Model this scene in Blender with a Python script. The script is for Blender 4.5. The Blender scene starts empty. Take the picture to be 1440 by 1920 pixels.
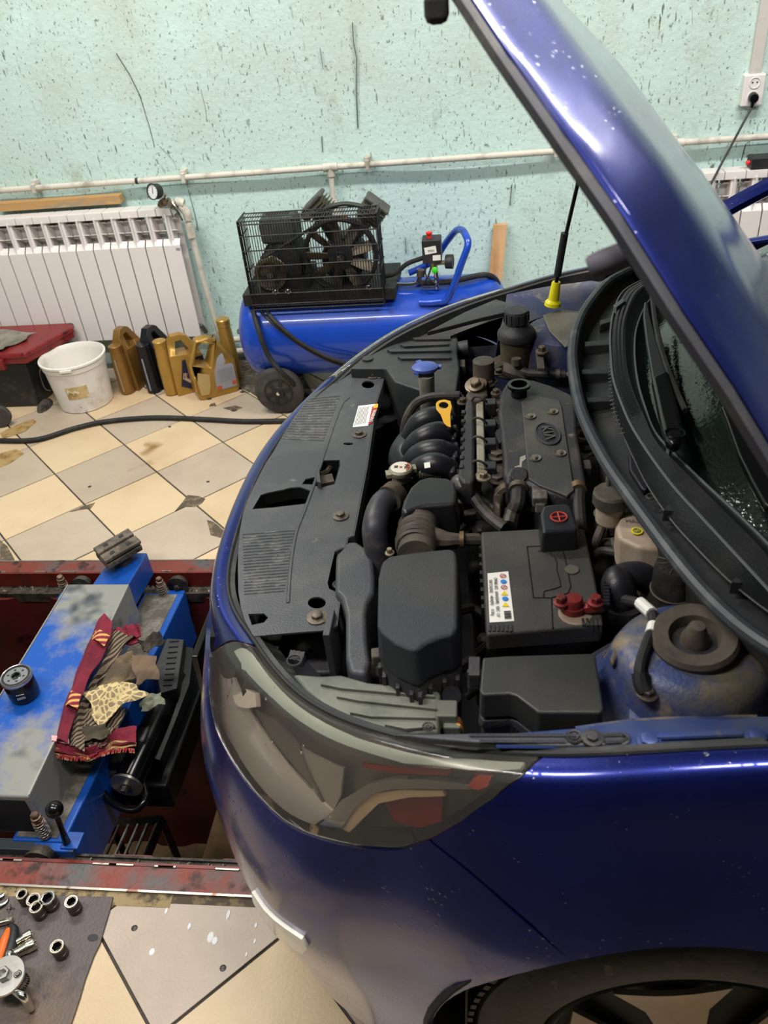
import bpy, bmesh, math, random
import numpy as np
from mathutils import Vector, Matrix, geometry
from mathutils.bvhtree import BVHTree
random.seed(7)
S = bpy.context.scene
COL = S.collection
R = math.radians
# ---------------------------------------------------------------- camera
FPX = 1542.7
CAMH = 1.68
_r, _p, _y = R(6.29), R(35.84), R(9.26)
_f = Vector((-math.sin(_y)*math.cos(_p), math.cos(_y)*math.cos(_p), -math.sin(_p)))
_r0 = Vector((math.cos(_y), math.sin(_y), 0)); _u0 = _r0.cross(_f)
CR = (_r0*math.cos(_r) - _u0*math.sin(_r)).normalized()
CU = CR.cross(_f).normalized(); CF = _f.normalized()
CP = Vector((0, 0, CAMH))
cd = bpy.data.cameras.new('camera'); cam = bpy.data.objects.new('camera', cd); COL.objects.link(cam)
cam.matrix_world = Matrix(((CR.x, CU.x, -CF.x, CP.x), (CR.y, CU.y, -CF.y, CP.y), (CR.z, CU.z, -CF.z, CP.z), (0, 0, 0, 1)))
cd.sensor_fit = 'VERTICAL'; cd.sensor_height = 24; cd.lens = 24*FPX/1920
cd.clip_start = .02
cd.dof.use_dof = True; cd.dof.focus_distance = 1.9; cd.dof.aperture_fstop = 4.6
S.camera = cam
# ---------------------------------------------------------------- world, lamps, exposure
W = bpy.data.worlds.new('world'); S.world = W; W.use_nodes = True
W.node_tree.nodes['Background'].inputs[0].default_value = (.75, .85, 1, 1)
W.node_tree.nodes['Background'].inputs[1].default_value = .35
S.view_settings.view_transform = 'Standard'; S.view_settings.look = 'None'
S.view_settings.exposure = 0.22; S.view_settings.gamma = 1
LAMPS = [(-1.6, 2.3, 2.95, 50), (.9, 2.3, 2.95, 50), (-1.3, .45, 2.95, 42), (.7, .45, 2.95, 42)]
for i, (x, y, z, e) in enumerate(LAMPS):
    ld = bpy.data.lights.new('tube_light', 'AREA'); ld.shape = 'RECTANGLE'; ld.size = 1.3; ld.size_y = .16
    ld.energy = e; ld.color = (1, .965, .92)
    lo = bpy.data.objects.new('tube_light', ld); lo.location = (x, y, z-.04); COL.objects.link(lo)

def ray(u, v): return (CR*((u-720)/FPX) - CU*((v-960)/FPX) + CF)
def P(u, v, z):
    d = ray(u, v); return CP + d*((z-CAMH)/d.z)
def PY(u, v, Y):
    d = ray(u, v); return CP + d*(Y/d.y)
def PX(u, v, X):
    d = ray(u, v); return CP + d*(X/d.x)
# ---------------------------------------------------------------- materials
def lin(h):
    if not isinstance(h, str): return tuple(h)+(1,)
    h = h.lstrip('#'); o = []
    for i in (0, 2, 4):
        c = int(h[i:i+2], 16)/255; o.append(c/12.92 if c <= .04045 else ((c+.055)/1.055)**2.4)
    return tuple(o)+(1,)
MC = {}
def M(name, c, r=.5, m=0., c2=None, ns=8., lo=.45, hi=.65, c3=None, ns3=30., lo3=.6, hi3=.7, bump=0., bs=60., coat=0., sc=(1, 1, 1), trans=0., ior=1.45, alpha=1., emit=0., r2=None, rnd=0., aniso=None, spec=.5):
    if name in MC: return MC[name]
    mt = bpy.data.materials.new(name); mt.use_nodes = True; MC[name] = mt
    nt = mt.node_tree; N = nt.nodes; L = nt.links; b = N['Principled BSDF']
    b.inputs['Base Color'].default_value = lin(c); b.inputs['Roughness'].default_value = r; b.inputs['Metallic'].default_value = m
    b.inputs['Coat Weight'].default_value = coat; b.inputs['Coat Roughness'].default_value = .06
    b.inputs['Transmission Weight'].default_value = trans; b.inputs['IOR'].default_value = ior; b.inputs['Alpha'].default_value = alpha
    b.inputs['Specular IOR Level'].default_value = spec
    if emit: b.inputs['Emission Color'].default_value = lin(c); b.inputs['Emission Strength'].default_value = emit
    tc = N.new('ShaderNodeTexCoord'); mp = N.new('ShaderNodeMapping'); mp.inputs['Scale'].default_value = sc
    L.new(tc.outputs['Object'], mp.inputs[0]); vec = mp.outputs[0]
    def mask(scale, a, z, det=6):
        n = N.new('ShaderNodeTexNoise'); n.inputs['Scale'].default_value = scale; n.inputs['Detail'].default_value = det; n.inputs['Roughness'].default_value = .65
        L.new(vec, n.inputs['Vector'])
        q = N.new('ShaderNodeMapRange'); q.inputs[1].default_value = a; q.inputs[2].default_value = z; L.new(n.outputs[0], q.inputs[0]); return q.outputs[0]
    cur = None
    def mix(fac, A, B):
        x = N.new('ShaderNodeMix'); x.data_type = 'RGBA'; L.new(fac, x.inputs[0])
        if A is None: x.inputs[6].default_value = lin(c)
        else: L.new(A, x.inputs[6])
        x.inputs[7].default_value = lin(B); return x.outputs[2]
    if rnd:
        oi = N.new('ShaderNodeObjectInfo'); hs = N.new('ShaderNodeHueSaturation'); hs.inputs['Color'].default_value = lin(c)
        q = N.new('ShaderNodeMapRange'); q.inputs[3].default_value = 1-rnd; q.inputs[4].default_value = 1+rnd
        L.new(oi.outputs['Random'], q.inputs[0]); L.new(q.outputs[0], hs.inputs['Value']); cur = hs.outputs[0]
    if c2:
        mk = mask(ns, lo, hi); cur = mix(mk, cur, c2)
        if r2 is not None:
            q = N.new('ShaderNodeMapRange'); q.inputs[3].default_value = r; q.inputs[4].default_value = r2; L.new(mk, q.inputs[0]); L.new(q.outputs[0], b.inputs['Roughness'])
    if c3: cur = mix(mask(ns3, lo3, hi3, 3), cur, c3)
    if cur is not None: L.new(cur, b.inputs['Base Color'])
    if bump:
        n = N.new('ShaderNodeTexNoise'); n.inputs['Scale'].default_value = bs; n.inputs['Detail'].default_value = 4; L.new(vec, n.inputs['Vector'])
        bp = N.new('ShaderNodeBump'); bp.inputs['Strength'].default_value = min(1, bump); bp.inputs['Distance'].default_value = .004; L.new(n.outputs[0], bp.inputs['Height']); L.new(bp.outputs[0], b.inputs['Normal'])
    return mt
# ---------------------------------------------------------------- geometry: every maker returns (verts, faces)
def V3(p): return Vector(p)
def J(*g):
    v, f = [], []
    for a in g:
        k = len(v); v += a[0]; f += [tuple(i+k for i in q) for q in a[1]]
    return v, f
def box(x0, x1, y0, y1, z0, z1):
    v = [V3((x, y, z)) for z in (z0, z1) for y in (y0, y1) for x in (x0, x1)]
    return v, [(0, 2, 3, 1), (4, 5, 7, 6), (0, 1, 5, 4), (2, 6, 7, 3), (0, 4, 6, 2), (1, 3, 7, 5)]
def obox(c, ax, ay, az):
    c, ax, ay, az = map(V3, (c, ax, ay, az))
    v = [c + ax*i + ay*j + az*k for k in (-.5, .5) for j in (-.5, .5) for i in (-.5, .5)]
    return v, [(0, 2, 3, 1), (4, 5, 7, 6), (0, 1, 5, 4), (2, 6, 7, 3), (0, 4, 6, 2), (1, 3, 7, 5)]
def prism(top, h, taper=1., bot=None, cap=True):
    top = [V3(p) for p in top]; n = len(top)
    if not isinstance(h, (list, tuple)): h = [h]
    c = sum(top, Vector())/n
    v = list(top); f = [tuple(range(n))] if cap else []
    tp = taper if isinstance(taper, (list, tuple)) else [taper]*len(h)
    for hh, t in zip(h, tp):
        for p in top:
            q = Vector((c.x+(p.x-c.x)*t, c.y+(p.y-c.y)*t, p.z-hh)); v.append(q)
    for k in range(len(h)):
        for i in range(n): a, b = k*n+i, k*n+(i+1) % n; f.append((a, a+n, b+n, b))
    f.append(tuple(reversed(range(len(h)*n, len(h)*n+n))))
    return v, f
def frame(d):
    d = V3(d).normalized(); a = Vector((0, 0, 1)) if abs(d.z) < .9 else Vector((1, 0, 0))
    x = d.cross(a).normalized(); return x, d.cross(x).normalized()
def smooth(pts, k=6, closed=False):
    pts = [V3(p) for p in pts]; n = len(pts); o = []
    rng = range(n if closed else n-1)
    for i in rng:
        if closed: a, b, c, d = pts[i-1], pts[i], pts[(i+1) % n], pts[(i+2) % n]
        else: a, b, c, d = pts[max(i-1, 0)], pts[i], pts[i+1], pts[min(i+2, n-1)]
        for j in range(k):
            t = j/k; o.append(.5*((2*b)+(c-a)*t+(2*a-5*b+4*c-d)*t*t+(3*b-a-3*c+d)*t**3))
    if not closed: o.append(pts[-1])
    return o
def tube(pts, r, n=8, sm=0, closed=False, cap=True, flat=1.):
    if sm: 
        if isinstance(r, (list, tuple)):
            rr = []; m = len(r)
            for i in range(m-1): rr += [r[i]+(r[i+1]-r[i])*j/sm for j in range(sm)]
            r = rr+[r[-1]]
        pts = smooth(pts, sm, closed)
    pts = [V3(p) for p in pts]; m = len(pts); v = []; f = []
    if not isinstance(r, (list, tuple)): r = [r]*m
    x = None
    for i in range(m):
        if closed: d = pts[(i+1) % m]-pts[i-1]
        else: d = pts[min(i+1, m-1)]-pts[max(i-1, 0)]
        d.normalize()
        if x is None: x, y = frame(d)
        else:
            x = (x-d*x.dot(d)).normalized(); y = d.cross(x)
        for k in range(n):
            a = 2*math.pi*k/n; v.append(pts[i]+(x*math.cos(a)+y*math.sin(a)*flat)*r[i])
    for i in range(m if closed else m-1):
        for k in range(n):
            a = i*n+k; b = i*n+(k+1) % n; j = (i+1) % m
            f.append((a, b, j*n+(k+1) % n, j*n+k))
    if cap and not closed: f += [tuple(reversed(range(n))), tuple(range((m-1)*n, m*n))]
    return v, f
def lathe(prof, o, ax=(0, 0, 1), n=24, cap=True, sq=1.):
    """prof: (radius, height along axis)"""
    o = V3(o); ax = V3(ax).normalized(); x, y = frame(ax); v = []; f = []
    for r, h in prof:
        for k in range(n):
            a = 2*math.pi*k/n; v.append(o+ax*h+(x*math.cos(a)+y*math.sin(a)*sq)*r)
    m = len(prof)
    for i in range(m-1):
        for k in range(n): a = i*n+k; b = i*n+(k+1) % n; f.append((a, b, b+n, a+n))
    if cap: f += [tuple(reversed(range(n))), tuple(range((m-1)*n, m*n))]
    return v, f
def ring(c, ax, Rr, r, n=32, k=8):
    c = V3(c); x, y = frame(ax)
    return tube([c+(x*math.cos(2*math.pi*i/n)+y*math.sin(2*math.pi*i/n))*Rr for i in range(n)], r, k, closed=True)
def grid(rows):
    n = len(rows[0]); v = [V3(p) for r in rows for p in r]; f = []
    for i in range(len(rows)-1):
        for j in range(n-1): a = i*n+j; f.append((a, a+1, a+n+1, a+n))
    return v, f
def bolt(c, ax, s=.006, h=.006, fl=1.6):
    ax = V3(ax).normalized()
    return J(lathe([(s*fl, 0), (s*fl, h*.3), (s*fl*.8, h*.4)], c, ax, 14), lathe([(s, h*.35), (s, h*1.2), (s*.8, h*1.35)], c, ax, 6))
def plate(outer, holes=(), t=.01, f3=None):
    """flat 2-D outline with holes -> slab; f3 maps (a, b, k) to a point, k in 0..1 through the thickness"""
    loops = [[Vector((a, b, 0)) for a, b in outer]]+[[Vector((a, b, 0)) for a, b in h] for h in holes]
    tri = geometry.tessellate_polygon(loops); fl = [p for l in loops for p in l]; n = len(fl)
    v = [f3(p.x, p.y, 0) for p in fl]+[f3(p.x, p.y, 1) for p in fl]; f = [tuple(q) for q in tri]+[tuple(i+n for i in reversed(q)) for q in tri]
    k = 0
    for l in loops:
        m = len(l)
        for i in range(m): a = k+i; b = k+(i+1) % m; f.append((a, b, b+n, a+n))
        k += m
    return [V3(p) for p in v], f
def move(g, m): return [m @ p for p in g[0]], g[1]
def circ(cx, cy, r, n=16, r2=None): return [(cx+r*math.cos(2*math.pi*i/n), cy+(r2 or r)*math.sin(2*math.pi*i/n)) for i in range(n)]
def wpos(o):
    p = Vector((0, 0, 0))
    while o is not None: p += o.location; o = o.parent
    return p
def obj(name, g, mat, parent=None, bev=0., seg=2, org=None, local=False, sm=True, solid=0., sub=0, label=None, ang=35, off=-1.):
    me = bpy.data.meshes.new(name)
    o0 = Vector((0, 0, 0)) if local else (wpos(parent) if parent else V3(org or (0, 0, 0)))
    me.from_pydata([tuple(p-o0) for p in g[0]], [], g[1])
    b = bmesh.new(); b.from_mesh(me)
    bmesh.ops.remove_doubles(b, verts=b.verts, dist=1e-5); bmesh.ops.recalc_face_normals(b, faces=b.faces)
    if sm:
        lim = R(ang)
        for e in b.edges:
            if len(e.link_faces) == 2 and e.calc_face_angle(0) > lim: e.smooth = False
        for q in b.faces: q.smooth = True
    b.to_mesh(me); b.free()
    me.materials.append(mat)
    o = bpy.data.objects.new(name, me); COL.objects.link(o)
    if parent: o.parent = parent
    else: o.location = o0
    if solid:
        s = o.modifiers.new('s', 'SOLIDIFY'); s.thickness = solid; s.offset = off
        s = o.modifiers.new('e', 'EDGE_SPLIT'); s.split_angle = R(50); s.use_edge_sharp = False
    if bev:
        w = o.modifiers.new('b', 'BEVEL'); w.width = bev; w.segments = seg; w.limit_method = 'ANGLE'; w.angle_limit = R(32); w.harden_normals = True
    if sub:
        w = o.modifiers.new('u', 'SUBSURF'); w.levels = sub; w.render_levels = sub
    if label: o['label'] = label
    return o
def thing(name, label, cat, loc=(0, 0, 0), rz=0., group=None):
    o = bpy.data.objects.new(name, None); COL.objects.link(o); o.location = loc; o.rotation_euler = (0, 0, rz); o.empty_display_size = .05
    return tag(o, label, cat, group)
def tag(o, label, cat, group=None):
    o['label'] = label; o['category'] = cat
    if group: o['group'] = group
    return o
def struct(o): o['kind'] = 'structure'; return o
def textmesh(s, size, mat, parent, org, ux, uy, name='lettering', ext=.0004, align='CENTER', local=False, sx=1., shear=0.):
    cu = bpy.data.curves.new('t', 'FONT'); cu.body = s; cu.size = size; cu.extrude = ext; cu.align_x = align; cu.align_y = 'CENTER'; cu.shear = shear; cu.space_character = 1.05
    cu.resolution_u = 2
    t = bpy.data.objects.new('t', cu); COL.objects.link(t); dg = bpy.context.evaluated_depsgraph_get()
    me = bpy.data.meshes.new_from_object(t.evaluated_get(dg)); bpy.data.objects.remove(t); bpy.data.curves.remove(cu)
    ux = V3(ux).normalized(); uy = V3(uy).normalized(); n = ux.cross(uy)
    base = V3(org)-(Vector((0, 0, 0)) if local else wpos(parent))
    for q in me.vertices: q.co = base+ux*(q.co.x*sx)+uy*q.co.y+n*(q.co.z+ext)
    me.materials.append(mat); o = bpy.data.objects.new(name, me); COL.objects.link(o); o.parent = parent; return o

# ---------------------------------------------------------------- shared materials
red_rust = M('pit_red_steel', '#7a3a30', .5, .3, '#555555', 5, .45, .6, '#3a2622', 14, .55, .65, bump=.3)
blk = M('black_plastic', '#222326', .48, 0, '#3c3a38', 4, .45, .75, bump=.25, bs=350)
blkg = M('black_gloss', '#0c0c0e', .2)
rub = M('rubber', '#1c1c1d', .65, 0, '#33302c', 12, .5, .7)
steel = M('steel', '#8c8a85', .35, .9, '#5a544c', 20, .45, .65)
chrome = M('chrome', '#d8d6d0', .15, 1.)
grime = M('grime_steel', '#4a443c', .55, .4, '#26221e', 25, .45, .6, bump=.6, bs=90)
white_p = M('white_radiator_paint', '#e3dedb', .35, 0, '#b5a58e', 4, .6, .85, '#6b6258', 22, .7, .78)
pipe_w = M('old_white_pipe', '#cfcabd', .5, 0, '#8f8878', 9, .5, .72, bump=.3)
wood = M('pine_wood', '#d3aa7c', .6, 0, '#b3834f', 6, .45, .6, sc=(1, 1, .15), bump=.2)
blue_p = M('blue_machine_paint', '#1764c4', .35, 0, '#163a78', 5, .5, .75, '#1f2226', 9, .62, .72)
# ================================================================ THE ROOM
WY = 3.585
def wallmat():
    mt = bpy.data.materials.new('mint_plaster'); mt.use_nodes = True; N = mt.node_tree.nodes; L = mt.node_tree.links; b = N['Principled BSDF']; b.inputs['Roughness'].default_value = .55
    tc = N.new('ShaderNodeTexCoord')
    def noise(sc, s, det, a, z, rough=.6):
        mp = N.new('ShaderNodeMapping'); mp.inputs['Scale'].default_value = sc; L.new(tc.outputs['Object'], mp.inputs[0])
        n = N.new('ShaderNodeTexNoise'); n.inputs['Scale'].default_value = s; n.inputs['Detail'].default_value = det; n.inputs['Roughness'].default_value = rough; L.new(mp.outputs[0], n.inputs['Vector'])
        q = N.new('ShaderNodeMapRange'); q.inputs[1].default_value = a; q.inputs[2].default_value = z; L.new(n.outputs[0], q.inputs[0]); return q.outputs[0], n.outputs[0]
    def mix(f, A, B):
        x = N.new('ShaderNodeMix'); x.data_type = 'RGBA'; L.new(f, x.inputs[0])
        if isinstance(A, str): x.inputs[6].default_value = lin(A)
        else: L.new(A, x.inputs[6])
        x.inputs[7].default_value = lin(B); return x.outputs[2]
    def mul(a, c):
        x = N.new('ShaderNodeMath'); x.operation = 'MULTIPLY'; L.new(a, x.inputs[0])
        if isinstance(c, float): x.inputs[1].default_value = c
        else: L.new(c, x.inputs[1])
        return x.outputs[0]
    cur = mix(noise((1, 1, 1), 1.3, 4, .4, .7)[0], '#cbe7e3', '#c6dfd8')
    hz = N.new('ShaderNodeSeparateXYZ'); L.new(tc.outputs['Object'], hz.inputs[0])
    hq = N.new('ShaderNodeMapRange'); hq.inputs[1].default_value = .75; hq.inputs[2].default_value = 1.15; L.new(hz.outputs[2], hq.inputs[0])
    cur = mix(mul(noise((1, 1, 1), 3, 8, .3, .8, .7)[0], hq.outputs[0]), cur, '#bac4b4')
    cur = mix(mul(noise((1, 1, .6), 7, 8, .56, .74, .75)[0], .55), cur, '#8b8a68')
    sp = noise((1, 1, .6), 95, 3, .62, .67)[0]
    cur = mix(mul(sp, .75), cur, '#5f6a58')
    dr = mul(noise((1, 1, .2), 75, 2, .655, .69)[0], noise((1, 1, 1), 4, 2, .42, .58)[0])
    cur = mix(mul(dr, .85), cur, '#4d5340')
    L.new(cur, b.inputs['Base Color'])
    _, nb = noise((1, 1, 1), 45, 6, 0, 1); bp = N.new('ShaderNodeBump'); bp.inputs['Strength'].default_value = .35; bp.inputs['Distance'].default_value = .01; L.new(nb, bp.inputs['Height']); L.new(bp.outputs[0], b.inputs['Normal'])
    return mt
mint = wallmat()
rows = []
for j in range(40):
    z = -.1+j*.08
    rows.append([(x, WY+.004*math.sin(x*3.1+z*2)+.003*math.sin(x*7.3-z*5), z) for x in np.linspace(-4.2, 4.2, 90)])
wall = struct(obj('wall_back', grid(rows), mint, org=(0, WY, 0), solid=-.1))
struct(obj('wall_left', box(-4.3, -4.2, -3, WY+.1, -.1, 3.1), mint, org=(-4.2, 0, 0)))
struct(obj('wall_right', box(4.2, 4.3, -3, WY+.1, -.1, 3.1), mint, org=(4.2, 0, 0)))
struct(obj('wall_front', box(-4.3, 4.3, -3.1, -3, -.1, 3.1), M('dark_front_wall', '#4a4440', .7), org=(0, -3, 0)))  # unseen wall, darkened so the car's near side mirrors less light
struct(obj('ceiling', box(-4.3, 4.3, -3.1, WY+.1, 3.05, 3.15), M('ceiling_paint', '#c9c9c4', .8), org=(0, 0, 3.05)))
for i, (x, y, z, e) in enumerate(LAMPS):
    t = thing('ceiling_light', 'ceiling tube lamp over the %s' % ('left of the pit', 'far side of the car', 'near end of the jack', 'near side of the car')[i], 'lamp', (x, y, z-.03), 0, 'ceiling tube lamps')
    obj('housing', box(x-.68, x+.68, y-.1, y+.1, z-.03, z+.1), M('lamp_white', '#dddddd', .5), t, bev=.01)
# cracks and long runs of old paint on the plaster
crack_m = M('crack_dark', '#4b4f3e', .8)
def crack(pts, r):
    q = [PY(u, v, WY-.004) for u, v in pts]; g = tube(q, r, 5, flat=.4)
    o = obj('paint_run', g, crack_m, wall)
crack([(218, 100), (243, 140), (262, 178), (281, 240), (290, 275)], .0035)
crack([(661, 42), (663, 80), (669, 110), (668, 170), (671, 240)], .0045)
crack([(377, 168), (386, 205), (388, 225)], .004)
crack([(603, 255), (605, 285)], .003)
crack([(600, 90), (606, 130)], .003)
crack([(300, 275), (325, 300), (332, 318)], .003)
crack([(353, 355), (365, 400), (372, 433)], .003)
crack([(960, 345), (956, 385)], .004)
crack([(760, 445), (762, 475)], .003)
crack([(1398, 270), (1390, 300)], .005)
crack([(1297, 5), (1298, 45)], .003)

# ---- floor: dark screed with a slot for the pit, tiles laid on it one by one
PIT0, PIT1 = .955, 1.975     # inner faces of the steel kerbs
grout = M('grout', '#453f3a', .8, 0, '#2c2824', 20, .5, .6, bump=.5)
floor = struct(obj('floor', J(box(-4.2, 4.2, PIT1+.055, WY, -.08, -.004), box(-4.2, 4.2, -3, PIT0-.06, -.08, -.004)), grout))
def tilemat(name, c, d, st):
    return M(name, c, .42, 0, d, 3.2, .42, .75, st, 3.1, .66, .74, bump=.25, bs=140, rnd=.05)
tA = tilemat('tile_cream', '#cdb694', '#bda581', '#8c6d3f')
tB = tilemat('tile_beige', '#b3a38f', '#a39280', '#94795a')
tC = tilemat('tile_grey', '#b5a596', '#a1907f', '#94795a')
def clip(poly, nx, ny, c):
    o = []
    for i in range(len(poly)):
        a, b = poly[i-1], poly[i]; da = a[0]*nx+a[1]*ny-c; db = b[0]*nx+b[1]*ny-c
        if (da >= 0) != (db >= 0): t = da/(da-db); o.append((a[0]+(b[0]-a[0])*t, a[1]+(b[1]-a[1])*t))
        if db >= 0: o.append(b)
    return o
def tiles(ox, oy, x0, x1, y0, y1, par, mats):
    s = .3004; a = -.7877; e1 = (math.cos(a), math.sin(a)); e2 = (-e1[1], e1[0])
    for i in range(-16, 17):
        for j in range(-16, 17):
            g = .0028; q = []
            for p, r_ in ((i*s+g, j*s+g), ((i+1)*s-g, j*s+g), ((i+1)*s-g, (j+1)*s-g), (i*s+g, (j+1)*s-g)):
                q.append((ox+p*e1[0]+r_*e2[0], oy+p*e1[1]+r_*e2[1]))
            for c in ((1, 0, x0), (-1, 0, -x1), (0, 1, y0), (0, -1, -y1)):
                q = clip(q, *c) if q else q
            if len(q) < 3: continue
            ar = abs(sum(q[k-1][0]*q[k][1]-q[k][0]*q[k-1][1] for k in range(len(q))))/2
            if ar < .0012: continue
            dz = random.uniform(-.0008, .0008)
            if (i, j) == (1, -1) and par == 0: pass
            top = [(x, y, dz) for x, y in reversed(q)]
            obj('tile', prism(top, .006), mats[(i+j+par) % 2], floor, bev=.0012, seg=1)
tiles(-1.512, 2.797, -3.1, 1.25, PIT1+.062, WY-.01, 0, (tA, tB))
tiles(-.86, .829, -2.1, .9, -.1, PIT0-.062, 1, (tA, tC))
# broken corners: dark patches of mortar at the crossings
mort = M('old_mortar', '#54483c', .8, 0, '#7c6b52', 30, .5, .6, bump=.8)
for pts in ([(352, 928), (372, 930), (385, 935), (378, 944), (365, 950), (345, 950), (328, 958), (340, 944)], [(178, 942), (170, 953), (150, 956), (130, 960), (152, 950)],
            [(388, 975), (400, 978), (423, 997), (414, 1008), (395, 1003)], [(0, 1012), (14, 1024), (28, 1050), (0, 1052)], [(418, 765), (440, 760), (455, 764), (438, 771)], [(395, 757), (403, 755), (405, 760), (392, 762)]):
    g = prism([P(u, v, .0015) for u, v in reversed(pts)], .006); obj('mortar_patch', g, mort, floor)
# dirt strip where the tiles give way to bare screed by the wall
dirt = M('bare_screed', '#4c463c', .85, 0, '#7b7060', 18, .48, .6, '#2e2a22', 40, .55, .62, bump=1., bs=60)
obj('bare_screed', prism([P(u, v, .003) for u, v in ((405, 668), (470, 668), (560, 690), (600, 760), (520, 768), (470, 735), (440, 722), (425, 700))][::-1], .008), dirt, floor)
spill = M('dried_spill', '#a5895a', .6, 0, '#80653a', 20, .45, .6)
for pts in ([(30, 797), (62, 785), (68, 790), (48, 808), (30, 815), (5, 822), (0, 812)], [(0, 850), (30, 842), (45, 850), (20, 868), (0, 876)]):
    obj('dried_spill', prism([P(u, v, .0016) for u, v in pts][::-1], .001), spill, floor)
for u, v in ((168, 912), (390, 903), (318, 800), (252, 1740), (418, 1815), (630, 1755)):
    c = P(u, v, .001); obj('oil_spot', lathe([(.007, 0), (.005, .001)], c, (0, 0, 1), 10), M('oil_spot', '#3a3430', .4), floor)
obj('mortar_strip', prism([(-1.45, .862, .0015), (-.70, .866, .0015), (-.70, .896, .0015), (-1.45, .896, .0015)], .006), M('yellow_mortar', '#9c8862', .8, 0, '#4f463a', 22, .5, .62, bump=.8), floor)
obj('mortar_strip', prism([(-.70, .876, .0015), (.3, .88, .0015), (.3, .896, .0015), (-.70, .896, .0015)], .006), MC['old_mortar'], floor)
paintw = M('white_paint_drip', '#e4e2e4', .5)
for u, v, r_, q in ((355, 1737, .008, .5), (395, 1757, .012, .6), (403, 1764, .009, .7), (285, 1785, .008, .8), (428, 1715, .012, .35), (478, 1765, .006, .4), (312, 1708, .008, .4), (480, 1735, .006, .5), (462, 1790, .006, .4)):
    c = P(u, v, .0008); obj('paint_drip', lathe([(r_, 0), (r_*.8, .0012)], c, (0, 0, 1), 9, sq=q), paintw, floor)

# ---- inspection pit
pw = M('pit_wall_red', '#5a1e1e', .45, .2, '#3a1414', 3, .4, .7, '#120c0b', 10, .62, .72)
rows = [[], []]
for i in range(170):
    x = -3.6+i*.045; ph = i % 6; d = 0 if ph in (0, 1, 2) else .018
    rows[0].append((x, PIT1-.045+d, -.06)); rows[1].append((x, PIT1-.045+d, -1.5))
pf = struct(obj('wall_pit_far', grid(rows), pw, org=(0, PIT1, -1.5), solid=-.02))
rows = [[(x, PIT0+.02-(y-PIT1), z) for x, y, z in ((p[0], p[1], p[2]) for p in r_)] for r_ in rows]
struct(obj('wall_pit_near', grid(rows), pw, org=(0, PIT0, -1.5), solid=.02))
struct(obj('wall_pit_end', box(-3.7, -3.6, .8, 2.1, -1.5, -.02), pw, org=(-3.6, 1.4, -1.5)))
struct(obj('wall_pit_rear', box(3.6, 3.7, .8, 2.1, -1.5, -.02), pw, org=(3.6, 1.4, -1.5)))
struct(obj('floor_pit', box(-3.7, 3.7, .8, 2.1, -1.56, -1.5), M('pit_floor', '#8b7355', .8, 0, '#5a4630', 4, .45, .65, bump=.4), org=(0, 1.4, -1.5)))
edge_s = M('worn_edge_steel', '#9a948c', .35, .8, '#6a4a40', 12, .55, .6)
def kerb(name, y0, y1, ysh, sgn):
    t = thing('steel_rail', name, 'rail', (0, y0, 0))
    obj('flange', box(-3.6, 3.6, min(y0, y1), max(y0, y1), -.006, .006), red_rust, t, bev=.002)
    obj('web', box(-3.6, 3.6, min(y1, y1+sgn*.008), max(y1, y1+sgn*.008), -.055, .006), M('rail_red', '#6b2019', .4, .2, '#3a201c', 6, .5, .65), t)
    obj('track', box(-3.6, 3.6, min(y1, ysh), max(y1, ysh), -.058, -.05), grime, t)
    obj('track_lip', box(-3.6, 3.6, ysh-.003, ysh+.003, -.08, -.044), grime, t)
    obj('edge', box(-3.6, 3.6, y0-.0025, y0+.0025, -.005, .0075), edge_s, t)
    for k in range(14):
        x = random.uniform(-1.7, -.5); w = random.uniform(.02, .06)
        obj('weld_bead', tube([(x, y1, .006), (x+w, y1, .006)], .0035, 6), edge_s, t)
    return t
kerb('red painted steel angle rail along the far edge of the pit', PIT1+.058, PIT1, PIT1-.05, -1)
kerb('red painted steel angle rail along the near edge of the pit', PIT0-.058, PIT0, PIT0+.05, 1)
# oily lumps in the tracks
for nm, ys in (('far', PIT1-.025), ('near', PIT0+.025)):
    g = []
    for k in range(170):
        x = random.uniform(-1.8, -.4); s_ = random.uniform(.003, .011)
        g.append(lathe([(s_, 0), (s_*.7, s_*.5), (.001, s_*.7)], (x, ys+random.uniform(-.018, .018), -.05), (0, 0, 1), 5, sq=random.uniform(.4, 1)))
    o = obj('track_debris', J(*g), M('debris', '#3f382c', .35, 0, '#8a8172', 60, .5, .6), org=(-1.1, ys, -.05)); o['kind'] = 'stuff'
    tag(o, 'oily crumbs and grit lying in the %s track of the pit' % nm, 'debris')
# step grate low in the pit and cardboard
t = thing('step_grate', 'dark welded step of ribbed bars standing low in the pit', 'grate', P(225, 1530, -.9))
dk = M('dark_old_steel', '#3b352e', .5, .5, '#5c5244', 20, .5, .6)
zb = -.62
a, b_, c, d = P(205, 1542, zb), P(303, 1538, zb), P(272, 1612, zb), P(160, 1612, zb)
obj('cross_bar', tube([a, b_], .018, 4), dk, t); 
for k in range(6):
    s0 = .04+.18*k; q = a.lerp(b_, s0); w = q+Vector((-.03, -.55, 0))
    obj('rung', tube([q, w], .006 if 0 < k < 6 else .01, 6), steel if k > 1 else dk, t)
obj('side_bar', tube([b_, b_+Vector((-.03, -.55, 0))], .016, 4), dk, t)
obj('side_bar', tube([a, a+Vector((-.03, -.55, 0))], .016, 4), dk, t)
for q in (a, b_, a+Vector((-.03, -.55, 0)), b_+Vector((-.03, -.55, 0))): obj('leg', tube([q, Vector((q.x, q.y, -1.5))], .015, 4), dk, t)
cb = M('cardboard', '#9c7c5a', .8, 0, '#7d6045', 5, .45, .65)
q = P(370, 1600, -1.2)
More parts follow.
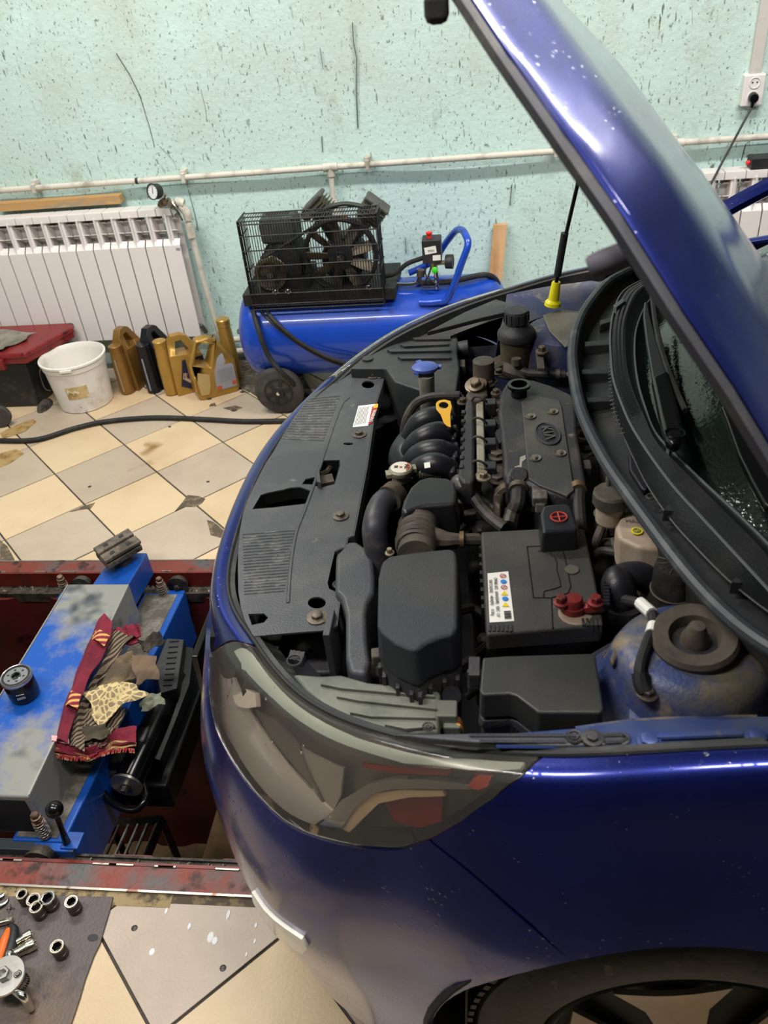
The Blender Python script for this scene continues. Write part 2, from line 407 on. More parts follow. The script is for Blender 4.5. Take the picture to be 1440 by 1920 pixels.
o = obj('cardboard_box', box(-1.06, -.45, 1.3, 1.85, -1.5, -1.0), cb, org=(q.x, 1.3, -1.5), bev=.02); tag(o, 'brown cardboard box down in the pit beside the bumper', 'box')
# ribbed rod standing beside the jack
o = obj('threaded_rod', tube([P(188, 1490, -.22), P(145, 1610, -.1)], .007, 8), steel, org=P(145, 1610, -.1)); tag(o, 'thin ribbed steel rod leaning in the pit beside the blue beam', 'rod')
# ================================================================ THE CAR
CY = 1.33
car = thing('car', 'dark blue hatchback parked over the pit with its bonnet propped open', 'car', (.6, CY, 0))
def paintmat():
    mt = M('car_paint', '#101f6e', .38, .8, '#0d1857', 6, .4, .7, bump=.02, bs=300, coat=1.)
    N = mt.node_tree.nodes; L = mt.node_tree.links; b = N['Principled BSDF']; b.inputs['Coat IOR'].default_value = 1.55; b.inputs['Coat Roughness'].default_value = .15
    lw = N.new('ShaderNodeTexNoise'); lw.inputs['Scale'].default_value = 900; tc = N.new('ShaderNodeTexCoord'); L.new(tc.outputs['Object'], lw.inputs[0])
    q = N.new('ShaderNodeMapRange'); q.inputs[1].default_value = .3; q.inputs[2].default_value = .7; q.inputs[3].default_value = .26; q.inputs[4].default_value = .44; L.new(lw.outputs[0], q.inputs[0]); L.new(q.outputs[0], b.inputs['Roughness'])
    # wet drops on the lacquer
    v = N.new('ShaderNodeTexVoronoi'); v.inputs['Scale'].default_value = 95; L.new(tc.outputs['Object'], v.inputs['Vector'])
    m2 = N.new('ShaderNodeMapRange'); m2.inputs[1].default_value = .0; m2.inputs[2].default_value = .22; m2.inputs[3].default_value = 1; m2.inputs[4].default_value = 0; L.new(v.outputs['Distance'], m2.inputs[0])
    n2 = N.new('ShaderNodeTexNoise'); n2.inputs['Scale'].default_value = 17; L.new(tc.outputs['Object'], n2.inputs[0])
    m3 = N.new('ShaderNodeMapRange'); m3.inputs[1].default_value = .48; m3.inputs[2].default_value = .6; L.new(n2.outputs[0], m3.inputs[0])
    mu = N.new('ShaderNodeMath'); mu.operation = 'MULTIPLY'; L.new(m2.outputs[0], mu.inputs[0]); L.new(m3.outputs[0], mu.inputs[1])
    bp = N.new('ShaderNodeBump'); bp.inputs['Strength'].default_value = .5; bp.inputs['Distance'].default_value = .0012; L.new(mu.outputs[0], bp.inputs['Height']); L.new(bp.outputs[0], b.inputs['Coat Normal'])
    return mt
paint = paintmat()
bay = M('bay_paint_dusty', '#36436e', .45, .2, '#706858', 6, .5, .66, '#857660', 14, .6, .7, bump=.2, bs=200)
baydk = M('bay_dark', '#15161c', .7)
# ---- body skin: stations round the car's nose, rows from the bonnet gap down to the sill
ST = [
 [(.95, .60, 1.0), (.95, .55, .955), (.95, .50, .80), (.95, .482, .62), (.95, .485, .5), (.95, .495, .38), (.95, .52, .2)],
 [(.29, .60, .923), (.29, .572, .905), (.285, .535, .80), (.28, .492, .64), (.28, .49, .5), (.28, .50, .38), (.28, .52, .2)],
 [(.049, .614, .879), (.05, .586, .862), (.04, .548, .78), (.03, .505, .62), (.03, .497, .5), (.03, .503, .38), (.03, .52, .2)],
 [(-.114, .668, .834), (-.12, .642, .795), (-.134, .594, .71), (-.14, .56, .6), (-.14, .548, .5), (-.14, .543, .38), (-.15, .555, .2)],
 [(-.262, .766, .788), (-.272, .737, .755), (-.30, .684, .665), (-.325, .648, .58), (-.34, .632, .5), (-.343, .632, .38), (-.325, .66, .2)],
 [(-.382, .918, .75), (-.405, .895, .715), (-.45, .862, .65), (-.48, .846, .58), (-.495, .838, .5), (-.49, .84, .38), (-.455, .87, .2)],
 [(-.47, 1.074, .742), (-.493, 1.065, .72), (-.522, 1.055, .66), (-.542, 1.05, .58), (-.555, 1.045, .5), (-.55, 1.05, .38), (-.515, 1.06, .2)],
 [(-.492, 1.33, .744), (-.525, 1.33, .72), (-.55, 1.33, .66), (-.57, 1.33, .58), (-.582, 1.33, .5), (-.578, 1.33, .38), (-.545, 1.33, .2)]]
for q in range(8):
    g0, g1, g2 = V3(ST[q][0]), V3(ST[q][1]), V3(ST[q][2]); d_ = V3((g2.x-g0.x, g2.y-g0.y, 0))
    if q < 2: d_ = V3((0, -1, 0))
    ST[q][1] = tuple(g0+d_.normalized()*(.030 if q > 2 else .036)+V3((0, 0, -.005 if q > 2 else -.012)))
ST = ST+[[(x, 2*CY-y, z) for x, y, z in st] for st in reversed(ST[:-1])]
for q_, dy in ((8, .0), (9, .10), (10, .085), (11, .04)): ST[q_] = [(x, y+dy, z) for x, y, z in ST[q_]]
STN = np.array(ST)
def cr(P4, t): a, b, c, d = P4; return .5*((2*b)+(c-a)*t+(2*a-5*b+4*c-d)*t*t+(3*b-a-3*c+d)*t**3)
def _mk():
    NT, NS = 560, 240; n, m = STN.shape[:2]
    def cw(t): return np.stack([-.5*t+t*t-.5*t**3, 1-2.5*t*t+1.5*t**3, .5*t+2*t*t-1.5*t**3, -.5*t*t+.5*t**3], -1)
    def ax(N, k):
        t = np.linspace(0, k-1-1e-6, N+1); i = t.astype(int); w = cw(t-i); A = np.zeros((N+1, k))
        for q in range(4):
            idx = np.clip(i+q-1, 0, k-1)
            for r_ in range(N+1): A[r_, idx[r_]] += w[r_, q]
        return A
    Pn = np.einsum('ai,bj,ijc->abc', ax(NT, n), ax(NS, m), STN)
    du = np.gradient(Pn, axis=0); dv = np.gradient(Pn, axis=1); nn = np.cross(dv, du); nn /= np.linalg.norm(nn, axis=2, keepdims=True)
    sg = np.sign(((Pn-np.array((.5, CY, .45)))*nn).sum(2, keepdims=True)); return NT, NS, Pn, nn*sg
_NT, _NS, _SP, _SN = _mk()
def skin(t, s, off=0.):
    x = min(max(t/14*_NT, 0), _NT-.001); y = min(max(s/6*_NS, 0), _NS-.001); i = int(x); j = int(y); a = x-i; b = y-j
    w = ((1-a)*(1-b), a*(1-b), (1-a)*b, a*b); k = ((i, j), (i+1, j), (i, j+1), (i+1, j+1))
    p = sum(_SP[q]*u for q, u in zip(k, w))
    if off: p = p+off*sum(_SN[q]*u for q, u in zip(k, w))
    return Vector(p)
_bv = {}
def skinbvh(off):
    k = round(off, 4)
    if k not in _bv:
        NT, NS = 112, 48; vs = []; prm = []; fs = []
        for i in range(NT+1):
            for j in range(NS+1):
                t = 14*i/NT; s = 6*j/NS; vs.append(skin(t, s, off)); prm.append((t, s))
        for i in range(NT):
            for j in range(NS): a = i*(NS+1)+j; fs += [(a, a+1, a+NS+2), (a, a+NS+2, a+NS+1)]
        _bv[k] = (BVHTree.FromPolygons(vs, fs), vs, prm, fs)
    return _bv[k]
def toparam(o, d, off=0.):
    b, vs, prm, fs = skinbvh(off); hit = b.ray_cast(V3(o), V3(d).normalized())
    if hit[0] is None:
        q = None; best = 9
        for k in range(60, 400): 
            p = V3(o)+V3(d).normalized()*(k*.01); w = b.find_nearest(p)
            if w[3] < best: best = w[3]; q = w
        hit = q
    i = hit[2]; a, bb, c = fs[i]
    from mathutils.geometry import barycentric_transform as bt
    A, B, C3 = [Vector((prm[k][0], prm[k][1], 0)) for k in (a, bb, c)]
    r = bt(hit[0], vs[a], vs[bb], vs[c], A, B, C3); return (r.x, r.y)
def px2(lst, off=0.): return [toparam(CP, ray(u, v), off) for u, v in lst]
def dens(poly, step=.12, closed=True):
    o = []; n = len(poly)
    for i in range(n if closed else n-1):
        a, b = poly[i], poly[(i+1) % n]; m = max(1, int(math.dist(a, b)/step))
        for k in range(m): o.append((a[0]+(b[0]-a[0])*k/m, a[1]+(b[1]-a[1])*k/m))
    if not closed: o.append(poly[-1])
    return o
def inside(p, poly):
    r = False; n = len(poly)
    for i in range(n):
        a, b = poly[i], poly[i-1]
        if (a[1] > p[1]) != (b[1] > p[1]) and p[0] < (b[0]-a[0])*(p[1]-a[1])/(b[1]-a[1])+a[0]: r = not r
    return r
def patch(poly, off=0., step=.12, holes=(), fn=None, f3=skin):
    poly = dens(poly, step); loops = [poly]+[dens(h, step) for h in holes]; pts = []; edges = []
    for l in loops:
        k = len(pts); pts += l; edges += [(k+i, k+(i+1) % len(l)) for i in range(len(l))]
    x0 = min(p[0] for p in poly); x1 = max(p[0] for p in poly); y0 = min(p[1] for p in poly); y1 = max(p[1] for p in poly)
    y = y0+step/2
    while y < y1:
        x = x0+step/2
        while x < x1:
            if inside((x, y), poly) and not any(inside((x, y), h) for h in holes): pts.append((x, y))
            x += step
        y += step
    v, e, f, *_ = geometry.delaunay_2d_cdt([Vector(p) for p in pts], edges, [], 0, 1e-6)
    fs = []
    for q in f:
        c = (sum(v[i].x for i in q)/3, sum(v[i].y for i in q)/3)
        if inside(c, poly) and not any(inside(c, h) for h in holes): fs.append(tuple(q))
    return [f3(p.x, p.y, off if fn is None else fn(p.x, p.y)) for p in v], fs
# headlight outline (near side) in skin parameters
hl_low = px2([(1008, 1424), (977, 1455), (925, 1496), (864, 1540), (807, 1571), (745, 1588), (668, 1583), (591, 1565), (535, 1538), (488, 1494), (437, 1427), (406, 1366), (392, 1290), (391, 1240), (393, 1226)])
hl_in = px2([(414, 1214), (463, 1209), (478, 1212)])
t_in = hl_in[-1][0]
hl_top = [(t_in, .03), (5, .03), (4, .03), (3, .03), (2.15, .03), (2.0, .04)]
HL = hl_low+hl_in+hl_top
mir = lambda l: [(14-t, s) for t, s in reversed(l)]
def circp(r0, a0, a1, n=18, xc=.27, zc=.31):
    o = []
    for k in range(n+1):
        a = R(a0+(a1-a0)*k/n); o.append(toparam((xc+r0*math.cos(a), -1, zc+r0*math.sin(a)), (0, 1, 0)))
    return o
seam = px2([(807, 1573), (900, 1648), (1000, 1735), (1060, 1782)])
# seam meets the wheel arch
sb = skin(*seam[-1]); a_s = math.degrees(math.atan2(sb.z-.31, sb.x-.27))
arch_f = circp(.372, a_s, 14)          # fender side of the arch, going rearwards
arch_b = circp(.372, 195, a_s)         # bumper side
fender = [(0, 0), (0, 6)]+[(p[0], 6.) for p in [(1-.15, 6)]]+list(reversed(arch_f))[0:]+list(reversed(seam))[1:]+[(hl_low[k][0]-.015, hl_low[k][1]) for k in (3, 2, 1, 0)]+[(1.95, .0)]
fg = patch(fender, 0, .06)
obj('fender', fg, paint, car, solid=.006)
fgm = ([Vector((p.x, 2*CY-p.y, p.z)) for p in fg[0]], fg[1]); obj('fender', fgm, paint, car, solid=.006)
bump_near = [(arch_b[0][0]+.0, 6.)]+arch_b+[(q[0]+.014, q[1]+.02) for q in reversed(seam[:-1])]+[(a, b+.05) for a, b in hl_low[5:13]]+[(a+.03, b) for a, b in hl_low[13:]+hl_in]+[(t_in+.03, 0)]
grl = [(5.45, 1.75), (5.5, 1.35), (6, 1.25), (7, 1.2), (8, 1.25), (8.5, 1.35), (8.55, 1.75), (8, 2.3), (7, 2.4), (6, 2.3)]
low = [(5.2, 5.3), (5.35, 3.9), (6, 3.6), (8, 3.6), (8.65, 3.9), (8.8, 5.3), (7, 5.5)]
bg = patch(bump_near+mir(bump_near), 0, .07, holes=(low, grl))
obj('bumper', bg, paint, car, solid=.008)
gg = patch([(5.2, 1.2), (8.8, 1.2), (8.8, 5.6), (5.2, 5.6)], -.03, .3); obj('grille', gg, blk, car, solid=.004)
# the dark smoked corner of the grille beside the headlamp
# the licence plate and its holder
g = plate([(1.12, .385), (1.60, .385), (1.60, .505), (1.12, .505)], (), .012, lambda a, b, k: (-.598-.014*(1-k)+.06*(b-.44), a, b))
ph_ = obj('plate_holder', g, blkg, car, bev=.003)
g = plate([(1.135, .395), (1.585, .395), (1.585, .495), (1.135, .495)], (), .012, lambda a, b, k: (-.612-.003*(1-k)+.06*(b-.44), a, b))
obj('number_plate', g, M('plate_white', '#d8d8d4', .4), ph_)
obj('plate_mount', box(-.60, -.54, 1.2, 1.5, .40, .48), blk, ph_)
# fog-lamp strip and dark recess at the lower corner of the bumper
fg_px = px2([(478, 1668), (500, 1700), (540, 1735), (570, 1755), (580, 1772), (570, 1783), (545, 1768), (505, 1732), (480, 1695)])
obj('day_running_lamp', patch(fg_px, .006, .1), M('lamp_glass_lit', '#f1ece0', .15), car, solid=.012)
gr_px = px2([(432, 1495), (455, 1540), (490, 1600), (500, 1620), (488, 1632), (455, 1600), (436, 1560), (425, 1520)])
# ---- headlight: clear lens over a real lamp housing
clear = M('clear_lens', '#efe9e0', .05, trans=.975, ior=1.25, bump=.03, bs=70)
hd = obj('headlight', patch(HL, .001, .1), clear, car, solid=.003, label='clear headlight lens with water drops over grey reflectors')
bez = M('lamp_bezel', '#6d6c69', .3, .7); bezd = M('lamp_bezel_dark', '#77736c', .3, .6)
refl = M('lamp_reflector', '#ddd7cf', .35, .55); reflm = M('lamp_reflector_matte', '#a6a09a', .45, .4); amber = M('amber_reflector', '#9a3a26', .3)
red_l = M('lamp_inner_red', '#8a2d25', .3, .2); cream_l = M('lamp_inner_cream', '#d9bf9d', .35, .3)
obj('lamp_back', patch([(t, max(s, .7)) for t, s in HL], -.05, .12), bezd, hd)
def lamp(name, pts, off, mat, so=.004): return obj(name, patch([(t, max(s, .16)) for t, s in px2(pts, off)], off, .09), mat, hd, solid=so)
lamp('reflector_bowl', [(405, 1250), (440, 1270), (470, 1330), (530, 1420), (585, 1480), (625, 1520), (590, 1545), (545, 1525), (490, 1475), (440, 1400), (410, 1330)], -.03, refl)
lamp('bulb_shade', [(440, 1305), (462, 1292), (480, 1300), (482, 1325), (462, 1328), (442, 1320)], -.018, M('bulb_cap', '#e9e2da', .25), .008)
lamp('reflector_fan', [(555, 1395), (600, 1420), (645, 1440), (640, 1490), (622, 1525), (600, 1490), (575, 1440)], -.035, reflm)
lamp('dark_web', [(480, 1330), (520, 1350), (560, 1395), (575, 1440), (600, 1490), (620, 1528), (590, 1480), (540, 1420), (500, 1370)], -.03, bezd)
lamp('chrome_swoosh', [(600, 1545), (640, 1500), (690, 1470), (740, 1460), (800, 1462), (880, 1470), (885, 1480), (800, 1478), (740, 1478), (700, 1488), (665, 1515), (640, 1552)], -.022, M('swoosh_chrome', '#e8e8e2', .12, .9), .01)
lamp('swoosh_wall', [(640, 1552), (665, 1515), (700, 1488), (760, 1480), (830, 1482), (835, 1492), (770, 1494), (710, 1506), (680, 1535), (655, 1560)], -.026, cream_l, .006)
lamp('amber_reflector', [(876, 1474), (900, 1452), (925, 1455), (915, 1475), (895, 1482)], -.02, amber, .006)
lamp('red_band', [(680, 1430), (740, 1440), (840, 1445), (930, 1442), (930, 1448), (840, 1455), (740, 1450), (680, 1438)], -.024, red_l)
lamp('red_band', [(740, 1482), (830, 1484), (828, 1540), (790, 1550), (740, 1540), (720, 1500)], -.04, red_l)
lamp('rim_reflection', [(440, 1222), (474, 1222), (500, 1252), (540, 1298), (600, 1346), (670, 1385), (760, 1410), (870, 1422), (985, 1428), (975, 1442), (870, 1443), (760, 1432), (650, 1398), (575, 1360), (515, 1312), (465, 1262)], -.010, M('rim_reflection_tint', '#d4e0dc', .28, .35), .006)  # bezel rim; the lens's greenish-white top reflection is put into its pale colour
dropm = M('water_drop', '#ffffff', .02, trans=1., ior=1.33)
g = []
for u, v, r_ in ((500, 1310, 2), (515, 1290, 1.5), (512, 1392, 2), (500, 1395, 1.5), (566, 1411, 2.2), (570, 1398, 1.5), (588, 1480, 1.6), (610, 1425, 1.4), (620, 1530, 1.6), (1325, 1414, 3.2), (1320, 1430, 1.8), (1178, 1415, 1.6), (1380, 1410, 1.4), (1260, 1440, 1.4), (730, 1405, 1.4), (790, 1410, 1.3)):
    t, s = toparam(CP, ray(u, v)); c = skin(t, s, .001); nn = (skin(t, s, .01)-skin(t, s)).normalized(); w = r_*.0007
    g.append(lathe([(w*1.6, 0), (w*1.5, w*.5), (w*.9, w), (w*.1, w*1.2)], c, nn, 10))
o = obj('water_drops', J(*g), dropm, car); o['kind'] = 'stuff'
fl = obj('headlight', patch(mir(HL), .001, .12), clear, car, solid=.003, label='far headlight lens seen edge-on')
obj('lamp_back', patch([(t, max(s, .5)) for t, s in mir(HL)], -.03, .15), M('far_lamp_back', '#b9bdb8', .35, .5), fl)
# ---- wheels
tyre_m = M('tyre', '#232221', .6, 0, '#4a443a', 7, .5, .65, '#6e6656', 18, .62, .7, bump=.3)
wheel_m = M('wheel_silver', '#a39482', .38, .55, '#8a7b68', 6, .4, .7)
def wheel(xc, yc, side):
    prof = [(.19, .06), (.2, .02), (.215, 0), (.25, -.006), (.285, 0), (.303, .012), (.313, .04), (.314, .1), (.313, .155), (.3, .19), (.25, .2), (.2, .18)]
    t = obj('tyre', lathe(prof, (xc, yc, .314), (0, side, 0), 72, cap=False), tyre_m, car)
    g = []
    for k in range(90):
        a = 2*math.pi*k/90
        for w0, w1, sg in ((.012, .05, .012), (.14, .18, -.012)):
            c = V3((xc, yc+side*(w0+w1)/2, .314))+V3((math.cos(a), 0, math.sin(a)))*.3145
            g.append(obox(c, V3((-math.sin(a), 0, math.cos(a)))*.013, V3((0, w1-w0, 0)), V3((math.cos(a), 0, math.sin(a)))*.008))
    o = obj('tread_block', J(*g), tyre_m, t); o['kind'] = 'stuff'
    w = obj('wheel_cover', lathe([(.205, .012), (.2, .003), (.193, .008), (.187, .03), (.13, .02), (.09, .006), (.045, -.008), (.0402, -.012)], (xc, yc, .314), (0, side, 0), 60, cap=False), M('wheel_dark', '#1e1c1b', .6), t)
    for k in range(5):
        a0 = 2*math.pi*k/5+.55
        for sgn in (-1,):
            def pt(r_, da, dep): a = a0+da; return (xc+r_*math.cos(a), yc+side*dep, .314+r_*math.sin(a))
            rowsg = [[pt(.035, -.55, -.014), pt(.035, .55, -.014)], [pt(.08, -.36, -.012), pt(.08, .36, -.012)], [pt(.13, -.33, .001), pt(.13, .33, .001)], [pt(.19, -.42, .004), pt(.19, .42, .004)]]
            obj('spoke', grid([[V3(r_[0]).lerp(V3(r_[1]), q/6)-(V3((0, side*.006*math.sin(math.pi*q/6), 0))) for q in range(7)] for r_ in rowsg]), wheel_m, t, solid=.008)
    obj('hub_cap', lathe([(.037, 0), (.037, -.012), (.03, -.018), (.002, -.02)], (xc, yc-side*.004, .314), (0, side, 0), 24), wheel_m, t)
    for k in range(5):
        a = 2*math.pi*k/5; obj('wheel_nut', lathe([(.009, 0), (.009, -.012), (.006, -.014)], (xc+.055*math.cos(a), yc-side*.006, .314+.055*math.sin(a)), (0, side, 0), 6), steel, t)
wheel(.27, .535, 1); wheel(.27, 2*CY-.535, -1)
# wheel-house liner
rows = []
for k in range(33):
    a = R(-30+240*k/32); rows.append([(.27+.385*math.cos(a), y, .31+.385*math.sin(a)) for y in (.512, .56, .68, .82)])
obj('arch_liner', grid(rows), M('liner', '#0f0f0f', .8, 0, '#1f1c18', 12, .5, .65, bump=.4), car, solid=.004)
obj('arch_liner', ([Vector((p[0], 2*CY-p[1], p[2])) for r_ in rows for p in r_], grid(rows)[1]), MC['liner'], car, solid=.004)
# ---- bonnet, opened about its hinge line
HX, HZ, HA = .42, .92, R(70.1)
eX = [.43, .29, .161, .049, -.038, -.114, -.19, -.262, -.327, -.382, -.444, -.487, -.4985, -.501]
eY = [.603, .60, .606, .614, .641, .668, .709, .766, .837, .918, 1.003, 1.165, 1.26, 1.32]
eZ = [.94, .923, .901, .879, .857, .834, .813, .788, .764, .744, .728, .722, .72, .72]
def zedge(x): return float(np.interp(x, eX[::-1], eZ[::-1]))
def yedge(x): return float(np.interp(x, eX[::-1], eY[::-1]))
def hoodpt(x, y, off=0., flat=False):
    ye = yedge(x); e = min(y-ye, 2*CY-ye-y); xn = float(np.interp(min(y, 2*CY-y), eY, eX)); e2 = max(0, (x-xn))*.8
    e = max(0, min(e, e2 if y > .62 and x < .1 else e))
    h = float(np.interp(e, [0, .004, .03, .075, .16, .25, .45, .8], [0, .005, .020, .048, .060, .075, .094, .1]))
    if flat: h = min(h, .02)
    z = zedge(x)+h-off; rx, rz = x-HX, z-HZ
    return Vector((HX+rx*math.cos(HA)+rz*math.sin(HA), y, HZ-rx*math.sin(HA)+rz*math.cos(HA)))
xs = list(np.interp(np.linspace(0, 13, 53), range(14), eX)); fr = [0, .004, .012, .025, .05, .075, .1, .12, .14, .17, .2, .25, .3, .36, .43, .5]
fr = fr+[1-q for q in reversed(fr[:-1])]
def hrow(x, **k): a = yedge(x); b = 2*CY-a; return [hoodpt(x, a+(b-a)*q, **k) for q in fr]
hood = obj('bonnet', grid([hrow(x) for x in xs]), paint, car, solid=.003, ang=60, label='raised dark blue bonnet wet with drops')
inn = M('bonnet_underside', '#34343a', .6, .1, '#57524b', 9, .5, .7)
obj('inner_frame', grid([[Vector(p) for p in hrow(x, off=.014, flat=True)] for x in xs]), inn, hood, solid=.010)
for side in (0, 1):
    pts = [(x, yedge(x)+.005) for x in xs]
    if side: pts = [(x, 2*CY-y) for x, y in pts]
    obj('bonnet_hem', tube([hoodpt(x, y, off=.004) for x, y in pts], .0055, 6), paint, hood)
    q = [(x, (yedge(x)+.018) if not side else 2*CY-yedge(x)-.018) for x in xs[:-6]]
    obj('inner_flange', tube([hoodpt(x, y, off=.012, flat=True) for x, y in q], .008, 6), inn, hood)
nrm = (hoodpt(0, 1.33)-hoodpt(0, 1.33, off=.1)).normalized()
def stub(u, v, r_, ln):
    best = None
    for k in range(200):
        x = .43-.93*k/200; y = yedge(x)+.02; p = hoodpt(x, y, off=.03, flat=True); d = p-CP; uu = 720+FPX*d.dot(CR)/d.dot(CF); vv = 960-FPX*d.dot(CU)/d.dot(CF)
        e = abs(uu-u)+abs(vv-v)
        if best is None or e < best[0]: best = (e, p)
    return best[1]
q = stub(1165, 478, .012, .03); obj('rubber_buffer', lathe([(.011, .01), (.0115, -.015), (.0105, -.028), (.008, -.031)], q, nrm, 16), M('buffer_grey', '#4a4650', .7), hood)
q = stub(880, 10, .012, .03); obj('corner_buffer', J(obox(q-nrm*.012+V3((-.002, .0, .006)), V3((.024, 0, 0)), V3((0, .024, 0)), V3((0, 0, .028)))), rub, hood, bev=.008)
# ---- prop
prop = obj('prop_rod', tube([P(1037, 560, .915), PY(1060, 445, P(1037, 560, .915).y-.01), PY(1094, 298, P(1037, 560, .915).y-.03)], .0045, 8), blkg, car)
b0 = P(1037, 560, .915)
obj('rod_sleeve', tube([PY(1045, 517, b0.y-.005), PY(1059, 437, b0.y-.012)], .0085, 10), blk, prop)
obj('rod_foot', lathe([(.02, -.004), (.019, .004), (.013, .01), (.0105, .05), (.0095, .053)], b0-V3((0, 0, .012)), (.12, 0, 1), 16), M('yellow_plastic', '#e3d81c', .4), prop)
# ================================================================ UNDER THE BONNET
def part(name, g, mat, par=None, **k): return obj(name, g, mat, par or car, **k)
def pp(pts, z): return [P(u, v, z) for u, v in pts]
dusty = M("dusty_plastic", "#302f33", .52, 0, "#565149", 7, .5, .75, "#726a5b", 26, .68, .76, bump=.25, bs=300)
cover_m = M('cover_plastic', '#3d3e43', .42, 0, '#525152', 5, .5, .72, '#77746a', 18, .68, .78, bump=.2, bs=350)
smooth_b = M('smooth_black', '#212126', .36, 0, '#35332f', 5, .5, .75, bump=.12, bs=500)
air_m = M('airbox_plastic', '#2b2d33', .5, 0, '#423f3b', 3, .5, .8, bump=.5, bs=700)
alu = M('dusty_aluminium', '#a39b8c', .5, .4, '#7a6d5a', 14, .45, .65, bump=.4)
alub = M('brown_engine_metal', '#5c5145', .6, .3, '#3b342c', 12, .45, .65, bump=.5)
hose_m = M('hose_rubber', '#2c2b2a', .55, 0, '#5a5248', 14, .5, .7, bump=.2)
brown_p = M('brown_dusty_plastic', '#544b42', .65, 0, '#3a352f', 10, .45, .65, bump=.3)
greenp = M('dusty_green_grey', '#6a6d62', .55, 0, '#4b4e48', 6, .45, .65, bump=.2)
# dark shell of the bay: floor tray, firewall, radiator support, inner wings
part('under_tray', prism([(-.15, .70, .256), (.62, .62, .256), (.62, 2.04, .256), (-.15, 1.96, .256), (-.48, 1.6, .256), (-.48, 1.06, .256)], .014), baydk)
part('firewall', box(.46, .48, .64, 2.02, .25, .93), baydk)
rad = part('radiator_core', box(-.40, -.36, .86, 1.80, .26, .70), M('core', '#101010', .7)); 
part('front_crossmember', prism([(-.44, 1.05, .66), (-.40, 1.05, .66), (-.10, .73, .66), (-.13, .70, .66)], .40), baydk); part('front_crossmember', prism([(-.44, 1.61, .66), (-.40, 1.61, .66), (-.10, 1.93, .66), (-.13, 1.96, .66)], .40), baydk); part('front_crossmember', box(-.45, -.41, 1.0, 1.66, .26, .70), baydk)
for s_ in (0, 1):
    yy = (lambda y: 2*CY-y) if s_ else (lambda y: y)
    rows = [[(x, yy(.70+.02*math.sin(x*9)), z) for x in np.linspace(-.12, .62, 14)] for z in (.26, .5, .70)]
    rows.append([(x, yy(.672), .80+.05*(x+.1)) for x in np.linspace(-.12, .62, 14)])
    if s_: rows = rows[:3]+[[(p[0], p[1], max(.7, p[2]-.05)) for p in rows[3]]]
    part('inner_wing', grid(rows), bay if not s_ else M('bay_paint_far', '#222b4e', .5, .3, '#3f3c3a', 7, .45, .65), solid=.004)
# engine block and clutter low down so that no gap shows daylight
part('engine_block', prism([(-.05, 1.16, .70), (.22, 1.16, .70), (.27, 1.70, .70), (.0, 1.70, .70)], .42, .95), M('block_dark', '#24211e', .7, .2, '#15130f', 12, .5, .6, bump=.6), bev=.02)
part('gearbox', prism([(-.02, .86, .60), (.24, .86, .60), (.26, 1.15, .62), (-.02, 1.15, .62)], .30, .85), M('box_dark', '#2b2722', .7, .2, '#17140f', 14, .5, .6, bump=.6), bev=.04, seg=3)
g = []
rnd = random.Random(5)
for k in range(34):
    x = rnd.uniform(-.1, .36); y = rnd.uniform(.95, 1.72); z = rnd.uniform(.58, .72)
    q = [V3((x, y, z))]
    for j in range(4): q.append(q[-1]+V3((rnd.uniform(-.07, .07), rnd.uniform(-.09, .09), rnd.uniform(-.03, .02))))
    g.append(tube(q, rnd.uniform(.004, .011), 7, 4))
o = part('wiring_and_pipes', J(*g), M('clutter', '#2c2824', .6, .1, '#4d453a', 30, .5, .65)); o['kind'] = 'stuff'
# ---- radiator top cover with its openings
ZC = .748
CVO = [(723, 692), (633, 697), (607, 718), (580, 743), (553, 780), (528, 820), (512, 848), (499, 867), (487, 890), (473, 918), (463, 940), (456, 962), (450, 993), (447, 1030), (446, 1060), (447, 1110), (452, 1140), (460, 1165), (475, 1193), (540, 1187), (620, 1181), (633, 1172), (638, 1127), (641, 1112), (628, 1109), (617, 1104), (614, 1093), (621, 1062), (628, 1033), (638, 1028), (647, 1026), (651, 1008), (662, 1004), (672, 950), (687, 873), (696, 810), (703, 760), (715, 722)]
def wxy(pts, z=ZC): return [(P(u, v, z).x, P(u, v, z).y) for u, v in pts]
def ell(u, v, a, b, n=14): return [(u+a*math.cos(2*math.pi*i/n), v+b*math.sin(2*math.pi*i/n)) for i in range(n)]
holes = [[(473, 955), (489, 928), (500, 924), (530, 918), (545, 914), (563, 913), (585, 921), (573, 945), (513, 952)], [(566, 908), (573, 898), (592, 894), (596, 874), (605, 863), (637, 862), (638, 873), (628, 908), (600, 915), (587, 909)],
         ell(690, 721, 12, 7), ell(594, 1130, 17, 11), [(607, 722), (613, 712), (634, 711), (634, 718)], ell(653, 832, 10, 2.5, 8), [(465, 1151), (495, 1150), (503, 1158), (495, 1167), (472, 1172)]]
zc = lambda a, b, k: (a, b, ZC-.0035+.0035*k+.02*math.exp(-((a+.33)/.06)**2)*0)
cov = part('radiator_cover', plate(wxy(CVO), [wxy(h) for h in holes], .0035, zc), cover_m, bev=.0015, label='dusty black radiator cover with ribs')
part('cover_skirt', grid([[P(u, v, ZC-.001) for u, v in CVO[28:]+CVO[:1]], [P(u, v, ZC-.001)-V3((0, 0, .03)) for u, v in CVO[28:]+CVO[:1]]]), cover_m, cov, solid=.003)
part('cover_step', tube([P(u, v, ZC+.0005) for u, v in ((655, 745), (640, 760), (618, 820), (590, 905), (570, 960), (555, 1000), (545, 1060), (540, 1130))], .0035, 6, 3, flat=.5), cover_m, cov)
for hh in (holes[0], holes[1]):
    part('opening_wall', grid([[P(u, v, ZC-.002) for u, v in hh+hh[:1]], [P(u, v, ZC-.002)-V3((0, 0, .028)) for u, v in hh+hh[:1]]]), M('deep_black', '#0c0c0c', .6), cov, solid=.002)
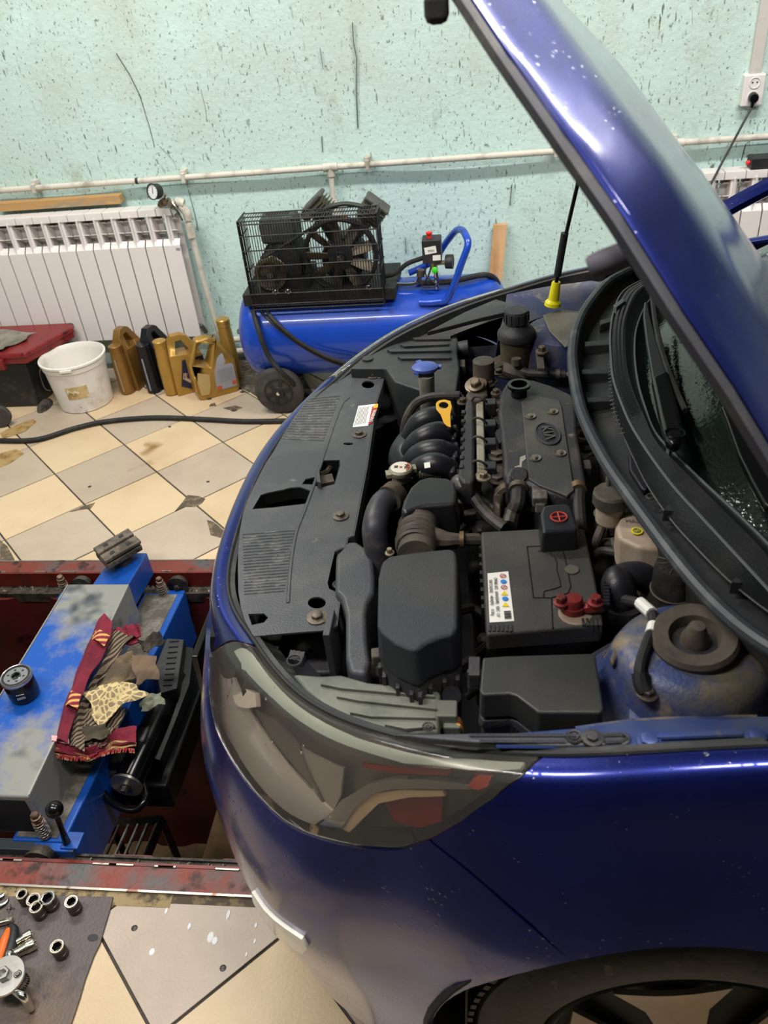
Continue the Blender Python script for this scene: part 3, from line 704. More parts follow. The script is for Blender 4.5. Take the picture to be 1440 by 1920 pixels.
part('latch', J(tube(pp([(600, 890), (612, 885), (622, 872)], ZC-.02), .006, 6), obox(P(612, 905, ZC-.025), V3((.03, .01, 0)), V3((-.01, .03, 0)), V3((0, 0, .02)))), alub, cov)
part('latch_lever', prism(pp([(594, 868), (598, 878), (601, 905), (594, 903)], ZC+.016), .03), cover_m, cov)
g = []
def lerp(a, b, t): return (a[0]+(b[0]-a[0])*t, a[1]+(b[1]-a[1])*t)
for (A, B, C_, D), n in ((((578, 748), (638, 742), (607, 826), (527, 822)), 17), (((455, 1002), (556, 994), (533, 1108), (458, 1114)), 21)):
    for k in range(n):
        t = k/(n-1); a = lerp(A, D, t); b = lerp(B, C_, t); g.append(tube(pp([a, b], ZC+.0005), .0012, 5))
o = part('cover_ribs', J(*g), M('rib_plastic', '#4b4e50', .4, 0, '#80807c', 40, .5, .6), cov); o['kind'] = 'stuff'
fas = M('fastener', '#6a6156', .5, .4, '#453e36', 40, .45, .6)
for u, v, s_ in ((700, 706, .008), (674, 815, .0085), (639, 968, .0085), (595, 1158, .0095)): part('bolt', bolt(P(u, v, ZC+.0005), (0, 0, 1), s_, .007, 1.9), fas, cov)
part('clip_ring', ring(P(614, 1159, ZC+.002), (0, 0, 1), .008, .0018, 14, 5), fas, cov)
part('clip_ring', ring(P(712, 707, ZC+.002), (0, 0, 1), .005, .0015, 12, 5), fas, cov)
for u, v in ((644, 1044), (635, 1097)): part('push_pin', lathe([(.011, 0), (.011, .003), (.008, .005), (.005, .004), (.001, .004)], P(u, v, .752), (0, 0, 1), 16), smooth_b)
# warning sticker
stick_m = M('sticker_white', '#e8e6e0', .4); red_s = M('sticker_red', '#a5302c', .4); ylw = M('sticker_yellow', '#e8b51e', .4); ink = M('ink', '#3a3a3c', .5); inkl = M('ink_light', '#8a8a8a', .5)
def quad(pts, z, t=.0008): return prism(pp(pts, z), t)
st = part('warning_sticker', quad([(672, 761), (709, 757), (698, 790), (690, 798), (661, 801)], ZC+.001), stick_m, cov, label='white warning sticker with red strip')
part('sticker_strip', quad([(698, 762), (709, 761), (698, 792), (690, 797)], ZC+.0014), red_s, st)
part('warning_triangle', quad([(703, 757.5), (709, 757), (708, 764), (699, 765)], ZC+.0018), ylw, st)
vx = P(694, 797, ZC)-P(706, 765, ZC); part_ = textmesh('WARNING', .0115, stick_m, st, P(699, 780, ZC+.0018), vx, V3((0, 0, 1)).cross(vx), 'lettering', sx=.95)
for k in range(8):
    a, b = (674-k*.2+k*2.7, 764-k*.3), (665+k*2.7, 797-k*.5); part('print_line', tube(pp([a, b], ZC+.0014), .0006, 4), inkl, st)
# ---- black seal lip between cover and bumper edge and the round-cornered carrier under the gap
rowsA, rowsB = [], []
for k in range(121):
    t = 1.0+12*k/120; a = skin(t, 0); c = V3((.25, CY, 0)); d = (V3((c.x-a.x, c.y-a.y, 0))).normalized()
    rowsA.append((a, a+d*.012+V3((0, 0, -.002)), a+d*.014+V3((0, 0, -.03)), a+d*.04+V3((0, 0, -.05))))
part('bonnet_seal_channel', grid([list(r_) for r_ in rowsA]), M('channel_black', '#28292a', .5, 0, '#4b4a46', 8, .5, .7), solid=.002)
part('edge_seal', tube([r_[0]+V3((0, 0, .001)) for r_ in rowsA], .0035, 6), rub)
# ---- engine cover
ZE = .862
EC = [(934, 770), (938, 735), (950, 716), (968, 709), (1000, 711), (1035, 722), (1072, 738), (1080, 752), (1083, 805), (1090, 850), (1100, 905), (1098, 920), (1088, 930), (1062, 931), (1008, 914), (990, 905), (965, 900), (950, 905), (944, 885), (944, 860)]
eng = part('engine_cover', prism(pp(EC, ZE), [.05, .13], [1.03, 1.08]), dusty, bev=.012, seg=3, label='dusty black engine cover with raised oval badge')
pan = part('cover_panel', prism(pp([(978, 752), (990, 742), (1005, 741), (1048, 750), (1053, 760), (1077, 918), (1064, 929), (1010, 909), (991, 897)], ZE+.004), .006), M('cover_panel_plastic', '#3c3c3d', .5, 0, '#5f5a51', 6, .45, .7, '#837a69', 30, .66, .74, bump=.25, bs=300), eng, bev=.002)
part('filler_neck', lathe([(.016, -.01), (.0165, .018), (.0235, .02), (.0235, .026), (.0165, .026), (.0155, .012), (.014, -.005)], P(973, 741, ZE), (0, 0, 1), 28, cap=False), blkg, eng)
part('filler_hole_dark', lathe([(.0155, 0), (.001, .001)], P(973, 741, ZE+.002), (0, 0, 1), 20), blkg, eng)  # black disc paints in the shade inside the open neck
for u, v in ((994, 781), (1036, 772), (1003, 859), (1050, 850)):
    c = P(u, v, ZE+.005); part('bolt', J(lathe([(.0115, 0), (.011, .002), (.007, .001)], c, (0, 0, 1), 16), lathe([(.006, 0), (.006, .004), (.0035, .0045)], c, (0, 0, 1), 6)), M('bolt_dull', '#8a8378', .4, .8), eng)
c = P(1027, 813, ZE+.006); ax = (P(1040, 845, ZE)-P(1014, 780, ZE)).normalized(); ay = V3((0, 0, 1)).cross(ax)
def ovl(a, b, n=32): return [c+ax*a*math.cos(2*math.pi*i/n)+ay*b*math.sin(2*math.pi*i/n) for i in range(n)]
bd = part('badge_ring', tube(ovl(.0385, .0215), .0022, 6, closed=True), cover_m, eng)
part('badge_field', prism(ovl(.036, .019), .004), smooth_b, bd)
textmesh('KIΛ', .026, M('badge_letters', '#5b5a58', .4), bd, c+V3((0, 0, .0005)), ax, ay, sx=1.15, ext=.0012)
for k in range(5):
    a = (952+k*.5, 786+k*6); part('cover_fin', prism(pp([(a[0]+2, a[1]-4), (a[0]+4, a[1]), (a[0]-22+k, a[1]+30-k*2), (a[0]-24+k, a[1]+26-k*2)], ZE-.006), .025), blk, eng)
pc = M('paint_chip', '#9a948a', .6); part('worn_patch', quad([(975, 857), (985, 853), (986, 860), (979, 866), (978, 878), (964, 879), (965, 875), (974, 872)], ZE+.0008, .001), pc, eng)
# cylinder head flank and fuel rail
part('cylinder_head', prism(pp([(921, 735), (940, 725), (950, 760), (950, 905), (938, 950), (925, 940), (925, 850)], .835), [.04, .12], [1.1, 1.2]), alub, bev=.012)
rail = part('fuel_rail', prism(pp([(892, 756), (907, 750), (911, 890), (894, 892)], .862), .016), alu, bev=.004, label='dull silver fuel rail')
part('rail_end', J(bolt(P(907, 897, .866), (0, 0, 1), .008, .01), tube(pp([(893, 893), (908, 895)], .856), .007, 8)), alu, rail)
for k, (u, v) in enumerate(((905, 755), (905, 795), (905, 830), (905, 875))):
    part('injector_wire', tube([P(884, v-2, .862), P(889, v-10, .872), P(899, v-11, .877), P(910, v-4, .87), P(918, v+6, .85)], .0024, 7, 4), hose_m, rail)
    part('injector_plug', obox(P(920, v+8, .852), V3((.022, 0, 0)), V3((0, .026, 0)), V3((0, 0, .028))), smooth_b, rail, bev=.003)
part('coil_boot', bolt(P(931, 855, .842), (0, 0, 1), .012, .008), brown_p, rail)
part('coil_boot', bolt(P(932, 900, .842), (0, 0, 1), .011, .008), brown_p, rail)
for u, v in ((925, 762), (927, 800)): part('plug_cap', bolt(P(u, v, .85), (0, 0, 1), .008, .008), brown_p, rail)
part('wiring_tray', prism(pp([(874, 749), (886, 745), (889, 760), (889, 895), (886, 903), (868, 903), (858, 892), (864, 850), (868, 790)], .868), [.02, .05], [1.05, 1.05]), dusty, bev=.006)
for k in range(7): part('tray_clip', obox(P(869-k*.6, 775+k*17, .866), V3((.008, 0, 0)), V3((0, .012, 0)), V3((0, 0, .01))), dusty, bev=.002)
# ---- intake manifold runners
mani = part('intake_plenum', tube([P(775, 835, .76), P(770, 860, .76), P(782, 888, .75)], [.04, .048, .04], 16, 4), smooth_b)
RUN = [((842, 788), (815, 783), (785, 796), (768, 828)), ((849, 822), (822, 812), (788, 826), (768, 850)), ((851, 856), (822, 846), (790, 852), (770, 870)), ((846, 884), (820, 872), (795, 876), (776, 888))]
for r_ in RUN:
    q = [P(*r_[0], .832), P(*r_[1], .85), P(*r_[2], .838), P(*r_[3], .78)]
    part('runner', tube(q, [.021, .0235, .0235, .022], 16, 6, flat=1.), smooth_b, mani)
    part('runner_flange', obox(P(r_[0][0]+4, r_[0][1]+4, .83), V3((.012, 0, 0)), V3((0, .056, 0)), V3((0, 0, .045))), smooth_b, mani, bev=.005)
part('barcode_label', quad([(795, 868), (806, 866), (807, 876), (796, 878)], .878, .001), stick_m, mani)
# dipstick
yel = M('yellow_plastic2', '#e0a81c', .4, 0, '#a06f18', 10, .55, .7)
dz = .895
def dpl(a, b, k): return P(a, b, dz+.004*k)
dp = part('dipstick', plate([(817, 757), (822, 751), (834, 749), (845, 752), (848, 762), (845, 775), (845, 790), (846, 802), (838, 799), (832, 793), (826, 777), (818, 768)], [ell(832, 760, 9, 6, 12)], .004, dpl), yel, bev=.0015, label='yellow oil dipstick handle')
part('dipstick_tube', tube([P(843, 800, .89), P(848, 812, .83)], .005, 8), alub, dp)
# washer filler
neck = M('washer_neck', '#8d8c80', .45, 0, '#6e6a5c', 10, .45, .65); bluecap = M('blue_cap', '#4a5fae', .45, 0, '#7682b4', 20, .5, .62)
wf = part('washer_filler', tube([P(799, 703, .865), P(801, 735, .82), P(804, 765, .77)], [.018, .017, .019], 16, 3), neck)
g = lathe([(.012, -.012), (.024, -.008), (.0285, -.003), (.029, .002), (.024, .006), (.01, .008), (.001, .009)], P(797, 689, .878), (0, .1, 1), 24)
part('filler_cap', J(g, *[obox(P(797, 689, .8745)+V3((.0275*math.cos(a), .0275*math.sin(a), 0)), V3((.016*math.cos(a), .016*math.sin(a), 0)), V3((-.012*math.sin(a), .012*math.cos(a), 0)), V3((0, 0, .006))) for a in (0, 2.1, 4.2)]), bluecap, wf, label='blue washer filler cap')
part('washer_bottle', prism(pp([(770, 740), (850, 735), (855, 775), (765, 780)], .70), .2), M('bottle_dim', '#3c3c38', .5), wf, bev=.02)
# power steering reservoir
c0 = P(968, 650, .85); olive = M('olive_bottle', '#6a6148', .45, 0, '#4e4635', 8, .45, .65)
rs = part('steering_reservoir', lathe([(.034, -.045), (.036, -.04), (.037, .02), (.038, .025)], c0, (0, 0, 1), 28), olive, label='olive brown fluid reservoir under dark cap')
part('reservoir_lid', lathe([(.038, .022), (.043, .024), (.0435, .036), (.04, .042), (.034, .048), (.026, .056), (.024, .062)], c0, (0, 0, 1), 32), dusty, rs)
part('screw_cap', J(lathe([(.027, .06), (.027, .085), (.0255, .089), (.001, .09)], c0, (0, 0, 1), 30), *[obox(c0+V3((.027*math.cos(a), .027*math.sin(a), .074)), V3((.004*math.cos(a), .004*math.sin(a), 0)), V3((-.006*math.sin(a), .006*math.cos(a), 0)), V3((0, 0, .022))) for a in np.linspace(0, 2*math.pi, 13)[:-1]]), dusty, rs)
part('bracket', prism(pp([(920, 672), (940, 662), (1000, 668), (1020, 690), (1000, 705), (950, 700), (925, 692)], .80), .02), brown_p, rs, bev=.006)
part('bracket', prism(pp([(1003, 650), (1018, 655), (1022, 690), (1008, 690)], .86), .008), brown_p, rs, bev=.002)
part('bolt', bolt(P(1016, 661, .865), (0, 0, 1), .009, .012), alub, rs)
part('return_hose', tube([P(968, 680, .84), P(975, 692, .825), P(990, 700, .82), P(1030, 702, .82), P(1060, 702, .82)], .010, 10, 5), hose_m, rs)
part('hose_clamp', tube([P(1042, 702, .82), P(1050, 702, .82)], .012, 12), alub, rs)
part('steel_pipe', tube([P(1055, 702, .82), P(1085, 703, .82)], .006, 8), alu, rs)
part('hose_end', tube([P(968, 672, .855), P(968, 684, .84)], .011, 12), brown_p, rs)
# engine mount and bosses between reservoir and cover
em = part('engine_mount', prism(pp([(872, 740), (882, 720), (895, 712), (912, 716), (915, 738), (905, 748), (880, 750)], .85), [.03, .1], [1.05, 1.15]), brown_p, bev=.008)
part('mount_bolt', J(lathe([(.024, 0), (.024, .006), (.018, .008)], P(893, 724, .852), (-.2, -.3, 1), 20), bolt(P(893, 724, .858), (-.2, -.3, 1), .011, .012)), M('bolt_rusty', '#7a6c5c', .5, .6), em)
part('hollow_post', lathe([(.023, -.06), (.023, .03), (.019, .032), (.001, .033)], P(907, 700, .865), (0, 0, 1), 24), brown_p, em)
for u, v, s_ in ((918, 722, .009), (925, 716, .008), (935, 700, .01), (930, 738, .009), (868, 755, .01), (860, 745, .009)): part('bolt', bolt(P(u, v, .845), (0, 0, 1), s_*.8, .008), alub, em)
part('mount_arm', tube([P(915, 700, .83), P(940, 690, .82), P(960, 697, .82), P(985, 706, .81)], [.014, .016, .014, .01], 8, 3), brown_p, em)
# hoses
def hose(pts, r_, m=hose_m, n=10, name='hose', sm=6, par=None): return part(name, tube([P(u, v, z) for u, v, z in pts], r_, n, sm), m, par)
hose([(757, 812, .77), (762, 785, .80), (778, 758, .83), (800, 746, .845), (830, 742, .85), (862, 742, .85)], .0095)
hose([(770, 855, .74), (785, 885, .74), (800, 893, .76)], .012)
hose([(735, 930, .82), (714, 948, .82), (703, 985, .81), (705, 1020, .78), (716, 1075, .72)], .0225, M('hose_grey', '#34343a', .45, 0, '#4b4846', 30, .5, .65), 18, 'radiator_hose')
part('spring_clamp', tube([P(742, 925, .822), P(729, 936, .824)], .0255, 18), alub)
nk = part('filler_housing', tube([P(752, 890, .835), P(749, 912, .81), P(738, 930, .80)], [.014, .018, .02], 14, 4), brown_p)
rc = P(752, 884, .85)
cp = part('radiator_cap', J(lathe([(.016, -.018), (.018, -.004), (.0215, -.002), (.0225, .006), (.02, .009), (.001, .0095)], rc, (0, 0, 1), 28), obox(rc+V3((.018, .008, 0)), V3((.018, .004, 0)), V3((-.004, .016, 0)), V3((0, 0, .008))), obox(rc-V3((.018, .008, 0)), V3((.018, .004, 0)), V3((-.004, .016, 0)), V3((0, 0, .008)))), alu, label='metal radiator cap with orange and white sticker')
part('cap_sticker', lathe([(.0185, .0095), (.001, .0102)], rc, (0, 0, 1), 24), M('cap_white', '#d9d2c2', .5), cp)
part('cap_sticker_orange', prism([rc+V3((.0175*math.cos(a), .0175*math.sin(a), .0107)) for a in np.linspace(-.9, .9, 9)], .0004), M('cap_orange', '#b5552c', .5), cp)
textmesh('AE', .012, ink, cp, rc+V3((.011, 0, .0107)), (0, -1, 0), (1, 0, 0)); textmesh('III', .010, ink, cp, rc+V3((-.009, 0, .0105)), (0, -1, 0), (1, 0, 0)); textmesh('×', .012, red_s, cp, rc+V3((0, -.002, .0108)), (0, -1, 0), (1, 0, 0))
hose([(773, 886, .835), (800, 888, .84), (830, 886, .84), (868, 890, .835)], .009)
g = [ring(P(790+k*4.2, 887.5, .838), P(810, 888, .84)-P(790, 887, .84), .0105, .0018, 14, 5) for k in range(10)]; o = part('hose_sleeve', J(*g), brown_p); o['kind'] = 'stuff'
hose([(765, 898, .82), (790, 897, .82), (830, 897, .82), (858, 900, .82)], .008)
part('thermostat_elbow', tube([P(860, 905, .845), P(868, 912, .845), P(880, 925, .83)], [.018, .02, .016], 14, 4), M('elbow', '#3e3e41', .4, 0, '#5a544b', 10, .5, .7))
for q, r_ in (([(875, 915, .835), (890, 935, .83), (905, 955, .82), (925, 975, .82), (945, 990, .815)], .0115), ([(893, 900, .84), (897, 925, .82), (915, 945, .81), (935, 958, .81), (985, 958, .81), (1010, 955, .81)], .007)): hose(q, r_)
hose([(972, 905, .85), (972, 925, .845), (970, 945, .835), (962, 960, .82), (955, 985, .81)], .014, name='breather_hose')
part('hose_clamp', tube([P(972, 912, .85), P(972, 920, .848)], .0175, 14), alub)
part('elbow_fitting', lathe([(.02, 0), (.02, .012), (.014, .014), (.014, .024)], P(972, 900, .85), (0, -.5, .8), 20), blk)
hose([(1083, 915, .855), (1086, 925, .855), (1086, 950, .85), (1090, 990, .83), (1097, 1000, .8)], .011, name='coolant_hose')
part('hose_clamp', tube([P(1083, 912, .857), P(1085, 921, .857)], .0145, 14), M('clamp_brown', '#7a6248', .5, .6))
part('sensor_plug', J(obox(P(1012, 930, .85), V3((.026, 0, 0)), V3((0, .04, 0)), V3((0, 0, .02))), obox(P(1013, 945, .84), V3((.018, 0, 0)), V3((0, .03, 0)), V3((0, 0, .02)))), M('plug_grey', '#77706a', .5, 0, '#4c4640', 18, .5, .6), bev=.003)
part('plug_clip', obox(P(1100, 878, .84), V3((.016, 0, 0)), V3((0, .03, 0)), V3((0, 0, .02))), dusty, bev=.003)
part('connector', tube([P(935, 925, .83), P(948, 915, .84), P(960, 925, .83)], .011, 8, 4), alub)
part('connector', lathe([(.02, 0), (.018, .02), (.01, .03)], P(945, 945, .79), (0, 0, 1), 12), brown_p)
part('plug_cluster', J(*[obox(P(880+rnd.uniform(-18, 26), 950+rnd.uniform(-15, 25), .79+rnd.uniform(0, .02)), V3((.022, rnd.uniform(-.01, .01), 0)), V3((0, .02, 0)), V3((0, 0, .02))) for k in range(9)]), brown_p, bev=.003)['kind'] = 'stuff'
hose([(1120, 965, .86), (1130, 960, .86), (1150, 955, .86)], .009, M('light_pipe', '#7c7468', .5))
part('resonator', prism(pp([(757, 936), (770, 912), (786, 898), (805, 893), (840, 895), (852, 903), (856, 920), (855, 944), (840, 946), (800, 948), (775, 955), (760, 962), (752, 955)], .878), [.022, .045, .1], [1.04, 1.1, 1.02]), smooth_b, bev=.012, seg=4, label='smooth black intake resonator box')
# bellows and air box
for k in range(6):
    part('bellows_ring', lathe([(.030, 0), (.0345-.0015*(k % 2), .004), (.030, .008)], P(785, 1006, .845)+V3((-.003, .035-.013*k, -.004+.002*k)), (0, -1, .1), 28, cap=False), brown_p)
part('bellows_hose', lathe([(.031, -.05), (.0305, .06)], P(785, 1006, .845), (0, -1, .1), 28), brown_p)
part('intake_stub', tube([P(815, 1010, .84), P(840, 1013, .84), P(860, 1012, .84), P(897, 1012, .83)], [.02, .014, .011, .011], 10), brown_p)
part('stub_clamp', tube([P(862, 1012, .84), P(870, 1012, .84)], .0145, 12), M('clamp_brown', '#7a6248', .5, .6))
AB = [(716, 1052), (730, 1041), (790, 1032), (845, 1027), (856, 1034), (858, 1055), (858, 1175), (850, 1190), (826, 1194), (800, 1205), (781, 1220), (765, 1216), (740, 1205), (715, 1186), (707, 1170), (709, 1080)]
AB = [P(u, v, .872) for u, v in AB]
ab = part('air_filter_box', prism(AB, [.012, .06, .07], [1.0, 1.05, 1.04]), air_m, bev=.014, seg=4, label='matt black air filter box with chamfered lid')
part('filter_box_base', prism([q-V3((0, 0, .068)) for q in AB], [.02, .2], [1.06, .93]), dusty, ab, bev=.004)
cc = sum(AB, Vector())/len(AB)
for k in range(7, 16):
    q = cc+(AB[k]-cc)*1.055-V3((0, 0, .15)); part('base_rib', obox(q, V3((.006, 0, 0)), V3((0, .012, 0)), V3((0, 0, .14))), dusty, ab, bev=.001)
part('lid_clip', obox(P(722, 1230, .79), V3((.04, .005, 0)), V3((-.003, .02, 0)), V3((0, 0, .02))), brown_p, ab, bev=.003)
part('lid_screw', bolt(P(731, 1038, .83), (0, 0, 1), .005, .008), alu, ab)
# duct beside the air box
part('air_duct', prism(pp([(652, 1015), (668, 1014), (688, 1028), (699, 1050), (702, 1080), (701, 1110), (690, 1130), (686, 1150), (688, 1200), (694, 1240), (686, 1262), (655, 1258), (648, 1230), (648, 1150), (640, 1120), (628, 1108), (630, 1040), (640, 1030)], .765), [.02, .1], [1.04, 1.05]), cover_m, bev=.012, seg=3)
part('duct_bracket', prism(pp([(668, 1240), (720, 1236), (745, 1262), (700, 1270), (672, 1262)], .73), .03), brown_p, bev=.004)
part('support_strut', obox(P(625, 1215, .70), V3((.012, 0, 0)), V3((0, .06, 0)), V3((0, 0, .12))), cover_m, bev=.002)
part('cross_support', prism(pp([(500, 1200), (632, 1188), (636, 1260), (560, 1262), (520, 1240)], .66), .08), dusty, bev=.006)
# ---- battery
ZB = .85
bt = part('battery_case', prism(pp([(902, 998), (1096, 992), (1131, 1150), (1130, 1180), (911, 1196)], ZB-.028), [.02, .19], [1., .97]), M('battery_black', '#232322', .5, 0, '#3d3933', 12, .5, .7), bev=.003, label='black car battery with a white data label')
bl = part('battery_lid', prism(pp([(901, 996), (1012, 990), (1096, 990), (1130, 1150), (1129, 1172), (912, 1190)], ZB), .034), M('battery_top', '#383735', .55, 0, '#4b4741', 9, .45, .7, '#6a6255', 40, .68, .75, bump=.2, bs=400), bt, bev=.005, seg=3)
for k in range(6): part('grip_rib', obox(P(918+k*8, 1183, ZB-.005), V3((.0035, 0, 0)), V3((0, .014, 0)), V3((0, 0, .014))), blk, bt)
for k in range(5): part('grip_rib', obox(P(1093+k*8, 1172, ZB-.005), V3((.0035, 0, 0)), V3((0, .014, 0)), V3((0, 0, .014))), blk, bt)
for k in range(10): part('case_rib', obox(P(905+k*.9, 1015+k*16, ZB-.05)+V3((-.005, 0, 0)), V3((.006, 0, 0)), V3((0, .008, 0)), V3((0, 0, .05))), blk, bt)
grv = M('groove', '#0e0e0e', .7)
def line(pts, z, r_=.0012, m=grv, par=None, nm='groove'): return part(nm, tube(pp(pts, z), r_, 4), m, par)
line([(988, 1025), (1035, 1023), (1053, 1030), (1058, 1040), (1070, 1100), (1065, 1112), (1034, 1121), (1000, 1121), (988, 1025)], ZB+.0003, par=bt)
line([(1019, 1119), (1020, 1109), (1040, 1104), (1051, 1100), (1049, 1085), (1044, 1070), (1044, 1055), (1040, 1045), (1030, 1035), (1008, 1033)], ZB+.0003, par=bt)
line([(1012, 990), (1014, 1022)], ZB+.0003, par=bt); line([(1034, 1121), (1036, 1178)], ZB+.0003, par=bt)
part('vent_plug', lathe([(.0105, 0), (.0105, .002), (.001, .002)], P(1072, 1069, ZB), (0, 0, 1), 20), M('vent_dust', '#57534b', .6), bt)
tcv = part('terminal_cover', prism(pp([(1013, 962), (1018, 948), (1030, 945), (1062, 943), (1072, 948), (1084, 985), (1084, 993), (1017, 998)], ZB+.038), [.014, .05], [1.04, 1.09]), smooth_b, bt, bev=.007, seg=3, label='black positive terminal cover with red plus')
c = P(1048, 969, ZB+.040); redm = M('red_mark', '#b8392c', .5)
part('plus_mark', J(ring(c, (0, 0, 1), .0125, .0013, 24, 5), tube([c-V3((.012, .001, 0)), c+V3((.012, .001, 0))], .0014, 5), tube([c-V3((-.001, .011, 0)), c+V3((-.001, .011, 0))], .0014, 5)), redm, tcv)
L0, L1, L2, L3 = (914, 1075), (953, 1071), (964, 1164), (918, 1167)
lb = part('battery_label', quad([L0, L1, L2, L3], ZB+.0012), stick_m, bt, bev=0, label='white battery label with black text and icons')
def lp(a, b, z=.0026):      # a: along the long side 0..1 from the top, b: across 0..1 from the left
    return P(*lerp(lerp(L0, L3, a), lerp(L1, L2, a), b), ZB+z)
ux = lp(1, .5)-lp(0, .5); uy = V3((0, 0, 1)).cross(ux)
for tx, b_, sz in (('CMF60L-BCI   60AH(20HR)   92RC  12V', .36, .0066), ('550CCA(SAE)    440A(EN)     15.5Kg', .13, .0066)):
    textmesh(tx, sz, ink, lb, lp(.49, b_), ux, uy, sx=.74, ext=.0002)
cols = [('no_smoking_icon', '#c43a3a', 0), ('eye_icon', '#2f7fd0', 1), ('no_entry_icon', '#c43a3a', 0), ('hazard_icon', '#e8c81e', 2), ('manual_icon', '#2f7fd0', 1), ('hazard_icon', '#e8c81e', 2)]
for k, (nm, cl, kind) in enumerate(cols):
    c = lp(.08+.115*k, .72); mm = M('icon_'+cl, cl, .4)
    if kind == 0: part(nm, J(ring(c, (0, 0, 1), .0042, .0006, 16, 4), tube([c-V3((.003, .003, 0)), c+V3((.003, .003, 0))], .0006, 4)), mm, lb)
    elif kind == 1: part(nm, lathe([(.0046, 0), (.001, .0004)], c, (0, 0, 1), 16), mm, lb)
    else: part(nm, prism([c+V3((-.0052, -.0045, 0)), c+V3((.0052, -.0045, 0)), c+V3((0, .005, 0))], .0005), mm, lb)
for k in range(9): part('barcode_bar', tube([lp(.80+.018*k, .62), lp(.80+.018*k, .9)], .0005+.0004*(k % 3 == 0), 4), ink, lb)
# negative clamp and cable
redr = M('red_corroded', '#7c2a2a', .45, .3, '#5a3a34', 14, .45, .6, bump=.4)
c = P(1075, 1137, ZB+.008)
cl = part('negative_clamp', J(lathe([(.013, -.008), (.013, .014), (.011, .017), (.001, .0175)], c, (0, 0, 1), 20), lathe([(.017, -.01), (.017, .004)], c, (0, 0, 1), 20), tube([c+V3((-.008, .001, 0)), P(1052, 1132, ZB+.01)], .0085, 8), tube([c+V3((.012, -.003, -.002)), P(1100, 1140, ZB+.008), P(1130, 1140, ZB+.006)], [.007, .009, .0075], 8)), redr, bt, label='red stained negative clamp')
for u, v in ((1052, 1131), (1117, 1131)): part('clamp_nut', bolt(P(u, v, ZB+.016), (0, 0, 1), .0075, .01, 1.5), redr, cl)
part('terminal_dust', lathe([(.024, 0), (.018, .0015), (.001, .002)], P(1078, 1150, ZB), (0, 0, 1), 14), M('pale_dust', '#8d7b6c', .8), bt)
# ---- fuse box
FB = pp([(905, 1232), (950, 1229), (1112, 1224), (1117, 1229), (1132, 1330), (1126, 1336), (1010, 1336), (968, 1304), (955, 1300), (905, 1303), (899, 1295)], .878)
fb = part('fuse_box', prism(FB, [.01, .045], [1.0, 1.02]), M('fuse_box_lid', '#2d2d2c', .42, 0, '#3c3a35', 5, .5, .75, '#8a857a', 90, .72, .76, bump=.15, bs=500), bev=.008, seg=4, label='black fuse box lid with stepped corner')
part('fuse_box_base', prism([q-V3((0, 0, .05)) for q in FB], [.012, .015, .16], [1.045, 1.0, .96]), dusty, fb, bev=.003)
for u, v in ((890, 1262), (1142, 1255)): part('side_clip', J(obox(P(u, v, .83), V3((.016, 0, 0)), V3((0, .035, 0)), V3((0, 0, .03))), obox(P(u, v+14, .82), V3((.02, 0, 0)), V3((0, .008, 0)), V3((0, 0, .04)))), dusty, fb, bev=.002)
part('lid_rivet', lathe([(.0045, 0), (.003, .002)], P(1116, 1352, .835), (0, 0, 1), 12), alu, fb)
# ---- rear shell of the near headlight
HB = part('headlight_shell', prism(pp([(548, 1262), (600, 1266), (640, 1264), (690, 1278), (808, 1290), (826, 1296), (822, 1330), (822, 1372), (740, 1372), (680, 1356), (610, 1325), (575, 1295)], .775), [.02, .12], [1.02, .9]), greenp, bev=.006, label='dusty grey green back of the near headlight')
for a, b in (((600, 1282), (815, 1302)), ((630, 1305), (818, 1325)), ((655, 1335), (816, 1342)), ((720, 1358), (816, 1358))): part('shell_rib', prism(pp([a, b, (b[0], b[1]+4), (a[0]+40, a[1]+8)], .781), .01), greenp, HB, bev=.001)
part('shell_connector', J(obox(P(838, 1340, .76), V3((.03, 0, 0)), V3((0, .03, 0)), V3((0, 0, .03))), obox(P(848, 1362, .75), V3((.025, 0, 0)), V3((0, .02, 0)), V3((0, 0, .02)))), greenp, HB, bev=.003)
part('shell_screw', J(ring(P(803, 1362, .79), (0, 0, 1), .007, .0015, 14, 5), ring(P(803, 1362, .79), (0, 0, 1), .003, .0012, 10, 5)), blk, HB)
part('adjuster_gear', lathe([(.014, -.02), (.014, .02)], P(848, 1300, .76), (0, -.6, .5), 14), smooth_b, HB)
part('lamp_hinge', J(*[obox(P(548+k*9, 1233+k*1.5, .73), V3((.008, 0, 0)), V3((0, .02, 0)), V3((0, 0, .014))) for k in range(3)], ring(P(552, 1238, .742), (0, 0, 1), .012, .002, 16, 5)), dusty, HB)
for k in range(4): part('wire', tube([P(845, 1345+k*4, .75), P(862, 1348+k*4, .76), P(868, 1365+k*3, .74)], .0018, 5, 4), M('wire_%d' % k, ('#8a4a2a', '#6a6a30', '#7a2a2a', '#caa040')[k], .5), HB)
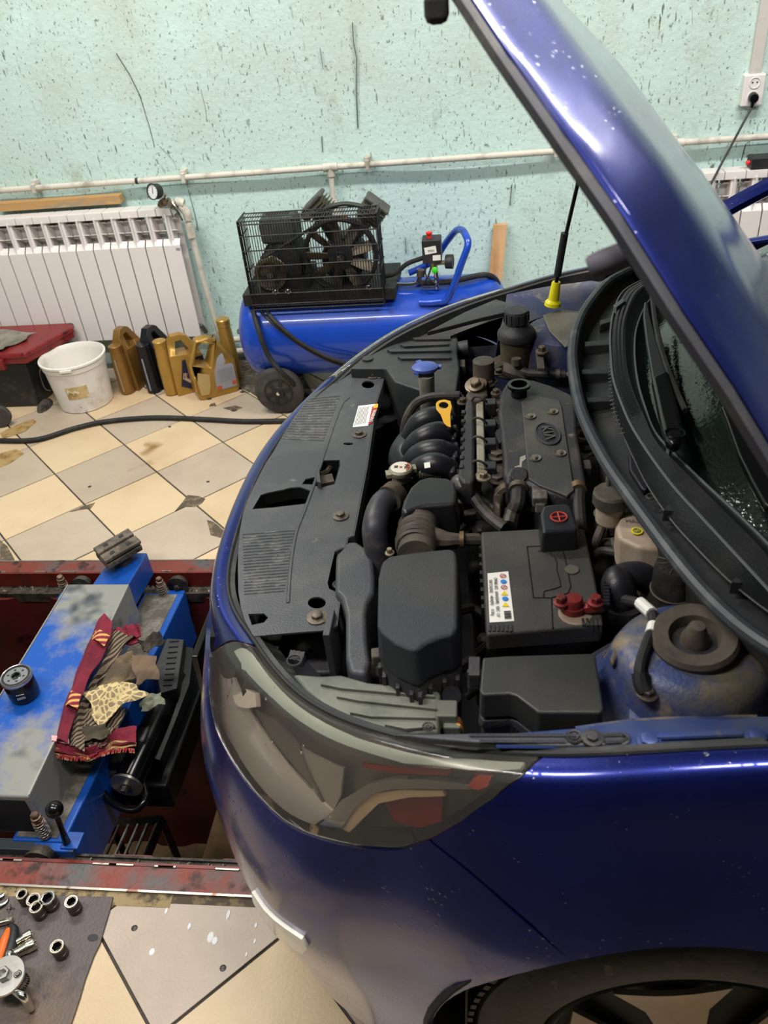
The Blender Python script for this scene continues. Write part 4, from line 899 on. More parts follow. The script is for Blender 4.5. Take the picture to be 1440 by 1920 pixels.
# slotted plastic strip along the near wing
sp = part('lamp_bracket_strip', prism(pp([(735, 1376), (1050, 1372), (1172, 1370), (1183, 1378), (1183, 1390), (1172, 1396), (1050, 1398), (900, 1392), (800, 1384)], .886), .012), cover_m, bev=.003)
line([(880, 1378), (1100, 1378)], .888, .0022, cover_m, sp, 'strip_bead'); line([(900, 1389), (1060, 1390)], .888, .0022, cover_m, sp, 'strip_bead'); line([(1130, 1378), (1165, 1377), (1175, 1383), (1165, 1390), (1135, 1391)], .888, .0022, cover_m, sp, 'strip_bead')
c = P(1077, 1381, .888); part('snap_ring', J(ring(c, (0, 0, 1), .0085, .0018, 18, 5), ring(c, (0, 0, 1), .004, .0015, 12, 5)), blk, sp)
part('bolt', J(lathe([(.0125, 0), (.0125, .003), (.009, .004)], P(1111, 1386, .887), (0, 0, 1), 20), bolt(P(1111, 1386, .889), (0, 0, 1), .007, .006)), dusty, sp)
# ---- near inner wing shelf and suspension tower
shelf = grid([[P(u, v, z) for u, v in r_] for r_, z in ((((930, 1378), (1020, 1371), (1080, 1366), (1180, 1352), (1250, 1348), (1330, 1345), (1420, 1344), (1500, 1344)), .868), (((930, 1398), (1020, 1399), (1080, 1399), (1180, 1399), (1250, 1398), (1330, 1398), (1420, 1396), (1500, 1396)), .884))])
shm = M('shelf_paint', '#3c4f8c', .4, .4, '#5d6478', 6, .45, .7, '#6f6a62', 20, .66, .74)
ws = part('wing_shelf', shelf, shm, solid=.003)
part('shelf_bead', tube([P(1222, 1380, .886), P(1390, 1374, .886)], .005, 8, flat=.6), shm, ws)
for u, v in ((1217, 1391), (1420, 1386)): part('bolt', bolt(P(u, v, .884), (0, 0, 1), .01, .006, 1.4), shm, ws)
part('shelf_riser', grid([[P(u, v, .868) for u, v in ((1080, 1366), (1180, 1352), (1250, 1348), (1330, 1345), (1420, 1344))], [P(u, v, .868)-V3((0, -.01, .06)) for u, v in ((1080, 1366), (1180, 1352), (1250, 1348), (1330, 1345), (1420, 1344))]]), bay, ws, solid=.003)
tc_ = P(1302, 1205, .90)
rows = []
for r_, h in ((.045, 0), (.07, -.004), (.085, -.014), (.092, -.03), (.098, -.055), (.108, -.075), (.125, -.095), (.15, -.13), (.16, -.25), (.16, -.5)):
    rows.append([tc_+V3((math.cos(a)*r_*(1.0+.12*math.cos(a)**2), math.sin(a)*r_, h)) for a in np.linspace(0, 2*math.pi, 49)])
tw = part('suspension_tower', grid(rows), bay, label='dusty blue suspension tower')
part('tower_seal', lathe([(.052, -.002), (.054, .012), (.05, .018), (.032, .016), (.029, .006), (.027, -.004)], tc_, (-.1, -.1, 1), 40, cap=False), brown_p, tw)
part('tower_dish', lathe([(.028, -.002), (.015, -.004), (.001, -.004)], tc_+V3((0, 0, .004)), (0, 0, 1), 24), dusty, tw)
part('damper_nut', lathe([(.018, -.004), (.018, .008), (.013, .02), (.0095, .03), (.001, .032)], tc_, (0, 0, 1), 20), brown_p, tw)
rows = []
for i in range(15):
    r_ = []
    for j in range(21):
        u = 1140+13.5*j; v = 1215+9.6*i; a = (i/14); z = .86-.02*a+.012*math.sin(j*.5)*(1-a)
        edge = min(1, j/3.5); z -= .07*(1-edge)**2
        r_.append(P(u, v, z))
    rows.append(r_)
part('tower_flange', grid(rows), bay, tw, solid=.003)
part('tower_band', prism(pp([(1143, 1235), (1150, 1215), (1165, 1200), (1185, 1190), (1210, 1190), (1222, 1205), (1190, 1212), (1165, 1225), (1150, 1245)], .885), .012), brown_p, tw, bev=.004)
part('flange_hole', lathe([(.008, 0), (.001, .0008)], P(1316, 1309, .853), (0, 0, 1), 14, sq=.7), M('deep_black', '#0c0c0c', .6), tw)
gc = part('ground_cable', tube([P(1172, 1125, .88), P(1195, 1130, .895), P(1215, 1140, .90), P(1225, 1158, .905), P(1223, 1182, .905), P(1211, 1212, .905), P(1200, 1250, .90), P(1202, 1275, .89), P(1212, 1295, .88)], .0072, 10, 6), rub)
part('cable_tag', tube([P(1200, 1130, .898), P(1222, 1150, .906)], .0085, 10), stick_m, gc); part('cable_tag', tube([P(1226, 1172, .906), P(1222, 1188, .906)], .0085, 10), stick_m, gc)
part('cable_wrap', tube([P(1200, 1262, .897), P(1203, 1282, .888), P(1210, 1296, .882)], .0105, 10, 3), rub, gc)
part('ground_bolt', J(lathe([(.014, 0), (.014, .003), (.01, .004)], P(1214, 1303, .876), (0, 0, 1), 18), bolt(P(1214, 1303, .878), (0, 0, 1), .008, .008)), fas, gc)
# ---- brake fluid reservoir
c = P(1146, 932, .905); milk = M('milky_plastic', '#b3a391', .45, 0, '#8f7d68', 6, .45, .65)
br = part('brake_reservoir', J(lathe([(.022, -.05), (.023, -.01)], c, (0, 0, 1), 24), prism(pp([(1155, 985), (1172, 955), (1215, 950), (1290, 1000), (1285, 1030), (1200, 1026), (1160, 1008)], .880), [.01, .06], [1.02, 1.0]), prism(pp([(1200, 1035), (1240, 1035), (1240, 1048), (1212, 1048)], .83), .04)), milk, bev=.007, seg=3, label='milky brake fluid reservoir')
part('reservoir_cap', J(lathe([(.027, -.012), (.029, -.01), (.029, .008), (.026, .012), (.001, .013)], c, (0, 0, 1), 12), lathe([(.004, 0), (.004, .022)], c+V3((-.004, .014, .008)), (0, .2, 1), 8)), M('cap_dusty', '#4c473f', .55, 0, '#6e6657', 14, .45, .65, bump=.3), br)
c = P(1194, 996, .8822); part('fluid_mark', lathe([(.0095, 0), (.0095, .001)], c, (0, 0, 1), 8), M('mark_yellow', '#d8c92a', .5), br)
part('fluid_mark_ring', J(ring(c+V3((0, 0, .0012)), (0, 0, 1), .0052, .0009, 16, 4), ring(c+V3((0, 0, .0012)), (0, 0, 1), .0025, .0008, 12, 4)), ink, br)
textmesh('MAX', .011, M('mark_dim', '#8a7c6c', .5), br, P(1187, 977, .8822), P(1205, 977, .89)-P(1175, 976, .89), (0, 1, 0))
hose([(1112, 1050, .80), (1125, 1035, .82), (1150, 1035, .83), (1185, 1045, .82), (1195, 1038, .83)], .0075)
hose([(1150, 1010, .84), (1155, 1030, .83), (1170, 1045, .81)], .006); hose([(1128, 990, .83), (1120, 1010, .82), (1115, 1028, .80)], .008, brown_p)
part('booster', lathe([(.05, -.06), (.085, -.02), (.09, .01), (.075, .02), (.03, .025)], P(1190, 1075, .73), (-1, 0, .15), 28), M('booster_brown', '#4d463b', .55, .2, '#35302a', 8, .45, .65))
part('plug_cluster', J(*[obox(P(1145+rnd.uniform(-20, 30), 1010+rnd.uniform(-25, 30), .80), V3((.02, 0, 0)), V3((0, .018, 0)), V3((0, 0, .02))) for k in range(6)]), brown_p, bev=.003)['kind'] = 'stuff'
# throttle hose elbow, canister
eh = part('air_elbow', J(tube([P(1160, 1142, .80), P(1160, 1115, .83), P(1158, 1092, .845), P(1157, 1078, .845)], [.027, .0265, .025, .018], 18, 4), tube([P(1158, 1088, .835), P(1178, 1080, .84), P(1200, 1080, .835), P(1222, 1092, .82)], [.022, .022, .022, .022], 18, 4)), smooth_b, label='black rubber air elbow')
part('elbow_clamp', tube([P(1213, 1075, .823), P(1219, 1079, .82)], .0275, 18), rub, eh)
part('elbow_skirt', lathe([(.032, -.03), (.034, 0), (.03, .02)], P(1165, 1148, .80), (0, 0, 1), 24), rub, eh)
for k in range(9): part('valve_rib', obox(P(1137, 1090+k*6, .85), V3((.008, 0, 0)), V3((0, .005, 0)), V3((0, 0, .014))), smooth_b, eh)
cn = P(1265, 1085, .87)
ca = part('filter_canister', lathe([(.02, .03), (.028, .028), (.0305, .02), (.031, -.02), (.03, -.028), (.036, -.05), (.045, -.07), (.046, -.078)], cn, (0, 0, 1), 32), M('canister', '#2a2724', .35, 0, '#4d443a', 9, .5, .65))
for k in range(12): a = 2*math.pi*k/12; part('lid_spoke', tube([cn+V3((.005*math.cos(a), .005*math.sin(a), .031)), cn+V3((.027*math.cos(a), .027*math.sin(a), .0295))], .0013, 4), alub, ca)
part('canister_band', ring(cn+V3((0, 0, -.02)), (0, 0, 1), .0315, .0015, 32, 5), brown_p, ca)
for q in ([(1230, 1145, .8), (1240, 1150, .8), (1262, 1140, .79)], [(1270, 1165, .8), (1290, 1150, .81), (1310, 1140, .82), (1325, 1130, .82)], [(1280, 1175, .8), (1300, 1165, .81), (1330, 1150, .82)]): hose(q, .006, brown_p, 8)
# ---- far side: headlight shell, inner wing, tower
fm = M('far_shell', '#303234', .5, 0, '#45433f', 6, .45, .7, bump=.2)
fs_ = part('headlight_shell', prism(pp([(655, 690), (700, 662), (760, 632), (800, 612), (852, 597), (858, 605), (858, 660), (862, 690), (855, 740), (800, 735), (740, 715), (722, 690)], .775), [.02, .14], [1.0, .96]), fm, bev=.006, label='black ribbed back of the far headlight')
for a, b in (((725, 655), (845, 652)), ((745, 668), (845, 666)), ((770, 632), (845, 630)), ((750, 645), (842, 640))): part('shell_rib', prism(pp([a, b, (b[0], b[1]+5), (a[0]+8, a[1]+4)], .782), .01), fm, fs_, bev=.001)
part('adjuster_gear', lathe([(.02, -.02), (.022, .02)], P(864, 655, .75), (1, 0, .1), 18), fm, fs_)
part('plug', obox(P(862, 690, .74), V3((.03, 0, 0)), V3((0, .04, 0)), V3((0, 0, .03))), brown_p, fs_, bev=.004)
part('shell_post', J(lathe([(.012, -.02), (.012, .012)], P(846, 604, .79), (0, 0, 1), 12), obox(P(855, 608, .79), V3((.012, 0, 0)), V3((0, .03, 0)), V3((0, 0, .02)))), dusty, fs_)
part('shell_post', lathe([(.014, -.02), (.014, .01), (.006, .012)], P(690, 678, .77), (0, 0, 1), 14), dusty, fs_)
part('lamp_bracket_strip', prism(pp([(800, 622), (870, 585), (930, 560), (955, 568), (1020, 558), (1028, 566), (960, 582), (900, 596), (840, 612)], .865), .012), dusty, bev=.003)
c = P(990, 570, .868); part('snap_ring', ring(c, (0, 0, 1), .012, .002, 18, 5), blk)
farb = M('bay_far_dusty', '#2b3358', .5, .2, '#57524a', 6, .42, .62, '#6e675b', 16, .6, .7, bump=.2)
rows = [[P(u, v, .893) for u, v in ((950, 552), (985, 545), (1040, 535), (1110, 526), (1180, 512))], [P(u, v, .872) for u, v in ((945, 590), (1000, 575), (1040, 565), (1110, 552), (1190, 545))], [P(u, v, .862) for u, v in ((935, 630), (1000, 600), (1040, 590), (1110, 585), (1190, 570))], [P(u, v, .70) for u, v in ((925, 700), (1000, 690), (1040, 690), (1110, 690), (1190, 670))]]
part('far_wing_panel', grid([smooth(r_, 4) for r_ in rows]), farb, solid=.003)
t2 = P(1062, 612, .88)
rows = [[t2+V3((math.cos(a)*r_, math.sin(a)*r_, h)) for a in np.linspace(0, 2*math.pi, 41)] for r_, h in ((.02, .003), (.075, 0), (.09, -.008), (.098, -.03), (.11, -.1), (.12, -.4))]
part('suspension_tower', grid(rows), farb)
part('tower_plate', prism(pp([(1018, 590), (1050, 580), (1095, 584), (1100, 640), (1060, 650), (1030, 620)], .888), .004), M('grey_dust_plate', '#6b665c', .6, .1, '#57524a', 9, .45, .6), bev=.002)
# ---- scuttle: seal, trough panels, vent grille, wipers, windscreen
SE0 = [(1180, 508), (1140, 530), (1105, 570), (1083, 610), (1073, 660), (1074, 710), (1084, 770), (1105, 825), (1135, 880), (1170, 930), (1210, 985), (1255, 1045), (1305, 1105), (1355, 1155), (1405, 1195), (1450, 1222), (1500, 1240)]
SE = [(u+(10 if v > 850 else 10*max(0, v-650)/200), v) for u, v in SE0]
SEp = smooth([P(u, v, .965) for u, v in SE], 5)
part('scuttle_seal', tube(SEp, .0105, 10), M('seal_rubber', '#34373c', .45, 0, '#4f5052', 16, .5, .7))
part('scuttle_bulkhead', grid([[p-V3((0, 0, .004)) for p in SEp], [p-V3((-.04, 0, .07)) for p in SEp], [p-V3((-.07, 0, .30)) for p in SEp]]), M('bulkhead', '#28261f', .7, 0, '#4a443a', 6, .45, .65, bump=.3), solid=.003)
E1 = [(1200, 560), (1163, 600), (1150, 660), (1147, 700), (1150, 755), (1163, 800), (1185, 850), (1215, 910), (1260, 975), (1310, 1030), (1365, 1085), (1420, 1130), (1470, 1165)]
trm = M('trough_plastic', '#2a2b2e', .5, 0, '#4c4942', 5, .5, .75, '#6e675a', 14, .68, .78, bump=.2)
def row(pts, z, n=60):
    q = [P(u, v, z) for u, v in pts]; q = smooth(q, 8); L_ = [0]
    for a, b in zip(q, q[1:]): L_.append(L_[-1]+(b-a).length)
    o = []
    for k in range(n):
        s_ = L_[-1]*k/(n-1); i = min(len(q)-2, max(0, int(np.searchsorted(L_, s_))-1)); t = (s_-L_[i])/max(1e-9, L_[i+1]-L_[i]); o.append(q[i].lerp(q[i+1], t))
    return o
rs0 = row(SE, .963); rs1 = [p+V3((.018, 0, -.035)) for p in rs0]; rs2 = row(E1, .935); rs3 = row(E1, .955)
part('trough', grid([rs0, rs1, rs2, rs3]), trm, solid=.002)
for a, b in (((1096, 640), (1152, 636)), ((1090, 692), (1150, 690)), ((1100, 745), (1152, 742)), ((1125, 600), (1160, 590))): part('trough_rib', prism(pp([a, b, (b[0], b[1]+9), (a[0], a[1]+9)], .952), .02), trm, bev=.002)
part('trough_pocket', prism(pp([(1178, 850), (1190, 855), (1217, 905), (1214, 918), (1203, 916), (1180, 880)], .948), .01), smooth_b, bev=.004)
part('trough_snap', ring(P(1220, 931, .952), (0, 0, 1), .006, .002, 14, 5), blk)
for u, v in ((1258, 950), (1385, 1085)): part('trough_gusset', prism(pp([(u-14, v+6), (u+4, v-12), (u+8, v-4), (u+6, v+8)], .965), .02), trm, bev=.001)
E2 = [(1215, 520), (1170, 545), (1152, 580), (1145, 620), (1145, 660), (1150, 710), (1165, 755), (1185, 800), (1220, 855), (1265, 915), (1320, 975), (1380, 1040), (1440, 1105), (1480, 1150)]
E3 = [(1240, 520), (1200, 545), (1178, 590), (1172, 630), (1176, 690), (1190, 740), (1208, 780), (1232, 830), (1290, 890), (1350, 950), (1420, 1020), (1470, 1080), (1500, 1120)]
E4 = [(1270, 520), (1220, 560), (1195, 610), (1190, 660), (1196, 715), (1210, 765), (1228, 810), (1262, 848), (1320, 905), (1385, 965), (1450, 1030), (1500, 1090), (1530, 1130)]
sc_m = M('scuttle_plastic', '#1c1d20', .42, 0, '#2b2b2b', 6, .5, .7, bump=.2, bs=300)
r2a, r2, r3, r4 = row(E1, .955), row(E2, .985), row(E3, .99), row(E4, .975)
part('scuttle_panel', grid([r2a, r2, r3, r4, [p+V3((.03, 0, -.03)) for p in r4]]), sc_m, solid=.002)
part('panel_bead', tube(row(E2, .988), .0022, 6), M('bead_grey', '#5a6062', .35), None)
part('panel_bead', tube(row(E4, .9775), .002, 6), M('bead_grey', '#5a6062', .35), None)
g = []
a_, b_ = row(E2, .993, 150), row(E3, .9955, 150)
for k in range(4, 84):
    for q in range(3):
        c0_ = a_[k].lerp(b_[k], .2+.25*q); c1_ = a_[k].lerp(b_[k], .36+.25*q); g.append(tube([c0_, c1_], .0022, 4))
o = part('vent_louvres', J(*g), M('louvre', '#2f3335', .45)); o['kind'] = 'stuff'
g = []
for k in range(20, 78):
    p = row(E1, .957, 150)[k] if k == 20 else None
tt = row(E1, .957, 150)
for k in range(24, 84): 
    if k % 2: g.append(tube([tt[k]+V3((-.006, 0, 0)), tt[k]+V3((.002, 0, .003))], .0016, 4))
o = part('trough_teeth', J(*g), sc_m); o['kind'] = 'stuff'
for u, v in ((1160, 568), (1260, 830)): part('panel_notch', prism(pp([(u-10, v+4), (u+8, v-10), (u+12, v-4), (u-4, v+8)], 1.003), .015), M('bead_grey', '#5a6062', .35), bev=.001)
# windscreen
glassm = M('windscreen_glass', '#0d1512', .06, 0, '#131c19', 3, .4, .7, bump=.12, bs=110, spec=.6)
W0 = row(E4, .972); n = len(W0)
def gl(k, s_): p = W0[k]; return V3((p.x+.02+s_*.78, CY+(p.y-CY)*(1-.12*s_), .955+s_*.43-.05*s_*s_+.03*abs((p.y-CY)/.75)**2*0))
ws_ = part('windscreen', grid([[gl(k, s_) for k in range(n)] for s_ in np.linspace(0, 1, 12)]), glassm, solid=.004, label='dark windscreen speckled with rain')
g = []
for k in range(170):
    i = rnd.randrange(4, n-12); s_ = rnd.uniform(.02, .5); p = gl(i, s_); r_ = rnd.uniform(.0012, .003); g.append(lathe([(r_, 0), (r_*.8, r_*.4), (r_*.1, r_*.6)], p+V3((0, 0, .002)), (-.5, 0, 1), 7))
o = part('rain_drops', J(*g), dropm, ws_); o['kind'] = 'stuff'
wz = 1.005
wa = part('wiper_arm', prism(pp([(1215, 565), (1219, 590), (1232, 640), (1250, 700), (1262, 740), (1275, 790), (1283, 815), (1280, 826), (1262, 832), (1250, 822), (1240, 790), (1228, 740), (1222, 700), (1212, 640), (1206, 590), (1208, 565)], wz+.012), .012), M('wiper_grey', '#35393a', .4, .2), bev=.004, label='dark wiper arm with broad base')
part('arm_head', prism(pp([(1222, 705), (1252, 690), (1262, 730), (1276, 775), (1284, 812), (1278, 826), (1262, 832), (1250, 822), (1238, 780)], wz+.02), .02), blkg, wa, bev=.007, seg=3)
part('arm_pivot_cap', J(ring(P(1266, 812, wz+.02), (0, 0, 1), .014, .002, 24, 5), lathe([(.013, 0), (.001, .002)], P(1266, 812, wz+.018), (0, 0, 1), 24)), blkg, wa)
part('wiper_blade', tube([P(1222, 545, wz+.02), P(1232, 620, wz+.015), P(1255, 700, wz+.01), P(1285, 770, wz+.005)], .005, 6, 4), rub, wa)
wb = part('wiper_arm', prism(pp([(1352, 760), (1362, 785), (1385, 850), (1410, 900), (1435, 945), (1475, 960), (1440, 880), (1400, 810), (1365, 755)], wz+.03), .015), blkg, bev=.004)
# A pillar, roof edge, side glass and mirror housing beyond the bonnet
pil = [P(1352, 408, 1.05), PY(1395, 378, 2.05), PY(1440, 350, 2.0), PY(1490, 322, 1.95)]
part('windscreen_pillar', tube([(.46, 2.03, 1.0), (.62, 2.0, 1.105), (.9, 1.94, 1.25), (1.2, 1.88, 1.38), (1.4, 1.86, 1.42)], .02, 8, 4), paint)
part('windscreen_pillar', tube([(.47, .64, .985), (.62, .66, 1.09), (.82, .70, 1.19), (1.1, .76, 1.32), (1.4, .80, 1.42)], .024, 8, 4), paint)
part('roof_panel', prism([(1.36, .80, 1.42), (1.36, 1.86, 1.42), (2.6, 1.86, 1.45), (2.6, .80, 1.45)], .04), paint, bev=.02)
for s_, yy in ((1, 2*CY-.5), (0, .5)):
    part('door', prism([(.96, yy-.03, .94), (2.7, yy-.03, .96), (2.7, yy+.03, .96), (.96, yy+.03, .94)], .70), paint, bev=.012)
part('rear_body', prism([(2.7, .5, .98), (2.7, 2.16, .98), (3.4, 2.1, .9), (3.4, .56, .9)], .7), paint, bev=.05)
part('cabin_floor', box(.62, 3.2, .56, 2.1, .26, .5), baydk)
# ================================================================ ALONG THE BACK WALL
# ---- radiators
def radiator(name_label, x_right, n, x_dir=-1):
    t = thing('radiator', name_label, 'radiator', (x_right, 3.50, .18), 0, 'wall radiators')
    first = None
    for k in range(n):
        x = x_right+x_dir*(.08*k+.04)
        if first is None:
            g = []
            g.append(box(x-.0375, x+.0375, 3.448, 3.458, .18, .605))
            g.append(prism([(x-.0375, 3.46, .757), (x+.0375, 3.46, .757), (x+.0375, 3.53, .757), (x-.0375, 3.53, .757)], [.004, .03], [1.02, 1.03]))
            g.append(box(x-.0025, x+.0025, 3.45, 3.53, .60, .735))
            g.append(box(x-.012, x+.012, 3.465, 3.525, .19, .74))
            for zz, dy in ((.655, .012), (.70, .03)):
                g.append(obox((x, 3.475+dy, zz), (.074, 0, 0), (0, .045, -.02), (0, .001, .003)))
            g.append(box(x-.037, x+.037, 3.528, 3.534, .19, .75))
            g.append(obox((x, 3.462, .615), (.075, 0, 0), (0, .022, .022), (0, .002, -.002)))
            first = obj('section', J(*g), white_p, t, bev=.0022, seg=2)
        else:
            c = first.copy(); COL.objects.link(c); c.location = (x_dir*.08*k, 0, 0)
    return t
ra = radiator('long white sectional radiator behind the oil cans and bucket', -1.322, 17)
rb = radiator('white sectional radiator at the right behind the car', .835, 9, 1)
for z_ in (.22, .735): obj('manifold', tube([(-1.35, 3.495, z_), (-2.68, 3.495, z_)], .016, 10), white_p, ra); obj('manifold', tube([(.84, 3.495, z_), (1.55, 3.495, z_)], .016, 10), white_p, rb)
obj('maker_plate', box(-1.345, -1.327, 3.4465, 3.448, .583, .593), M('label_grey', '#9a96a0', .4), ra)
# ---- pipes
py_ = 3.545
def wz(u, v, Y=3.545): return PY(u, v, Y)
a, b, c_ = wz(0, 351), wz(620, 318), wz(1440, 258)
zp = (a.z+b.z+c_.z)/3
hp = thing('heating_pipe', 'old white painted pipe running level across the mint wall', 'pipe', (b.x, py_, zp))
obj('pipe', tube([(-2.9, py_, zp), (2.2, py_, zp)], .0125, 12), pipe_w, hp)
for u in (65, 345, 690, 1042, 1262): 
    q = wz(u, 318+(620-u)*.06); obj('bracket', J(box(q.x-.008, q.x+.008, py_-.018, WY-.004, zp-.018, zp+.02), box(q.x-.012, q.x+.012, py_-.006, WY-.004, zp+.012, zp+.03)), pipe_w, hp, bev=.002)
q = wz(255, 330); obj('tape_band', tube([(q.x-.006, py_, zp), (q.x+.006, py_, zp)], .0138, 12), blk, hp, label='black tape band')
q = wz(1278, 268); obj('coupling', tube([(q.x-.05, py_, zp), (q.x+.01, py_, zp)], .0165, 12), pipe_w, hp)
q = b; obj('tee', J(tube([(q.x-.03, py_, zp), (q.x+.03, py_, zp)], .0175, 12), tube([(q.x, py_, zp), (q.x, py_, zp-.035)], .0165, 12)), pipe_w, hp)
q2 = wz(631, 388); obj('branch', tube([(q.x, py_, zp), (q2.x-.01, py_, zp-.12), (q2.x, py_, q2.z), (q2.x+.003, py_, .25)], .0115, 10), pipe_w, hp)
obj('branch_valve', tube([(q2.x, py_, q2.z+.02), (q2.x, py_, q2.z-.05)], .017, 10), pipe_w, hp)
# riser at the end of the long radiator with valves and gauge
rp = thing('riser_pipe', 'white plastic pipe dropping beside the long radiator to the floor', 'pipe', PY(425, 660, 3.48))
obj('pipe', tube([PY(343, 392, 3.49), PY(352, 402, 3.49), PY(357, 430, 3.49), PY(403, 600, 3.5), PY(425, 662, 3.52)], .0125, 12, 3), pipe_w, rp)
obj('elbow', tube([PY(338, 385, 3.49), PY(350, 398, 3.49), PY(353, 412, 3.49)], .019, 12, 3), pipe_w, rp); obj('coupling', tube([PY(354, 418, 3.49), PY(360, 445, 3.49)], .019, 12), pipe_w, rp)
obj('coupling', tube([PY(330, 378, 3.49), PY(345, 382, 3.49)], .02, 12), pipe_w, rp)
obj('valve_body', J(tube([PY(318, 385, 3.49), PY(333, 385, 3.49)], .018, 12), bolt(PY(322, 382, 3.46), (0, -1, .2), .012, .02), tube([PY(300, 383, 3.48), PY(318, 376, 3.48)], .014, 10)), M('valve_brass_grey', '#9b8f80', .35, .8, '#6c5a48', 30, .5, .6), rp)
obj('valve_lever', tube([PY(322, 378, 3.45), PY(336, 400, 3.44), PY(342, 414, 3.44)], [.004, .006, .004], 8), chrome, rp); obj('valve_lever', tube([PY(318, 372, 3.46), PY(320, 395, 3.45), PY(326, 408, 3.45)], .004, 8), chrome, rp)
obj('dirty_wrap', tube([PY(298, 386, 3.48), PY(306, 378, 3.47), PY(314, 384, 3.47)], [.008, .016, .01], 8, 3), M('rust_wrap', '#7a6450', .8, 0, '#54402f', 30, .5, .6), rp)
gq = PY(290, 359, 3.43)
gg_ = thing('pressure_gauge', 'round black rimmed pressure gauge above the radiator valve', 'gauge', gq)
ga = V3((-.42, -.88, .2)).normalized()
obj('case', lathe([(.001, -.022), (.028, -.022), (.031, -.014), (.031, .008), (.033, .01), (.033, .014), (.0295, .015), (.0295, .011)], gq, ga, 32, cap=False), blk, gg_)
dial = obj('dial', lathe([(.029, .0095), (.001, .01)], gq, ga, 32), M('dial_white', '#e8ecec', .3), gg_)
x_, y_ = frame(ga); up_ = V3((0, 0, 1)); rt = ga.cross(up_).normalized()*-1; up_ = rt.cross(ga)*-1
obj('needle', tube([gq+ga*.012-up_*.008, gq+ga*.012+up_*.02], .0012, 4), blk, dial)
for k in range(11):
    an = R(-135+27*k); d_ = up_*math.cos(an)+rt*math.sin(an); obj('tick', tube([gq+ga*.0115+d_*.021, gq+ga*.0115+d_*.026], .0006, 4), ink, dial)
obj('stem', tube([gq-ga*.02, gq-ga*.03+V3((.02, 0, -.015)), PY(306, 378, 3.47)], .006, 8), steel, gg_)
sk = thing('skirting_pipes', 'pair of old white pipes low along the mint wall', 'pipe', (-.3, 3.55, .05))
for z_ in (.115, .055): obj('pipe', tube([(PY(425, 662, 3.545).x, 3.545, z_), (1.9, 3.545, z_)], .014, 10), pipe_w, sk)
obj('elbow', tube([(PY(425, 662, 3.545).x-.03, 3.545, .16), (PY(425, 662, 3.545).x, 3.545, .12), (PY(425, 662, 3.545).x+.05, 3.545, .115)], .02, 10, 3), pipe_w, sk)
obj('drain_elbow', tube([PY(366, 612, 3.47), PY(378, 612, 3.48), PY(386, 622, 3.5)], .012, 10, 3), steel, sk)
# ---- plank on the radiator, stick against the wall, wedge
q = tag(obj('plank', obox((-1.86, 3.545, .778+.012), (.58, 0, .0), (0, .045, 0), (0, 0, .036)), M('old_plank', '#b78f5c', .7, 0, '#8d8676', 6, .5, .6, '#d9b26c', 9, .6, .7, sc=(.3, 1, 1), bump=.4), org=(-1.86, 3.545, .77), bev=.002), 'weathered wooden plank lying on top of the long radiator', 'plank')
s0 = PY(938, 420, 3.565); s1 = PY(921, 620, 3.50)
g = obox((s0+s1)/2, V3((.058, 0, -.001)), V3((0, .02, .003)), (s0-s1)); 
d_ = (s0-s1).normalized(); st_b = s1-d_*(s1.z/d_.z)
tag(obj('stick', obox((s0+st_b)/2, V3((.058, 0, .0)), V3((0, .02, 0)), (s0-st_b)), wood, org=st_b, bev=.0015), 'pale pine stick leaning against the wall right of the compressor', 'stick')
# ---- socket, trunking, plug with cable, black tool on the right radiator
zs0, zs1 = PY(1395, 138, WY), PY(1387, 197, WY)
sx0 = PY(1388, 170, WY).x; sx1 = PY(1428, 165, WY).x
soc = thing('wall_socket', 'white double wall socket under the plastic trunking', 'socket', ((sx0+sx1)/2, WY, zs1.z))
sm_ = M('socket_white', '#e2dedb', .4)
bx_ = obj('back_box', box(sx0, sx1, WY-.038, WY+.005, zs1.z, zs0.z), sm_, soc, bev=.005)
for k, zz in enumerate((zs0.z-.028, zs0.z-.075)):
    c = V3(((sx0+sx1)/2, WY-.039, zz)); obj('outlet', lathe([(.0195, -.002), (.0195, .002), (.0175, .002), (.017, -.004), (.001, -.004)], c, (0, -1, 0), 24, cap=False), sm_, soc)
    if k == 0: 
        for dx in (-.008, .008): obj('pin_hole', lathe([(.003, 0), (.001, .0006)], c+V3((dx, .0, .002)), (0, -1, 0), 8), blk, soc)
tr_ = tag(obj('trunking', box((sx0+sx1)/2-.018, (sx0+sx1)/2+.022, WY-.02, WY, zs0.z-.002, 2.6), M('trunking_white', '#c9c4bd', .45, 0, '#9f988d', 5, .5, .7), org=((sx0+sx1)/2, WY, zs0.z), bev=.002), 'vertical white cable trunking above the wall socket', 'trunking')
c = V3(((sx0+sx1)/2, WY-.045, zs0.z-.077))
pg = thing('power_cable', 'black plug and cable hanging from the double wall socket', 'cable', c)
obj('plug', J(lathe([(.018, 0), (.0185, .012), (.015, .02), (.001, .022)], c, (0, -1, 0), 22), tube([c+V3((0, -.01, -.008)), c+V3((-.003, -.012, -.035))], [.009, .005], 10)), blkg, pg)
obj('cord', tube([c+V3((-.003, -.012, -.033)), PY(1395, 228, 3.5), PY(1370, 275, 3.48), PY(1345, 322, 3.45), PY(1328, 360, 3.42), PY(1322, 420, 3.40), V3((.86, 3.4, .1)), V3((.9, 3.4, .006)), V3((1.3, 3.3, .006))], .0045, 8, 5), blk, pg)
c = PY(1440, 312, 3.49); dv = thing('black_device', 'black device with red knob on the right radiator', 'device', (c.x, 3.49, .76))
obj('body', box(PY(1404, 312, 3.49).x, PY(1404, 312, 3.49).x+.16, 3.46, 3.53, .758, .80), blk, dv, bev=.004)
